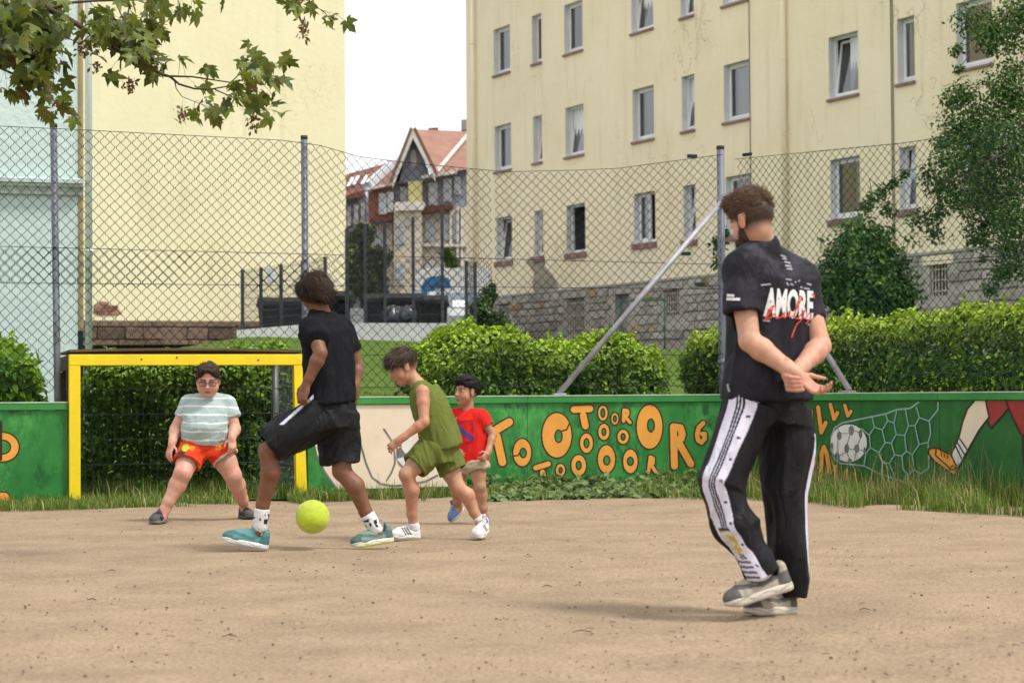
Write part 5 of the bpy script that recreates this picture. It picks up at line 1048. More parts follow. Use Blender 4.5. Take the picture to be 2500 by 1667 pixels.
    for (x, y, sx, sy, n) in ((110, 90, 190, 120, 120), (140, 300, 190, 130, 120), (240, 480, 130, 110, 70), (330, 180, 120, 130, 50), (720, 200, 140, 90, 26), (1000, 220, 90, 130, 30), (880, 340, 140, 60, 24), (1750, 470, 150, 70, 20), (1720, 660, 130, 60, 16)):
        for i in range(n):
            p = pw(x + rng.normal() * sx * 0.55, y + rng.normal() * sy * 0.55, rng.normal() * 0.22); s_ = rng.uniform(0.05, 0.085); fwd = nrm((rng.normal() * 0.8 + 0.3, rng.normal() * 0.7, -0.75 + rng.normal() * 0.45)); up = nrm(np.array((rng.normal() * 0.6, -0.35 + rng.normal() * 0.5, 0.75))); xx = nrm(np.cross(fwd, up)); zz = np.cross(xx, fwd)
            FF.append(LF + sum(len(q) for q in VV)); VV.append(p + (LV[rng.integers(0, 9)] * s_) @ np.array((xx, fwd, zz)))
    tag(npmesh('leaf_mass', np.concatenate(VV), np.concatenate(FF), mp_, mat('maple_leaf_mass', (0.07, 0.12, 0.015), (0.14, 0.15, 0.022), scale=9, rough=0.42, spec=0.4, trans=0.4, island=0.45)), kind='stuff')
    tag(pet.build('leaf_stalks', mat('stalk', (0.12, 0.07, 0.035), rough=0.7), mp_), kind='stuff')
    # bunches of winged seeds
    sm = mat('seed_wing', (0.15, 0.13, 0.035), (0.20, 0.10, 0.04), scale=30, rough=0.6, trans=0.3); 
    for (x, y, w0, h0, n) in ((1230, 770, 40, 60, 40), (1710, 810, 40, 80, 44), (2055, 190, 40, 80, 46), (870, 570, 45, 60, 36), (560, 330, 60, 45, 40), (650, 450, 45, 30, 20), (1060, 200, 50, 40, 34), (160, 640, 50, 50, 36), (290, 420, 60, 50, 36), (300, 780, 50, 40, 24), (900, 330, 40, 50, 26), (70, 320, 50, 40, 24)):
        mb = MB()
        for i in range(n):
            p = pw(x + rng.normal() * w0 * 0.5, y + rng.normal() * h0 * 0.5, rng.normal() * 0.03); d = nrm((rng.normal(), rng.normal(), rng.normal() - 0.8)); s = nrm(np.cross(d, rng.normal(size=3))); L = rng.uniform(0.026, 0.044); mb.add([p, p + d * L * 0.5 + s * L * 0.26, p + d * L, p + d * L * 0.55 - s * L * 0.2], [(0, 1, 2, 3)])
        for i in range(6): p = pw(x + rng.normal() * w0 * 0.3, y + rng.normal() * h0 * 0.4, 0); mb.tube([pw(x, y - h0, 0), p], 0.0012, 3, caps=False)
        tag(mb.build('seed_bunch', sm, mp_), kind='stuff')
maple()

# ------------------------------------------------------------------ grass and weeds along the boards, litter on the dirt
grassm = mat('grass_blade', vcol=True, rough=0.6, spec=0.25, trans=0.3, island=0.2)
def blades(name, fn_pos, n, hmin, hmax, seed, cols, wid=0.004, lean=0.5, parent=None):
    rng = np.random.default_rng(seed); base = fn_pos(rng, n); n = len(base); h = rng.uniform(hmin, hmax, n) * (0.55 + 0.9 * rng.random(n) ** 2); a = rng.random(n) * 2 * math.pi
    d = np.stack([np.cos(a), np.sin(a), np.zeros(n)], 1); s = np.stack([-np.sin(a + rng.normal(size=n)), np.cos(a), np.zeros(n)], 1) * wid; L = lean * rng.random((n, 1)); hh = h[:, None]; up = np.array((0, 0, 1.0))
    m1 = base + up * hh * 0.55 + d * hh * 0.25 * L; tp = base + up * hh * (1 - 0.3 * L) + d * hh * 0.9 * L
    V = np.stack([base - s, base + s, m1 + s * 0.8, m1 - s * 0.8, tp], 1).reshape(-1, 3); k = np.arange(n)[:, None] * 5
    F4 = np.concatenate([k + np.array([[0, 1, 2]]), k + np.array([[0, 2, 3]]), k + np.array([[3, 2, 4]])], 0)
    t = rng.random((n, 1)); c = np.array(cols[0]) * (1 - t) + np.array(cols[1]) * t; dry = rng.random((n, 1)) < cols[3]; c = np.where(dry, np.array(cols[2]) * (0.8 + 0.4 * rng.random((n, 1))), c)
    return npmesh(name, V, F4, parent, grassm, cols=np.repeat(c, 5, axis=0))
def verge():
    A, Bc, DRY = (0.085, 0.16, 0.022), (0.19, 0.27, 0.045), (0.40, 0.34, 0.16)
    def strip(fn, s0, s1, n0, n1, pw=1.0, noise=0.5):
        def f(rng, n):
            s = rng.uniform(s0, s1, n); q = rng.random(n) ** pw; wd = n0 + (n1 - n0) * q; p = np.array([fn(a, b, 0) for a, b in zip(s, wd)])
            k = fbm(p * 2.6, 3, 17); keep = (k + noise - q * 0.9 + 0.45 * (rng.random(n) - 0.5)) > 0.0; return p[keep]
        return f
    o = blades('grass_tufts', strip(LB, lb(-150, 1200)[0], lb(560, 1220)[0], -0.02, 0.80, 1.1, 0.42), 13000, 0.03, 0.11, 51, (A, Bc, DRY, 0.14), 0.0035, 0.9); tag(o, 'short trodden grass at the foot of the left board and goal mouth', 'grass', kind='stuff')
    o = blades('grass_tufts', strip(LB, lb(200, 1200)[0], lb(735, 1220)[0], -2.0, -0.05, 1.0, 1.2), 9000, 0.04, 0.18, 52, (A, Bc, DRY, 0.14), 0.004, 0.7); tag(o, 'longer grass growing inside the goal below the hedge', 'grass', kind='stuff')
    o = blades('grass_tufts', strip(LB, lb(700, 1200)[0], lb(1150, 1220)[0], -0.03, 0.62, 1.1, 0.45), 9000, 0.03, 0.15, 53, (A, Bc, DRY, 0.14), 0.0035, 0.8); tag(o, 'sparse grass along the foot of the cream painted board', 'grass', kind='stuff')
    o = blades('grass_tufts', strip(LB, lb(1130, 1200)[0], 0.0, -0.03, 0.95, 1.2, 0.42), 9000, 0.03, 0.14, 54, (A, Bc, DRY, 0.14), 0.0035, 0.9); tag(o, 'low grass among the weeds below the orange letters', 'grass', kind='stuff')
    o = blades('grass_tufts', strip(WB, -0.35, 5.5, -0.03, 1.35, 1.2, 0.62), 26000, 0.06, 0.24, 55, (A, Bc, DRY, 0.14), 0.0038, 0.85); tag(o, 'thick unmown grass at the foot of the right board', 'grass', kind='stuff')
    o = blades('tall_grass', strip(WB, 0.2, 5.5, 0.0, 0.8, 1.2, 0.6), 3200, 0.22, 0.50, 56, ((0.10, 0.15, 0.03), (0.2, 0.22, 0.06), (0.40, 0.33, 0.15), 0.5), 0.0022, 0.8); tag(o, 'tall thin seeding grass stalks before the painted net', 'grass', kind='stuff')
    o = blades('tall_grass', strip(LB, lb(900, 1200)[0], -0.05, 0.0, 0.3, 1, 0.1), 700, 0.16, 0.36, 57, ((0.12, 0.17, 0.03), (0.22, 0.22, 0.07), (0.42, 0.35, 0.16), 0.6), 0.0018, 1.0); tag(o, 'scattered thin dry grass stalks before the lettered board', 'grass', kind='stuff')
    # broad leaved weeds
    rng = np.random.default_rng(61); pos, nor = [], []
    for i in range(330):
        s = rng.uniform(lb(1140, 1200)[0], -0.05); n = 0.05 + 0.85 * rng.random() ** 1.4; b = LB(s, n, 0.0); hgt = max(0.025, 0.13 - n * 0.15) * rng.uniform(0.4, 1.6)
        for j in range(16): a = rng.random() * 6.28; r = rng.random() * 0.085; pos.append(b + np.array((math.cos(a) * r, math.sin(a) * r, hgt * rng.random() + 0.01))); nor.append((math.cos(a) * 0.5, math.sin(a) * 0.5 - 0.2, 0.9))
    pos, nor = np.array(pos), np.array(nor) + rng.normal(size=(len(pos), 3)) * 0.3; k = len(pos); Ls = rng.uniform(0.03, 0.095, k)
    o = leaf_mesh('weeds', pos, nor, rng.normal(size=(k, 3)), Ls, Ls * 0.75, shades(k, (0.10, 0.165, 0.045), (0.20, 0.27, 0.09), rng), None, leafm); tag(o, 'broad leaved weeds spreading at the foot of the lettered board', 'weeds', kind='stuff')
    # lawn blades near the fence
    def lw(rng, n):
        x = rng.uniform(-4, 3.5, n); y = rng.uniform(19.3, 30, n); d = (x - CORNER[0]) * -FN[0] + (y - CORNER[1]) * -FN[1]; k = d > 0.4; x, y = x[k], y[k]; return np.stack([x, y, terr(x, y)], 1)
    o = blades('lawn_grass', lw, 30000, 0.03, 0.08, 58, ((0.055, 0.115, 0.012), (0.11, 0.19, 0.022), (0.2, 0.22, 0.05), 0.05), 0.005, 0.8); tag(o, 'mown green lawn on the slope behind the fence', 'lawn', kind='stuff')
    # grit, small stones and twigs
    rng = np.random.default_rng(71); mb = MB(); oct_ = np.array([(1, 0, 0), (-1, 0, 0), (0, 1, 0), (0, -1, 0), (0, 0, 1), (0, 0, -1)], float); of = [(0, 2, 4), (2, 1, 4), (1, 3, 4), (3, 0, 4), (2, 0, 5), (1, 2, 5), (3, 1, 5), (0, 3, 5)]
    for i in range(3600):
        py = 1210 + 460 * rng.random() ** 1.1; px = rng.uniform(-20, 2520); g = G(px, py); r = 0.0016 + 0.0065 * rng.random() ** 6
        if g[1] > fline(g[0]) - 0.3: continue
        mb.add(g + oct_ * r * rng.uniform(0.5, 1.3, (6, 3)) * np.array((1.2, 1.2, 0.7)) + np.array((0, 0, r * 0.3)), of)
    o = mb.build('gravel', mat('grit', (0.20, 0.145, 0.10), (0.10, 0.075, 0.055), scale=3, rough=0.9, island=0.4), None); tag(o, 'scattered grit and tiny stones lying on the dirt', 'gravel', kind='stuff')
    mb = MB()
    for i in range(90):
        g = G(rng.uniform(0, 2500), rng.uniform(1230, 1660)); a = rng.normal() * 0.5; L = rng.uniform(0.005, 0.018); d = np.array((math.cos(a), math.sin(a), 0)); mb.tube([g - d * L + (0, 0, 0.003), g + (0, 0, 0.006), g + d * L + (0, 0, 0.003)], 0.0012, 4)
    o = mb.build('twig_litter', barkm, None); tag(o, 'small broken twigs scattered over the dirt', 'litter', kind='stuff')
    tw = [(1335, 1433, 0.024, 'short dark twig lying on the dirt in the middle foreground'), (1420, 1544, 0.036, 'long thin twig on the dirt below the middle twig'), (560, 1555, 0.028, 'forked brown twig on the dirt at lower left'), (272, 1395, 0.022, 'short twig on the dirt left of the ball'), (224, 1466, 0.02, 'small dark leaf scrap at the left of the dirt field'), (2110, 1490, 0.024, 'dark pebble on the dirt right of the man')]
    for px, py, L, lab in tw:
        g = G(px, py); mb = MB(); mb.tube([g + (-L, -0.01, 0.004), g + (0, 0.004, 0.011), g + (L, 0, 0.004)], [0.0012, 0.0028, 0.002], 6); mb.tube([g + (0, 0.004, 0.009), g + (L * 0.35, 0.02, 0.006)], 0.0012, 5); tag(mb.build('twig', barkm, None, smooth=True), lab, 'twig', 'single twigs on the dirt')
verge()
# ------------------------------------------------------------------ people: smooth distance fields turned into continuous skins
class SDF:
    def __init__(s, lo, hi, h):
        s.lo = np.array(lo, float); s.h = h; s.n = np.ceil((np.array(hi) - s.lo) / h).astype(int) + 1; s.F = np.full(tuple(s.n), 0.12, np.float32)
        s.ax = [s.lo[i] + h * np.arange(s.n[i]) for i in range(3)]
    def _reg(s, lo, hi):
        a = np.clip(np.floor((lo - s.lo) / s.h).astype(int), 0, s.n); b = np.clip(np.ceil((hi - s.lo) / s.h).astype(int) + 1, 0, s.n)
        sl = tuple(slice(a[i], b[i]) for i in range(3)); return sl, (s.ax[0][sl[0]][:, None, None], s.ax[1][sl[1]][None, :, None], s.ax[2][sl[2]][None, None, :])
    def _mix(s, sl, d, k, op):
        A = s.F[sl]
        if A.size == 0: return
        d = d.astype(np.float32)
        if op == 'add':
            if k > 0: h = np.maximum(k - np.abs(A - d), 0) / k; s.F[sl] = np.minimum(A, d) - h * h * k * 0.25
            else: s.F[sl] = np.minimum(A, d)
        else:
            d = -d
            if k > 0: h = np.maximum(k - np.abs(A - d), 0) / k; s.F[sl] = np.maximum(A, d) + h * h * k * 0.25
            else: s.F[sl] = np.maximum(A, d)
    def cone(s, a, b, ra, rb, k=0.02, op='add', capa=False, capb=False):
        a, b = np.array(a, float), np.array(b, float); m = max(ra, rb) + k + 3 * s.h; lo, hi = np.minimum(a, b) - m, np.maximum(a, b) + m
        sl, (X, Y, Z) = s._reg(lo, hi); ab = b - a; L2 = ab @ ab + 1e-12
        x, y, z = X - a[0], Y - a[1], Z - a[2]; tt = (x * ab[0] + y * ab[1] + z * ab[2]) / L2; t = np.clip(tt, 0, 1)
        d = np.sqrt((x - t * ab[0]) ** 2 + (y - t * ab[1]) ** 2 + (z - t * ab[2]) ** 2) - (ra + (rb - ra) * t); L = math.sqrt(L2)
        if capb: d = np.maximum(d, (tt - 1) * L)
        if capa: d = np.maximum(d, -tt * L)
        s._mix(sl, d, k, op); return s
    def chain(s, pts, rs, k=0.012, op='add'):
        for i in range(len(pts) - 1): s.cone(pts[i], pts[i + 1], rs[i], rs[i + 1], k, op)
        return s
    def ell(s, c, r, R=None, k=0.02, op='add'):
        c = np.array(c, float); r = np.array(r, float); R = np.eye(3) if R is None else np.array(R); m = r.max() + k + 3 * s.h
        sl, (X, Y, Z) = s._reg(c - m, c + m); x, y, z = X - c[0], Y - c[1], Z - c[2]
        q = [(R[i, 0] * x + R[i, 1] * y + R[i, 2] * z) / r[i] for i in range(3)]; k0 = np.sqrt(q[0] ** 2 + q[1] ** 2 + q[2] ** 2); k1 = np.sqrt((q[0] / r[0]) ** 2 + (q[1] / r[1]) ** 2 + (q[2] / r[2]) ** 2) + 1e-9
        s._mix(sl, k0 * (k0 - 1) / k1, k, op); return s
    def loft(s, st, lat, k=0.02, p=2.3, op='add'):
        """st: list of (centre, half width along lat, half depth)"""
        C = np.array([q[0] for q in st], float); A = np.array([q[1] for q in st]); B = np.array([q[2] for q in st]); u = nrm(C[-1] - C[0]); lat = nrm(np.array(lat) - u * np.dot(lat, u)); dep = np.cross(u, lat)
        T = (C - C[0]) @ u; m = max(A.max(), B.max()) + k + 3 * s.h; sl, (X, Y, Z) = s._reg(C.min(0) - m, C.max(0) + m)
        x, y, z = X - C[0, 0], Y - C[0, 1], Z - C[0, 2]; t = x * u[0] + y * u[1] + z * u[2]; la = x * lat[0] + y * lat[1] + z * lat[2]; de = x * dep[0] + y * dep[1] + z * dep[2]
        cl_, cd = (C - C[0]) @ lat, (C - C[0]) @ dep; ti = t.ravel()
        a = np.interp(ti, T, A).reshape(t.shape); b = np.interp(ti, T, B).reshape(t.shape); la = la - np.interp(ti, T, cl_).reshape(t.shape); de = de - np.interp(ti, T, cd).reshape(t.shape)
        r = (np.abs(la / a) ** p + np.abs(de / b) ** p) ** (1 / p); d = (r - 1) * np.minimum(a, b); d = np.maximum(d, np.maximum(-t, t - T[-1])); s._mix(sl, d, k, op); return s
    def cut(s, q, n):
        """remove everything on the side n points to"""
        n = nrm(n); d = (s.ax[0][:, None, None] - q[0]) * n[0] + (s.ax[1][None, :, None] - q[1]) * n[1] + (s.ax[2][None, None, :] - q[2]) * n[2]; s.F = np.maximum(s.F, d.astype(np.float32)); return s
    def mesh(s, smooth=1):
        Fv = s.F; S = Fv < 0; n = np.array(Fv.shape) - 1
        cnt = np.zeros(tuple(n), np.int8); off = [(i, j, k) for i in (0, 1) for j in (0, 1) for k in (0, 1)]
        for i, j, k in off: cnt += S[i:n[0] + i, j:n[1] + j, k:n[2] + k]
        idx = np.argwhere((cnt > 0) & (cnt < 8)); ids = np.full(tuple(n), -1, np.int32); ids[tuple(idx.T)] = np.arange(len(idx))
        acc = np.zeros((len(idx), 3)); num = np.zeros(len(idx))
        for a in off:
            for ax in range(3):
                if a[ax]: continue
                b = list(a); b[ax] = 1; f0 = Fv[tuple((idx + a).T)]; f1 = Fv[tuple((idx + b).T)]; m = (f0 < 0) != (f1 < 0); t = f0[m] / (f0[m] - f1[m]); pp = np.tile(np.array(a, float), (m.sum(), 1)); pp[:, ax] += t; acc[m] += pp; num[m] += 1
        V = s.lo + (idx + acc / num[:, None]) * s.h; Q = []
        for ax in range(3):
            sl0 = [slice(None)] * 3; sl1 = [slice(None)] * 3; sl0[ax] = slice(0, -1); sl1[ax] = slice(1, None); A, Bq = S[tuple(sl0)], S[tuple(sl1)]
            e = np.argwhere(A != Bq); o1, o2 = (ax + 1) % 3, (ax + 2) % 3; e = e[(e[:, o1] > 0) & (e[:, o2] > 0) & (e[:, o1] < n[o1]) & (e[:, o2] < n[o2])]
            fl = A[tuple(e.T)]; c = []
            for d1, d2 in ((-1, -1), (0, -1), (0, 0), (-1, 0)): q = e.copy(); q[:, o1] += d1; q[:, o2] += d2; c.append(ids[tuple(q.T)])
            c = np.stack(c, 1); c[~fl] = c[~fl][:, ::-1]; Q.append(c)
        Q = np.concatenate(Q)
        for _ in range(smooth):
            ac = np.zeros_like(V); nb = np.zeros(len(V))
            for i in range(4): np.add.at(ac, Q[:, i], V[Q[:, (i + 1) % 4]] + V[Q[:, (i + 3) % 4]]); np.add.at(nb, Q[:, i], 2)
            V = V * 0.5 + 0.5 * ac / np.maximum(nb, 1)[:, None]
        return V, Q
def vnormals(V, Q):
    n = np.cross(V[Q[:, 2]] - V[Q[:, 0]], V[Q[:, 3]] - V[Q[:, 1]]); N = np.zeros_like(V)
    for i in range(4): np.add.at(N, Q[:, i], n)
    return N / (np.linalg.norm(N, axis=1, keepdims=True) + 1e-12)
def wrinkle(V, Q, amp, sc_, seed, axis=None, sharp=True):
    """folds: ridged noise stretched along the given axis"""
    N = vnormals(V, Q); q = V * sc_
    if axis is not None: ax = nrm(axis); q = q - 0.72 * (q @ ax)[:, None] * ax
    f = fbm(q, 3, seed); f = (1 - np.abs(f) * 2.0) if sharp else f
    g = fbm(q * 0.45 + 7.3, 2, seed + 5)
    return V + N * (f * amp + g * amp * 1.1)[:, None]
skinm = mat('skin', vcol=True, col2=(0.86, 0.80, 0.78), scale=40, rough=0.52, spec=0.38, bump=0.10, bscale=160)
clothm = mat('cloth', vcol=True, rough=0.9, spec=0.06, bump=0.12, bscale=300)
shinym = mat('sports_cloth', vcol=True, rough=0.55, spec=0.12, bump=0.05, bscale=300)
hairm = mat('hair', vcol=True, rough=0.5, spec=0.18, island=0.25)
def folds(m, scale=11.0, strength=0.55, dist=0.03):
    """soft creases on top of the weave"""
    n, l = m.node_tree.nodes, m.node_tree.links; b = n['Principled BSDF']; geo = [x for x in n if x.type == 'NEW_GEOMETRY'][0]; old = b.inputs['Normal'].links[0].from_socket
    mp_ = n.new('ShaderNodeMapping'); mp_.inputs['Rotation'].default_value = (0.2, 0.5, 0.3); mp_.inputs['Scale'].default_value = (1, 1, 0.42); l.new(geo.outputs['Position'], mp_.inputs[0])
    t = n.new('ShaderNodeTexNoise'); t.inputs['Scale'].default_value = scale; t.inputs['Detail'].default_value = 3; t.inputs['Distortion'].default_value = 1.2; l.new(mp_.outputs[0], t.inputs['Vector'])
    a = n.new('ShaderNodeMath'); a.operation = 'SUBTRACT'; a.inputs[1].default_value = 0.5; l.new(t.outputs[0], a.inputs[0]); a2 = n.new('ShaderNodeMath'); a2.operation = 'ABSOLUTE'; l.new(a.outputs[0], a2.inputs[0])
    bp = n.new('ShaderNodeBump'); bp.inputs['Strength'].default_value = strength; bp.inputs['Distance'].default_value = dist; l.new(a2.outputs[0], bp.inputs['Height']); l.new(old, bp.inputs['Normal']); l.new(bp.outputs[0], b.inputs['Normal'])
folds(clothm); folds(shinym, 9.0, 0.7, 0.035)
shoem = mat('shoe_fabric', vcol=True, rough=0.7, spec=0.3, bump=0.2, bscale=260)
rubberm = mat('shoe_sole', vcol=True, rough=0.6, spec=0.35)
eyem = mat('eye_ball', vcol=True, rough=0.12, spec=0.6)
def frame(fwd, up=(0, 0, 1)):
    f = nrm(fwd); u = nrm(np.array(up, float) - f * np.dot(up, f)); r = np.cross(f, u); return np.array((r, f, u))      # rows: right, forward, up
class Head:
    """local axes in head heights: x to the person's right, y forwards, z up; origin at eye height in mid head"""
    def __init__(s, c, fwd, up, H): s.c, s.R, s.H = np.array(c, float), frame(fwd, up), H
    def w(s, *p): return s.c + s.R.T @ (np.array(p) * s.H)
    def loc(s, V): return (V - s.c) @ s.R.T / s.H
    def e(s, S, p, r, k=0.02, op='add'): S.ell(s.w(*p), np.array(r) * s.H, s.R, k * 1.0, op)
    def build(s, S, fat=0.0, neck=None, neckr=0.045, ears=True):
        H = s.H; kk = H * 0.09
        s.e(S, (0, -.07, .13), (.335, .41, .365), kk); s.e(S, (0, .10, -.13), (.265 + fat * .5, .275, .33), kk); s.e(S, (0, .19, -.385), (.135 + fat * .4, .125, .095), kk)
        for x in (-1, 1): s.e(S, (x * .145, .17, -.18), (.125 + fat, .14, .14 + fat), kk)
        s.e(S, (0, .30, .07), (.20, .07, .055), kk * 0.6)
        for x in (-1, 1): s.e(S, (x * .135, .385, -.005), (.075, .06, .05), kk * 0.6, 'sub')
        for x in (-1, 1): s.e(S, (x * .135, .295, -.005), (.075, .065, .058), kk * 0.25)
        S.cone(s.w(0, .345, .03), s.w(0, .425, -.14), .030 * H, .048 * H, kk * 0.5)
        for x in (-1, 1): s.e(S, (x * .047, .375, -.155), (.036, .04, .032), kk * 0.35)
        s.e(S, (0, .345, -.262), (.10, .045, .024), kk * 0.35); s.e(S, (0, .338, -.302), (.085, .045, .028), kk * 0.35)
        if ears:
            for x in (-1, 1): s.e(S, (x * .335, -.02, -.04), (.035, .075, .135), kk * 0.35); s.e(S, (x * .365, .0, -.03), (.016, .04, .085), kk * 0.3, 'sub')
        if neck is not None: S.cone(s.w(0, -.11, -.22), neck, neckr, neckr * 1.12, kk)
    def colour(s, V, C, skin, lip, brow, hairc=None, fade=None):
        L = s.loc(V); x, y, z = L.T; face = y > 0.2
        m = face & (np.abs(x) < .10 - .6 * np.abs(z + .282)) & (np.abs(z + .282) < .045); C[m] = lip
        m = face & (np.abs(z + .282) < .007) & (np.abs(x) < .085); C[m] = np.array(lip) * 0.45
        m = face & (np.abs(np.abs(x) - .135) < .095) & (np.abs(z - .085 + .25 * (np.abs(x) - .12) ** 2 * 4) < .020); C[m] = brow
        ch = np.exp(-(((np.abs(x) - .17) / .09) ** 2 + ((z + .17) / .09) ** 2)) * face; C *= (1 - ch[:, None] * np.array((0.0, 0.14, 0.13)))
        if fade is not None:
            inh = (np.linalg.norm(L, axis=1) < 0.75); t = np.clip((z - fade[0]) / (fade[1] - fade[0]), 0, 1) * np.clip((0.14 + 0.25 * (z > .2) - y) / 0.05, 0, 1) * inh * ~((np.abs(x) > .318) & (np.abs(y + .02) < .10) & (z > -.20) & (z < .11)); C[:] = C * (1 - t[:, None]) + np.array(hairc) * t[:, None]
        return C
    def eyes(s, parent, iris=(0.06, 0.03, 0.015), look=(0, 0)):
        for x in (-1, 1):
            n, V, Fc = 14, [], []
            c = s.w(x * .135, .296, -.006); r = .060 * s.H
            for i in range(9):
                for j in range(n): a, b = math.pi * i / 8, 2 * math.pi * j / n; V.append((math.sin(a) * math.cos(b), math.cos(a), math.sin(a) * math.sin(b)))
            V = np.array(V); d = nrm((look[0], 1, look[1])); ca = V @ d; col = np.where((ca > 0.86)[:, None], np.array(iris), np.array((0.62, 0.60, 0.57))); col = np.where((ca > 0.965)[:, None], np.array((0.01, 0.01, 0.01)), col)
            sub = V.copy()
            W = c + (V * r) @ s.R; Fc = np.array([(i * n + j, (i + 1) * n + j, (i + 1) * n + (j + 1) % n, i * n + (j + 1) % n) for i in range(8) for j in range(n)]); npmesh('eye', W, Fc, parent, eyem, cols=col, smooth=True)
            mb = MB(); mb.tube([s.w(x * .135 + q, .372 - abs(q) * .42, .034 - q * q * 4.5) for q in (-.075, -.04, 0, .04, .075)], .009 * s.H, 5); mb.build('eyelid', mat('lash_line', (0.03, 0.02, 0.015), rough=0.7), parent)
    def hair(s, parent, blobs, subs, cuts, col, flow, seed, h=0.005, amp=0.006, strands=900, slen=0.05, freq=55, name='hair', wid=0.0013, lift=0.25, spread=0.35):
        S = SDF(s.c - 0.24, s.c + 0.24, h)
        for p, r, *kk in blobs: s.e(S, p, r, kk[0] if kk else 0.02)
        for p, r, *kk in subs: s.e(S, p, r, kk[0] if kk else 0.012, 'sub')
        for q, n in cuts: S.cut(s.w(*q), s.R.T @ np.array(n, float))
        V, Q = S.mesh(1); N = vnormals(V, Q); L = s.loc(V)
        fw = np.array([flow(*l) for l in L]) @ s.R; fw = fw - N * np.sum(fw * N, 1, keepdims=True); fw /= (np.linalg.norm(fw, axis=1, keepdims=True) + 1e-9); sd_ = np.cross(N, fw)
        # tufts: noise squeezed along the flow
        q = np.stack([np.sum((V - s.c) * sd_, 1) * freq, np.sum((V - s.c) * fw, 1) * freq * 0.18, (V[:, 2] - s.c[2]) * freq * 0.25], 1); f = fbm(q, 3, seed)
        V2 = V + N * (amp * f)[:, None]; c = np.array(col)[None] * (0.72 + 0.5 * (f[:, None] * 0.5 + 0.5))
        o = npmesh(name, V2, Q, parent, hairm, cols=c, smooth=True)
        rng = np.random.default_rng(seed); strands = int(strands * 2.2); k = rng.integers(0, len(V), strands); b = V2[k] - N[k] * 0.004; d = nrm_rows(fw[k] + N[k] * lift * rng.random((strands, 1)) + rng.normal(size=(strands, 3)) * spread * 0.5); Ls = slen * rng.uniform(0.4, 1.2, (strands, 1)); sv = np.cross(d, N[k]); sv = nrm_rows(sv) * wid
        m1 = b + d * Ls * 0.5 + N[k] * Ls * 0.06; tp = b + d * Ls - N[k] * Ls * 0.12
        W = np.stack([b - sv, b + sv, m1 + sv * 0.8, m1 - sv * 0.8, tp], 1).reshape(-1, 3); kk = np.arange(strands)[:, None] * 5; F3 = np.concatenate([kk + [[0, 1, 2]], kk + [[0, 2, 3]], kk + [[3, 2, 4]]])
        tag(npmesh('strands', W, F3, o, hairm, cols=np.repeat(np.array(col) * rng.uniform(0.7, 1.6, (strands, 1)), 5, axis=0)), kind='stuff')
        return o
def nrm_rows(a): return a / (np.linalg.norm(a, axis=1, keepdims=True) + 1e-9)
def hand(S, wr, f, n, th, L, curl=(20, 35, 25), spread=4, r=1.0, wrist_r=0.024, thumb=(0.55, 0.75)):
    """wr wrist, f along the palm, n the way the palm faces, th the thumb side"""
    f = nrm(f); n = nrm(np.array(n) - f * np.dot(n, f)); s = nrm(np.cross(f, n)); s = s if np.dot(s, th) > 0 else -s
    wr = np.array(wr, float); kn = wr + f * 0.50 * L; R = np.array((s, f, n)); S.ell(wr + f * 0.27 * L, (0.215 * L, 0.33 * L, 0.085 * L), R, 0.010); S.cone(wr - f * 0.02, wr + f * 0.12 * L, wrist_r, wrist_r * 0.95, 0.012)
    for i, (o, ln) in enumerate(((.155, .42), (.052, .47), (-.052, .43), (-.150, .34))):
        p = kn + s * o * L + f * (0.0 if 0 < i < 3 else -0.03 * L); a = math.radians(spread * (1.5 - i)); d0 = f * math.cos(a) + s * math.sin(a); an = 0; pts = [p - d0 * 0.1 * L, p]
        for seg, cu in zip((.44, .31, .25), curl): an += math.radians(cu * (1 + 0.12 * i)); d = d0 * math.cos(an) + n * math.sin(an); p = p + d * ln * L * seg; pts.append(p)
        rr = [.048, .048, .043, .039, .032]; S.chain(pts, [q * L * r for q in rr], 0.004)
    b = wr + f * 0.08 * L + s * 0.13 * L; d1 = nrm(f * thumb[0] + s * thumb[1] + n * 0.35); d2 = nrm(f * (thumb[0] + 0.3) + s * 0.25 + n * 0.4); p1 = b + d1 * .22 * L; p2 = p1 + d2 * .17 * L; p3 = p2 + nrm(d2 + n * .2) * .13 * L
    S.chain([b, p1, p2, p3], [.062 * L, .052 * L * r, .046 * L * r, .036 * L * r], 0.006)
def arm(S, sh, el, wr, r=(0.05, 0.042, 0.038, 0.043, 0.026), k=0.015):
    S.cone(sh, lerp(sh, el, 0.35), r[0], r[1] * 1.06, k); S.cone(lerp(sh, el, 0.35), el, r[1] * 1.06, r[2], k); m = lerp(el, wr, 0.25); S.cone(el, m, r[2], r[3], k); S.cone(m, lerp(el, wr, 0.8), r[3], r[4] * 1.12, k); S.cone(lerp(el, wr, 0.8), wr, r[4] * 1.12, r[4], k)
def leg(S, hp, kn, an, r=(0.085, 0.055, 0.056, 0.034), back=(0, 0, 0), k=0.02):
    m = lerp(hp, kn, 0.55); S.cone(hp, m, r[0], (r[0] + r[1]) / 2 * 1.04, k); S.cone(m, kn, (r[0] + r[1]) / 2 * 1.04, r[1], k); c = lerp(kn, an, 0.30) + np.array(back); S.cone(kn, c, r[1] * 0.94, r[2], k); S.cone(c, lerp(kn, an, 0.75), r[2], r[3] * 1.12, k); S.cone(lerp(kn, an, 0.75), an, r[3] * 1.12, r[3], k)
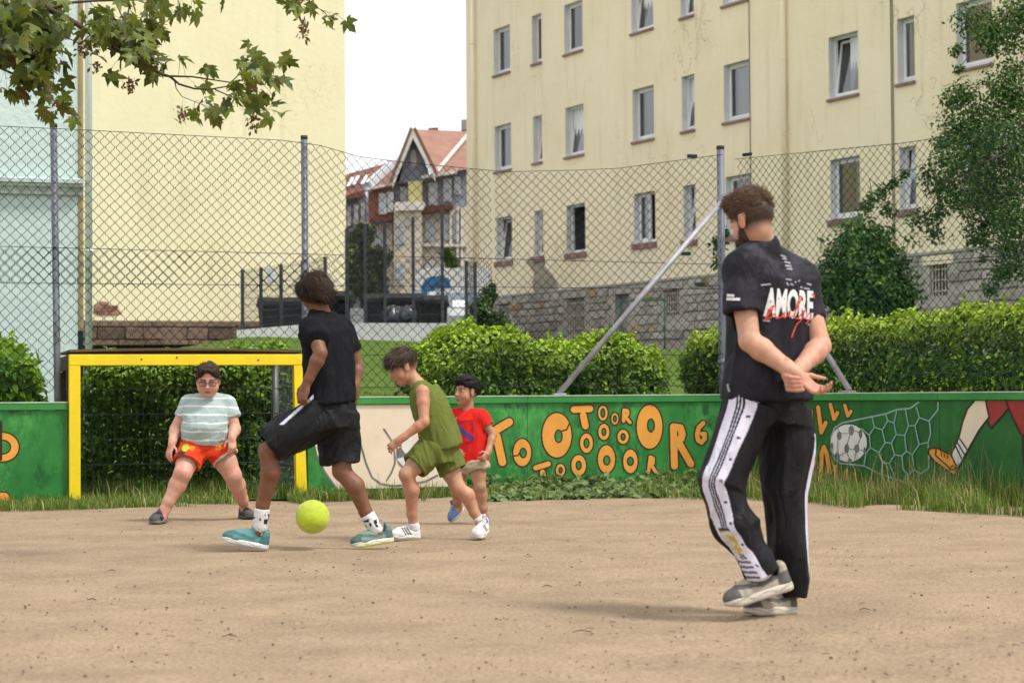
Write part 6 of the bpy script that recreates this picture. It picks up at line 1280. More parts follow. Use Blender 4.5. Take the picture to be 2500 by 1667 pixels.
def shoe(parent, heel, toe, up, W, ucol, scol, ank, high=0.075, stripes=None, thick=0.026, accent=None, seed=0, name='shoe', lacec=(0.5, 0.5, 0.5)):
    """heel and toe are the ends of the sole's underside"""
    heel, toe = np.array(heel, float), np.array(toe, float); R = frame(toe - heel, up); L = np.linalg.norm(toe - heel); w_ = lambda x, y, z: heel + R.T @ np.array((x, y, z)); c = lerp(heel, toe, 0.5)
    rh, rb = W * 0.40, W * 0.52; S = SDF(c - L * 0.5 - 0.13, c + L * 0.5 + 0.13, 0.005); T = thick
    S.cone(w_(0, rh * .98, T + .006), w_(0, rh * .92, T + high * .72), rh * .92, rh * .70, 0.02); S.ell(w_(0, L - rb * 1.05, T + .002), (rb * .95, rb * 1.06, .038), R, 0.02)
    S.cone(w_(0, L * .36, T + .010), w_(0, L * .66, T + .004), rh * .95, rb * .88, 0.025); S.cone(w_(0, L * .34, T + high * .74), w_(0, L * .72, T + .026), rh * .50, rh * .50, 0.022); S.cone(w_(0, L * .345, T + high * .70), w_(0, L * .27, T + high * 1.22), rh * .40, rh * .36, 0.012)
    S.cone(w_(0, L * .21, T + high * .66), lerp(w_(0, L * .22, T + high * 1.1), ank, 0.5), rh * .62, rh * .70, 0.004, 'sub')
    S.cut(w_(0, 0, T * .7), R.T @ np.array((0, 0, -1.0))); V, Q = S.mesh(1); l = (V - heel) @ R.T; C = np.tile(np.array(ucol, float), (len(V), 1))
    if stripes is not None:
        for i in range(3): m = (np.abs(l[:, 1] - L * (.36 + .09 * i) - (l[:, 2] - T) * 0.55) < .0065) & (l[:, 2] < T + .055) & (np.abs(l[:, 0]) > W * .2); C[m] = stripes
    if accent is not None:
        yy, zz_ = l[:, 1] / L, (l[:, 2] - T) / high; m = (yy > .80) | ((yy < .22) & (zz_ < .55)) | (np.abs(zz_ - .28 - .5 * np.abs(yy - .45)) < .10); C[m] = accent
    C *= (1 - .28 * np.clip(fbm(l * 45, 2, 3), 0, 1) - .25 * (l[:, 2] > T + high * .95))[:, None]
    u = npmesh(name, V, Q, parent, shoem, cols=C, smooth=True)
    S = SDF(c - L * 0.5 - 0.12, c + L * 0.5 + 0.12, 0.005); S.cone(w_(0, rh, T * .5), w_(0, L - rb, T * .5), rh, rb, 0.0); S.cut(w_(0, 0, T), R.T @ np.array((0, -.02, 1.0))); S.cut(w_(0, 0, 0), R.T @ np.array((0, 0, -1.0))); S.cut(w_(0, L * .86, 0), R.T @ np.array((0, .35, -1.0)))
    V, Q = S.mesh(1); l = (V - heel) @ R.T; C = np.tile(np.array(scol[0], float), (len(V), 1)); C[(l[:, 2] < T * .35)] = scol[1]; C[(np.abs(l[:, 2] - T * .62 - .006 * np.sin(l[:, 1] * 60)) < T * .09)] = np.array(scol[1]) * .8; npmesh('sole', V, Q, u, rubberm, cols=C, smooth=True)
    mb = MB()
    for i in range(4): y = L * (.42 + .08 * i); z = T + high * (.74 - .155 * i) + rh * .5 - .004; mb.tube([w_(-rh * .5, y, z - .010), w_(0, y + .004, z + .006), w_(rh * .5, y, z - .010)], .0032, 5)
    mb.build('lace', mat('lace_%02d%02d%02d' % tuple(int(v * 99) for v in lacec), lacec, rough=0.8), u)
    return u
def sock(parent, a, b, r0, r1, col, marks=None):
    lo, hi = np.minimum(a, b) - .09, np.maximum(a, b) + .09; S = SDF(lo, hi, 0.005); S.cone(a, b, r0, r1, 0, capa=True); V, Q = S.mesh(1); V = wrinkle(V, Q, .0015, 40, 4); C = np.tile(np.array(col, float), (len(V), 1))
    if marks is not None: f = fbm(V * np.array((70, 70, 60)), 1, 8); t = (V[:, 2] - a[2]) / (b[2] - a[2]); m = (f > 0.16) & (t > .3) & (t < .85); C[m] = marks
    return npmesh('sock', V, Q, parent, clothm, cols=C, smooth=True)
def skin_body(S, parent, skin, head, lip, brow, hairc=None, fade=None, tint=None):
    V, Q = S.mesh(1); C = np.tile(np.array(skin, float), (len(V), 1)); C *= (1 + 0.07 * fbm(V * 22, 2, 3))[:, None]; rd_ = fbm(V * 13, 3, 5)[:, None]; C *= 1 + rd_ * np.array((.02, -.10, -.11))
    if tint: C = tint(V, C)
    if head is not None: C = head.colour(V, C, skin, lip, brow, hairc, fade)
    return npmesh('body', V, Q, parent, skinm, cols=C, smooth=True)
def garment(S, name, parent, col, amp=0.004, sc_=14, seed=0, axis=None, m=None, colour=None, smooth=2):
    V, Q = S.mesh(smooth); V = wrinkle(V, Q, amp * 1.5, sc_, seed, axis); C = np.tile(np.array(col, float), (len(V), 1))
    if colour is not None: C = colour(V, C)
    return npmesh(name, V, Q, parent, m or clothm, cols=C, smooth=True)
def cast(o, pts, off):
    """drop pixel points on a garment, along the view, and lift them off its surface"""
    me = o.data; V = np.empty(len(me.vertices) * 3, np.float32); me.vertices.foreach_get('co', V); V = V.reshape(-1, 3); polys = [tuple(p.vertices) for p in me.polygons]
    bv = BVHTree.FromPolygons([Vector(v) for v in V], polys); out = []
    for px, py in pts:
        d = Vector(nrm(ray(px, py))); h, n, _, _ = bv.ray_cast(Vector(CP), d)
        if h is None: h, n, _, _ = bv.find_nearest(Vector(P(px, py, float(V[:, 1].mean()))))
        out.append(h + (n if n.dot(d) < 0 else -n) * off)
    return out
# ------------------------------------------------------------------ ball
def ball():
    Y = 11.9; c = P(763, 1261, Y); r = 41.5 / F * Y; bm = bmesh.new(); bmesh.ops.create_icosphere(bm, subdivisions=5, radius=1.0); V = np.array([v.co[:] for v in bm.verts]); Fc = np.array([[v.index for v in f.verts] for f in bm.faces]); bm.free()
    # twelve panels with seams pressed in
    g = (1 + 5 ** 0.5) / 2; ico = nrm_rows(np.array([(0, a, b * g) for a in (1, -1) for b in (1, -1)] + [(a, b * g, 0) for a in (1, -1) for b in (1, -1)] + [(b * g, 0, a) for a in (1, -1) for b in (1, -1)], float)); D = np.sort(V @ ico.T, axis=1); gap = D[:, -1] - D[:, -2]
    s = 1 - 0.022 * np.exp(-(gap / 0.02) ** 2) + 0.004 * fbm(V * 5, 2, 2); col = np.tile(np.array((0.46, 0.56, 0.030)), (len(V), 1)) * (1 + 0.10 * fbm(V * 9, 3, 6))[:, None]; col *= (1 - 0.30 * np.exp(-(gap / 0.015) ** 2))[:, None]
    dirt_ = np.clip(fbm(V * 2.5, 3, 12), 0, 1)[:, None]; col = col * (1 - 0.25 * dirt_) + np.array((0.3, 0.26, 0.12)) * 0.25 * dirt_
    o = npmesh('ball', c + V * (r * s)[:, None], Fc, None, mat('ball_skin', vcol=True, rough=0.7, spec=0.2, bump=0.3, bscale=400, sheen=0.3), cols=col, smooth=True); tag(o, 'fuzzy lime yellow football in the air between the player\'s feet', 'ball')
ball()
UP = np.array((0, 0, 1.0))
def person(label, Y0, px): g = P(px, 1300, Y0); return empty('person', (g[0], Y0, 0), label, 'person')

# ------------------------------------------------------------------ player in black, seen from behind
def player():
    Y0 = 11.95; o = person('player in black shirt and shorts, seen from behind, running at the yellow ball', Y0, 790); J = lambda x, y, d=0.0: P(x, y, Y0 + d)
    skin = (0.19, 0.082, 0.042); fwd = nrm((-.72, .68, 0)); lat = np.array((.68, .72, 0))
    hd = Head(J(769, 714), (-.62, .70, -.12), (-.10, 0.02, 1), 0.228); nb = J(785, 768, .0)
    shL, shR = J(762, 800, -.13), J(836, 805, .13); elL, wrL = J(783, 862, -.22), J(748, 938, -.21); elR, wrR = J(872, 892, .17), J(866, 950, .10)
    hL, hR = J(788, 1014, -.06), J(834, 1014, .06); kL, aL = J(654, 1100, -.12), J(637, 1276, -.08); kR, aR = J(834, 1150, .02), J(913, 1284, .06)
    S = SDF(P(520, 1370, Y0) - (0, .45, 0), P(960, 640, Y0) + (0, .45, 0), 0.0055)
    hd.build(S, neck=nb, neckr=.050); S.loft([(J(810, 1030), .15, .105), (J(808, 985), .155, .105), (J(806, 930), .128, .09), (J(802, 870), .135, .09), (J(795, 820), .14, .085), (J(790, 790), .10, .06)], lat, .03)
    S.cone(nb, shL, .036, .040, .03); S.cone(nb, shR, .036, .040, .03)
    arm(S, shL, elL, wrL, (.052, .046, .038, .042, .026)); arm(S, shR, elR, wrR, (.052, .046, .038, .042, .026))
    hand(S, wrL, J(733, 985, -.22) - wrL, (.55, .75, .1), (-.7, -.4, 0.2), .185, (38, 55, 35)); hand(S, wrR, J(862, 985, .08) - wrR, (-.7, .5, 0), (-.5, .4, 0), .18, (35, 45, 30))
    leg(S, hL, kL, aL, (.082, .055, .056, .034), (.03, -.008, 0)); leg(S, hR, kR, aR, (.082, .055, .056, .034), (.022, -.012, .012))
    S.cone(aL, J(628, 1302, -.085), .034, .022, .02); S.cone(aR, J(926, 1304, .05), .034, .022, .02)
    skin_body(S, o, skin, hd, (0.24, .09, .07), (.02, .013, .01))
    hd.hair(o, [((0, -.08, .14), (.40, .47, .42)), ((0, -.30, -.05), (.34, .26, .30)), ((0, .26, .30), (.28, .17, .17)), ((-.20, .05, .12), (.24, .34, .32))], [((0, .40, -.22), (.30, .30, .40)), ((0, .1, -.55), (.4, .35, .28))], [((0, -.2, -.27), (0, .25, -1))],
            (0.030, 0.017, 0.011), lambda x, y, z: (x * .4 + .25, -.5 - .2 * y, -.55), 5, amp=.013, strands=1500, slen=.065, freq=48, lift=.35, spread=.5)
    # shirt
    S = SDF(P(690, 1010, Y0) - (0, .42, 0), P(920, 720, Y0) + (0, .42, 0), 0.006)
    S.loft([(J(810, 984), .172, .128), (J(808, 950), .163, .122), (J(805, 900), .160, .118), (J(800, 850), .168, .120), (J(795, 812), .180, .118), (J(790, 784), .135, .085)], lat, .02)
    S.cone(nb + (0, 0, -.01), shL, .058, .062, .035); S.cone(nb + (0, 0, -.01), shR, .058, .062, .035); S.cone(shL, lerp(shL, elL, .30), .066, .068, .03); S.cone(lerp(shL, elL, .25), J(772, 828, -.185), .068, .066, .02, capb=True); S.cone(shR, lerp(shR, elR, .62), .066, .066, .03, capb=True)
    S.cone(nb + (0, 0, -.02), nb + (0, 0, .12), .056, .055, .008, 'sub')
    garment(S, 'shirt', o, (.013, .0135, .016), .0075, 11, 21, (0.3, 0, 1))
    # shorts
    S = SDF(P(590, 1180, Y0) - (0, .36, 0), P(900, 950, Y0) + (0, .36, 0), 0.006)
    S.loft([(J(812, 1042), .160, .122), (J(810, 1005), .156, .120), (J(809, 968), .146, .110)], lat, .03); S.loft([(J(800, 1005, -.05), .125, .13), (J(735, 1048, -.09), .118, .118), (J(660, 1082, -.12), .098, .108)], (0.3, 1, 0), .04); S.cone(J(700, 1052, -.10), J(668, 1090, -.12), .09, .098, .03, capb=True)
    S.loft([(J(826, 1015, .05), .125, .13), (J(828, 1080, .05), .112, .118), (J(832, 1130, .04), .108, .112)], lat, .04); S.cone(J(668, 1082, -.12), kL, .080, .085, 0, 'sub'); S.cone(J(830, 1122, .04), J(834, 1160, .02), .085, .088, 0, 'sub')
    def sc_(V, C):
        l = (V - J(735, 1010, -.10)); t = l @ nrm(J(700, 1030, -.1) - J(745, 975, -.1)); m = (np.abs((V - J(742, 988, -.15)) @ np.array((0, 0, 1)) + 0.9 * ((V - J(742, 988, -.15)) @ np.array((1, 0, 0))) * -1) < .012) & (V[:, 1] < Y0 - .1) & (V[:, 2] > J(700, 1035)[2]); C[m] = (.55, .55, .66); return C
    garment(S, 'shorts', o, (.012, .0125, .014), .008, 9, 22, (0.6, 0, .8), m=shinym, colour=sc_)
    for a, b in ((lerp(kL, aL, .80), aL), (lerp(kR, aR, .78), aR)): sock(o, a + (0, 0, 0), b + (b - a) * .25, .046, .042, (.66, .65, .66), (.03, .03, .035))
    tq, gr = (.12, .25, .24), (.16, .24, .21)
    shoe(o, J(655, 1342, -.07), J(540, 1319, -.10), (.08, -.05, 1), .105, (.10, .24, .245), ((.66, .68, .66), (.5, .5, .48)), aL, .085, lacec=(.1, .3, .28), thick=.032, accent=(.05, .15, .16))
    shoe(o, J(962, 1322, .10), J(857, 1338, .0), (-.16, -.05, 1), .105, (.16, .235, .205), ((.62, .63, .58), (.50, .46, .10)), aR, .085, lacec=(.12, .2, .18), thick=.032, accent=(.075, .13, .115))
player()

# ------------------------------------------------------------------ man at right
def man():
    Y0 = 8.26; o = person('bearded man in black patterned shirt and striped track trousers, hands clasped behind his back', Y0, 1880); J = lambda x, y, d=0.0: P(x, y, Y0 + d)
    skin = (0.55, 0.315, 0.215); lat = np.array((.86, .5, 0)); fwd = np.array((-.5, .86, 0))
    hd = Head(J(1834, 540, -.03), (-.71, .65, -.28), (-.12, 0.1, 1), 0.228); nb = J(1857, 600, .0)
    shL, shR = J(1806, 656, -.10), J(1952, 676, .10); elL, wrL = J(1830, 832, -.16), J(1946, 915, -.235); elR, wrR = J(2003, 845, .0), J(1944, 908, -.165)
    hL, hR = J(1835, 985, -.06), J(1920, 992, .06); kL, aL = J(1752, 1188, -.13), J(1862, 1400, -.14); kR, aR = J(1916, 1206, .03), J(1938, 1428, .04)
    S = SDF(P(1690, 1010, Y0) - (0, .46, 0), P(2060, 440, Y0) + (0, .36, 0), 0.0042)
    hd.build(S, neck=nb, neckr=.056); S.loft([(J(1872, 985), .140, .10), (J(1870, 930), .145, .10), (J(1872, 840), .140, .092), (J(1878, 740), .148, .095), (J(1880, 685), .145, .082), (J(1876, 650), .10, .055)], lat, .03)
    S.cone(nb, shL, .044, .044, .035); S.cone(nb, shR, .044, .044, .035)
    arm(S, shL, elL, wrL, (.050, .048, .043, .046, .028)); arm(S, shR, elR, wrR, (.046, .048, .043, .046, .029))
    # left hand: open, palm up towards the viewer
    hand(S, wrL, J(2003, 962, -.24) - wrL, (.25, -.55, .80), (.75, -.1, .65), .185, (26, 42, 30), 5, 1.0, .028, (.75, .45))
    # right hand grips the left wrist: palm behind it, fingers come round the near side
    pl = J(1932, 912, -.19); S.ell(pl, (.042, .022, .040), None, .015); S.cone(wrR, pl, .029, .03, .02)
    for i in range(4):
        a, b, c, d = J(1928 - 2 * i, 914 + 10.5 * i, -.19), J(1915 + 3 * i, 917 + 11 * i, -.235), J(1931 + 4.5 * i, 921 + 10.5 * i, -.282), J(1951 + 3.0 * i, 923 + 9.5 * i, -.288)
        S.chain([a, b, c, d], [.0098, .0098, .0094, .0080], .003)
    S.chain([J(1938, 903, -.18), J(1926, 886, -.20), J(1921, 877, -.235)], [.013, .0115, .0095], .005)
    def tint(V, C):
        for p, r, t in ((J(1990, 955, -.24), .055, 1), (J(1932, 938, -.27), .045, 1), (elL, .05, .6), (J(1806, 546, -.1), .03, .8)):
            m = np.exp(-(np.linalg.norm(V - p, axis=1) / r) ** 2)[:, None] * t; C = C * (1 - m * np.array((0.0, .22, .24)))
        return C
    skin_body(S, o, skin, hd, (.40, .17, .14), (.05, .03, .02), (0.050, .030, .019), (-.36, -.08), tint)
    hc = (0.075, 0.042, 0.024)
    hd.hair(o, [((0, -.065, .215), (.348, .426, .385)), ((0, .02, .42), (.28, .36, .22)), ((0, .27, .43), (.24, .19, .17))], [((0, .47, -.12), (.30, .24, .36))], [((0, .30, .15), (0, .6, -1))], hc, lambda x, y, z: (x * .6, .75, .35), 15, amp=.009, strands=2600, slen=.034, freq=60, lift=.95, spread=.6)
    hd.hair(o, [((0, .21, -.38), (.235, .20, .20)), ((0, .26, -.52), (.19, .16, .17)), ((-.19, .10, -.22), (.085, .10, .20)), ((.19, .10, -.22), (.085, .10, .20))], [((0, .42, -.24), (.13, .10, .075)), ((0, -.05, -.55), (.25, .16, .2))], [((0, .1, -.06), (0, 0, 1))], (.045, .024, .014), lambda x, y, z: (0, .25, -1), 16, amp=.007, strands=700, slen=.03, freq=60, name='beard', lift=.3)
    # shirt
    S = SDF(P(1700, 1010, Y0) - (0, .42, 0), P(2060, 570, Y0) + (0, .40, 0), 0.006)
    S.loft([(J(1872, 974), .200, .148), (J(1871, 930), .190, .142), (J(1872, 870), .178, .134), (J(1874, 800), .178, .130), (J(1877, 735), .190, .134), (J(1878, 680), .190, .122), (J(1875, 645), .145, .088)], lat, .02, 2.2)
    S.cone(nb + (0, 0, -.012), shL, .064, .068, .05); S.cone(nb + (0, 0, -.012), shR, .064, .068, .05)
    S.cone(shL, lerp(shL, elL, .35), .066, .070, .03); S.cone(lerp(shL, elL, .3), J(1815, 764, -.135), .070, .077, .015, capb=True); S.cone(shR, J(1974, 783, .06), .068, .074, .03, capb=True)
    S.cone(J(1813, 748, -.13), J(1819, 790, -.14), .062, .062, 0, 'sub'); S.cone(J(1972, 770, .06), J(1982, 800, .05), .060, .060, 0, 'sub'); S.cone(nb + (0, 0, -.015), nb + (-.02, 0.01, .14), .062, .060, .008, 'sub')
    def sc_(V, C):
        up = np.clip((V[:, 2] - J(1880, 800)[2]) / .35, 0, 1); l = (V - J(1880, 760)) @ lat; f = np.sin((np.abs(l) * 26 - V[:, 2] * 22) + 2.2 * fbm(V * 7, 2, 3)); b = np.clip(f * .9, 0, 1) * (0.25 + .75 * up); C = C + b[:, None] * np.array((.020, .018, .026)); return C
    sh = garment(S, 'shirt', o, (.014, .0135, .018), .006, 9, 31, (0.2, 0, 1), m=shinym, colour=sc_)
    c4 = lambda x, y: (1650 + x * .3827, 420 + y * .3827)
    wt = mat('shirt_print_white', (.70, .70, .70), (.6, .6, .6), scale=60, rough=.7); rt = mat('shirt_print_red', (.55, .06, .035), rough=.7); gt = mat('shirt_print_grey', (.26, .26, .29), rough=.7)
    cu = bpy.data.curves.new('t', 'FONT'); cu.body = 'AMORE'; cu.size = 1; cu.offset = 0.045; cu.resolution_u = 3; to = bpy.data.objects.new('t', cu); COL.objects.link(to); bpy.context.view_layer.update(); me = bpy.data.meshes.new_from_object(to.evaluated_get(bpy.context.evaluated_depsgraph_get())); bpy.data.objects.remove(to)
    bm = bmesh.new(); bm.from_mesh(me); bmesh.ops.triangulate(bm, faces=bm.faces[:])
    for _ in range(3): bmesh.ops.subdivide_edges(bm, edges=[e for e in bm.edges if e.calc_length() > 0.09], cuts=1); bmesh.ops.triangulate(bm, faces=bm.faces[:])
    xs = [v.co.x for v in bm.verts]; ys = [v.co.y for v in bm.verts]; x0, x1, y0, y1 = min(xs), max(xs), min(ys), max(ys); pts = []
    for v in bm.verts:
        u, t = (v.co.x - x0) / (x1 - x0), (v.co.y - y0) / (y1 - y0); uu = 1 - (1 - u) ** 1.0; x = 556 + 318 * (u + .10 * u * (1 - u)) + 18 * t * (1 - u); pts.append(c4(x, (922 + 22 * u) - t * 186))
    for v, p in zip(bm.verts, cast(sh, pts, .0022)): v.co = p
    me2 = bpy.data.meshes.new('chest_lettering'); bm.to_mesh(me2); bm.free(); link('chest_lettering', me2, sh, wt)
    def ribbon(name, lines, w0, m, off):
        V, Fc = [], []
        for ln in lines:
            q = []
            for a, b in zip(ln[:-1], ln[1:]): q += [lerp(a, b, t) for t in np.linspace(0, 1, 6)[:-1]]
            q.append(np.array(ln[-1], float)); q = np.array(q); d = np.gradient(q, axis=0); nn = np.stack([-d[:, 1], d[:, 0]], 1); nn = nn / (np.linalg.norm(nn, axis=1, keepdims=True) + 1e-9) * w0 / 2; b = len(V)
            for p in cast(sh, [c4(*x) for pr_ in zip(q - nn, q + nn) for x in pr_], off): V.append(tuple(p))
            Fc += [(b + 2 * i, b + 2 * i + 1, b + 2 * i + 3, b + 2 * i + 2) for i in range(len(q) - 1)]
        npmesh(name, V, Fc, sh, m)
    ribbon('red_script', [[(562, 945), (585, 915), (612, 880), (622, 852), (605, 860), (585, 900), (578, 935), (600, 930), (630, 900), (640, 935), (670, 925), (690, 890), (688, 930), (712, 915), (728, 880), (722, 925), (745, 920), (765, 880), (800, 800), (790, 790), (765, 860), (752, 930), (775, 935), (805, 895), (820, 880), (806, 925), (822, 935), (848, 900), (862, 905), (850, 940), (825, 968)],
                          [(806, 925), (790, 950), (768, 968), (750, 1010), (735, 1056)], [(862, 780), (880, 782), (878, 806)], [(640, 852), (612, 858)]], 8, rt, .0034)
    gl_ = [[(540, 722), (606, 716)], [(665, 530), (700, 545)], [(675, 552), (705, 558)], [(690, 575), (730, 585)], [(695, 598), (735, 604)], [(705, 618), (742, 622)], [(700, 684), (738, 690)], [(705, 704), (718, 724)], [(730, 714), (748, 722)], [(755, 700), (766, 706)], [(780, 690), (786, 700)], [(790, 735), (806, 738)], [(815, 742), (850, 748)], [(832, 712), (862, 722)], [(555, 946), (598, 950)], [(838, 972), (850, 974)]]
    ribbon('small_print', gl_, 11, gt, .0026)
    ribbon('sleeve_print', [[(328, 786), (374, 790)], [(326, 810), (372, 812), (410, 812)]], 17, wt, .0026); ribbon('hem_tag', [[(333, 1352), (338, 1380), (344, 1402)]], 14, gt, .0026)
    # trousers
    S = SDF(P(1640, 1530, Y0) - (0, .40, 0), P(2030, 940, Y0) + (0, .34, 0), 0.0032)
    S.loft([(J(1874, 1035), .172, .128), (J(1874, 1000), .172, .13), (J(1874, 955), .165, .125)], lat, .03)
    Lc = [J(1840, 990, -.07), J(1804, 1085, -.10), J(1766, 1182, -.13), J(1798, 1280, -.135), J(1850, 1372, -.14), J(1868, 1402, -.14)]; La = [(.098, .105), (.088, .10), (.080, .088), (.074, .08), (.064, .075), (.062, .075)]
    S.loft([(c, a, b) for c, (a, b) in zip(Lc[:3], La[:3])], lat, .03, 2.1); S.cone(Lc[2], Lc[3], .079, .074, .03); S.cone(Lc[3], Lc[4], .078, .068, .02); S.cone(Lc[4], Lc[5], .068, .066, .02, capb=True)
    Rc = [J(1918, 1000, .06), J(1920, 1100, .05), J(1916, 1208, .03), J(1924, 1320, .03), J(1928, 1420, .04), J(1931, 1456, .04)]; Ra = [(.108, .115), (.102, .11), (.090, .10), (.074, .09), (.056, .08), (.048, .075)]
    S.loft([(c, a, b) for c, (a, b) in zip(Rc, Ra)], lat, .03, 2.1)
    Lq, Rq = np.array(Lc), np.array(Rc)
    def pc(V, C):
        from_l = [np.stack([np.interp(-V[:, 2], -Q_[:, 2], Q_[:, i]) for i in range(3)], 1) for Q_ in (Lq, Rq)]
        dl, dr = np.linalg.norm((V - from_l[0])[:, :2], axis=1), np.linalg.norm((V - from_l[1])[:, :2], axis=1)
        on = (dl < dr); rel = V - from_l[0]; out = nrm((-.60, -.80, 0)); tan = nrm((.80, -.60, 0)); a = rel @ out; b = rel @ tan; zz = (Lc[0][2] - V[:, 2]) / (Lc[0][2] - Lc[-1][2])
        wide = .061 - .018 * np.clip(zz, 0, 1); cen = .006 * np.sin(zz * 6); u = (b - cen) / wide; pan = on & (a > 0.01) & (np.abs(u) < 1); C[pan] = (.60, .58, .68)
        for q in (-.16, .06, .28): C[pan & (np.abs(u - q) < .075)] = (.02, .018, .028)
        C[pan & (np.abs(u - .74) < .11) & (np.abs((zz * 8) % 1 - .5) < .055)] = (.03, .028, .035)
        pt = pan & (zz > .715) & (zz < .87) & (u > -.7) & (u < .45); f = fbm(V * 42, 2, 4); C[pt] = np.where((f[pt] > 0)[:, None], np.array((.50, .36, .03)), np.array((.55, .52, .5))); C[pt & (zz < .735)] = (.06, .05, .03); C[pan & (zz > .90) & (u < .45)] = np.where((np.sin(V[pan & (zz > .90) & (u < .45)][:, 2] * 300) > 0)[:, None], np.array((.12, .11, .14)), np.array((.6, .58, .68)))
        rr = V - from_l[1]; outr = nrm((.93, -.12, 0)); ang = (rr @ outr) / (np.linalg.norm(rr[:, :2], axis=1) + 1e-6); C[(~on) & (ang > .955) & (V[:, 2] < Rc[0][2] - .10)] = (.58, .57, .70); return C
    garment(S, 'trousers', o, (.0125, .012, .0145), .0085, 8, 33, (.15, 0, 1), m=shinym, colour=pc)
    be, gy = (.36, .315, .25), (.105, .098, .092)
    shoe(o, J(1938, 1436, -.10), J(1772, 1487, -.17), (-.34, -.06, 1), .108, be, ((.52, .48, .40), (.40, .36, .29)), aL + (0, 0, .02), .09, accent=gy, seed=3, thick=.036, lacec=(.35, .32, .28))
    shoe(o, J(1944, 1498, .06), J(1818, 1500, -.05), (0, 0, 1), .108, be, ((.55, .51, .43), (.42, .38, .31)), aR, .09, accent=gy, seed=7, thick=.034, lacec=(.35, .32, .28))
man()
# ------------------------------------------------------------------ boy in goal
def tee(o, S, sts, lat, nb, shL, shR, hemL, hemR, r, neckr, neckdir=(0, 0, .1)):
    S.loft(sts, lat, .02, 2.15); S.cone(nb + (0, 0, -.012), shL, r * .9, r, .03); S.cone(nb + (0, 0, -.012), shR, r * .9, r, .03)
    for sh, hm in ((shL, hemL), (shR, hemR)):
        S.cone(sh, hm, r, r * 1.06, .025, capb=True); d = nrm(np.array(hm) - sh); S.cone(hm - d * .03, hm + d * .04, r * .84, r * .84, 0, 'sub')
    S.cone(nb + (0, 0, -.006), nb + np.array(neckdir), neckr * 1.10, neckr * 1.15, .010, 'sub')
def goalie():
    Y0 = 14.85; o = person('boy with glasses in striped mint shirt and orange shorts, crouching in front of the goal', Y0, 500); J = lambda x, y, d=0.0: P(x, y, Y0 + d)
    skin = (0.58, 0.32, 0.235); lat = np.array((-1, 0.08, 0))
    hd = Head(J(508, 928, -.10), (.10, -1, -.24), (.02, -.22, 1), 0.246); nb = J(508, 968, -.01)
    shL, shR = J(461, 984), J(555, 984); elL, wrL = J(429, 1046, -.03), J(420, 1083, -.13); elR, wrR = J(574, 1046, -.03), J(566, 1069, -.15)
    hL, hR = J(472, 1090, .0), J(532, 1090, .03); kL, aL = J(446, 1156, -.20), J(401, 1246, -.22); kR, aR = J(568, 1160, .02), J(599, 1238, .30)
    S = SDF(P(350, 1290, Y0) - (0, .50, 0), P(640, 860, Y0) + (0, .50, 0), 0.0055)
    hd.build(S, fat=.045, neck=nb, neckr=.055); S.loft([(J(502, 1098), .155, .135), (J(502, 1060, -.02), .162, .155), (J(504, 1025, -.02), .152, .14), (J(507, 990), .155, .115), (J(508, 972), .10, .075)], lat, .03)
    S.cone(nb, shL, .042, .042, .03); S.cone(nb, shR, .042, .042, .03); arm(S, shL, elL, wrL, (.052, .046, .041, .042, .027)); arm(S, shR, elR, wrR, (.052, .046, .041, .042, .027))
    hand(S, wrL, J(411, 1110, -.15) - wrL, (.5, .6, .1), (.4, -.8, 0), .155, (18, 24, 18), 6, 1.05); hand(S, wrR, J(568, 1098, -.18) - wrR, (-.3, .8, .1), (-.8, -.3, 0), .15, (30, 40, 30), 4, 1.05)
    leg(S, hL, kL, aL, (.090, .066, .063, .039), (0, .015, 0)); leg(S, hR, kR, aR, (.090, .066, .063, .039), (0, .015, 0)); S.cone(aL, J(398, 1262, -.24), .04, .03, .02); S.cone(aR, J(601, 1250, .28), .04, .03, .02)
    def tint(V, C):
        for p in (kL + (0, -.06, .01), kR + (0, -.06, .01), elL, elR): m = np.exp(-(np.linalg.norm(V - p, axis=1) / .05) ** 2)[:, None]; C = C * (1 - m * np.array((.06, .18, .16)))
        return C
    skin_body(S, o, skin, hd, (.40, .15, .13), (.05, .028, .018), None, None, tint); hd.eyes(o, (.05, .035, .025), (0, -.25))
    hd.hair(o, [((0, -.08, .17), (.375, .43, .385)), ((.05, .23, .33), (.25, .16, .13)), ((0, -.02, .05), (.362, .36, .30))], [((0, .52, -.02), (.29, .34, .40)), ((0, .0, -.42), (.42, .42, .24))], [((0, 0, -.06), (0, .35, -1)), ((0, .30, .18), (0, .5, -1))], (0.040, 0.022, 0.015), lambda x, y, z: (x * .5 - .35, .6, -.15), 45, amp=.008, strands=800, slen=.035, freq=70, lift=.35)
    # glasses
    fm = mat('glasses_frame', (.03, .03, .035), rough=.35, spec=.5); g = MB()
    for x in (-1, 1):
        pts = [hd.w(x * .145 + .105 * np.sign(math.cos(a)) * abs(math.cos(a)) ** .6, .415 - .02 * abs(math.cos(a)), -.02 + .072 * np.sign(math.sin(a)) * abs(math.sin(a)) ** .6) for a in np.linspace(0, 2 * math.pi, 17)]; g.tube(pts, .0027, 6); g.tube([hd.w(x * .25, .40, .01), hd.w(x * .36, .10, .02), hd.w(x * .37, -.05, .01)], .003, 5)
    g.tube([hd.w(-.045, .42, -.01), hd.w(0, .435, .0), hd.w(.045, .42, -.01)], .003, 5); gf = g.build('glasses', fm, o, smooth=True)
    for x in (-1, 1): q = MB(); q.poly([hd.w(x * .145 + .10 * np.sign(math.cos(a)) * abs(math.cos(a)) ** .6, .412, -.02 + .068 * np.sign(math.sin(a)) * abs(math.sin(a)) ** .6) for a in np.linspace(0, 2 * math.pi, 16, endpoint=False)][::-1 if True else 1]); q.build('lens', glass_mat('lens_glass', (.95, .96, .97), 1.3), gf)
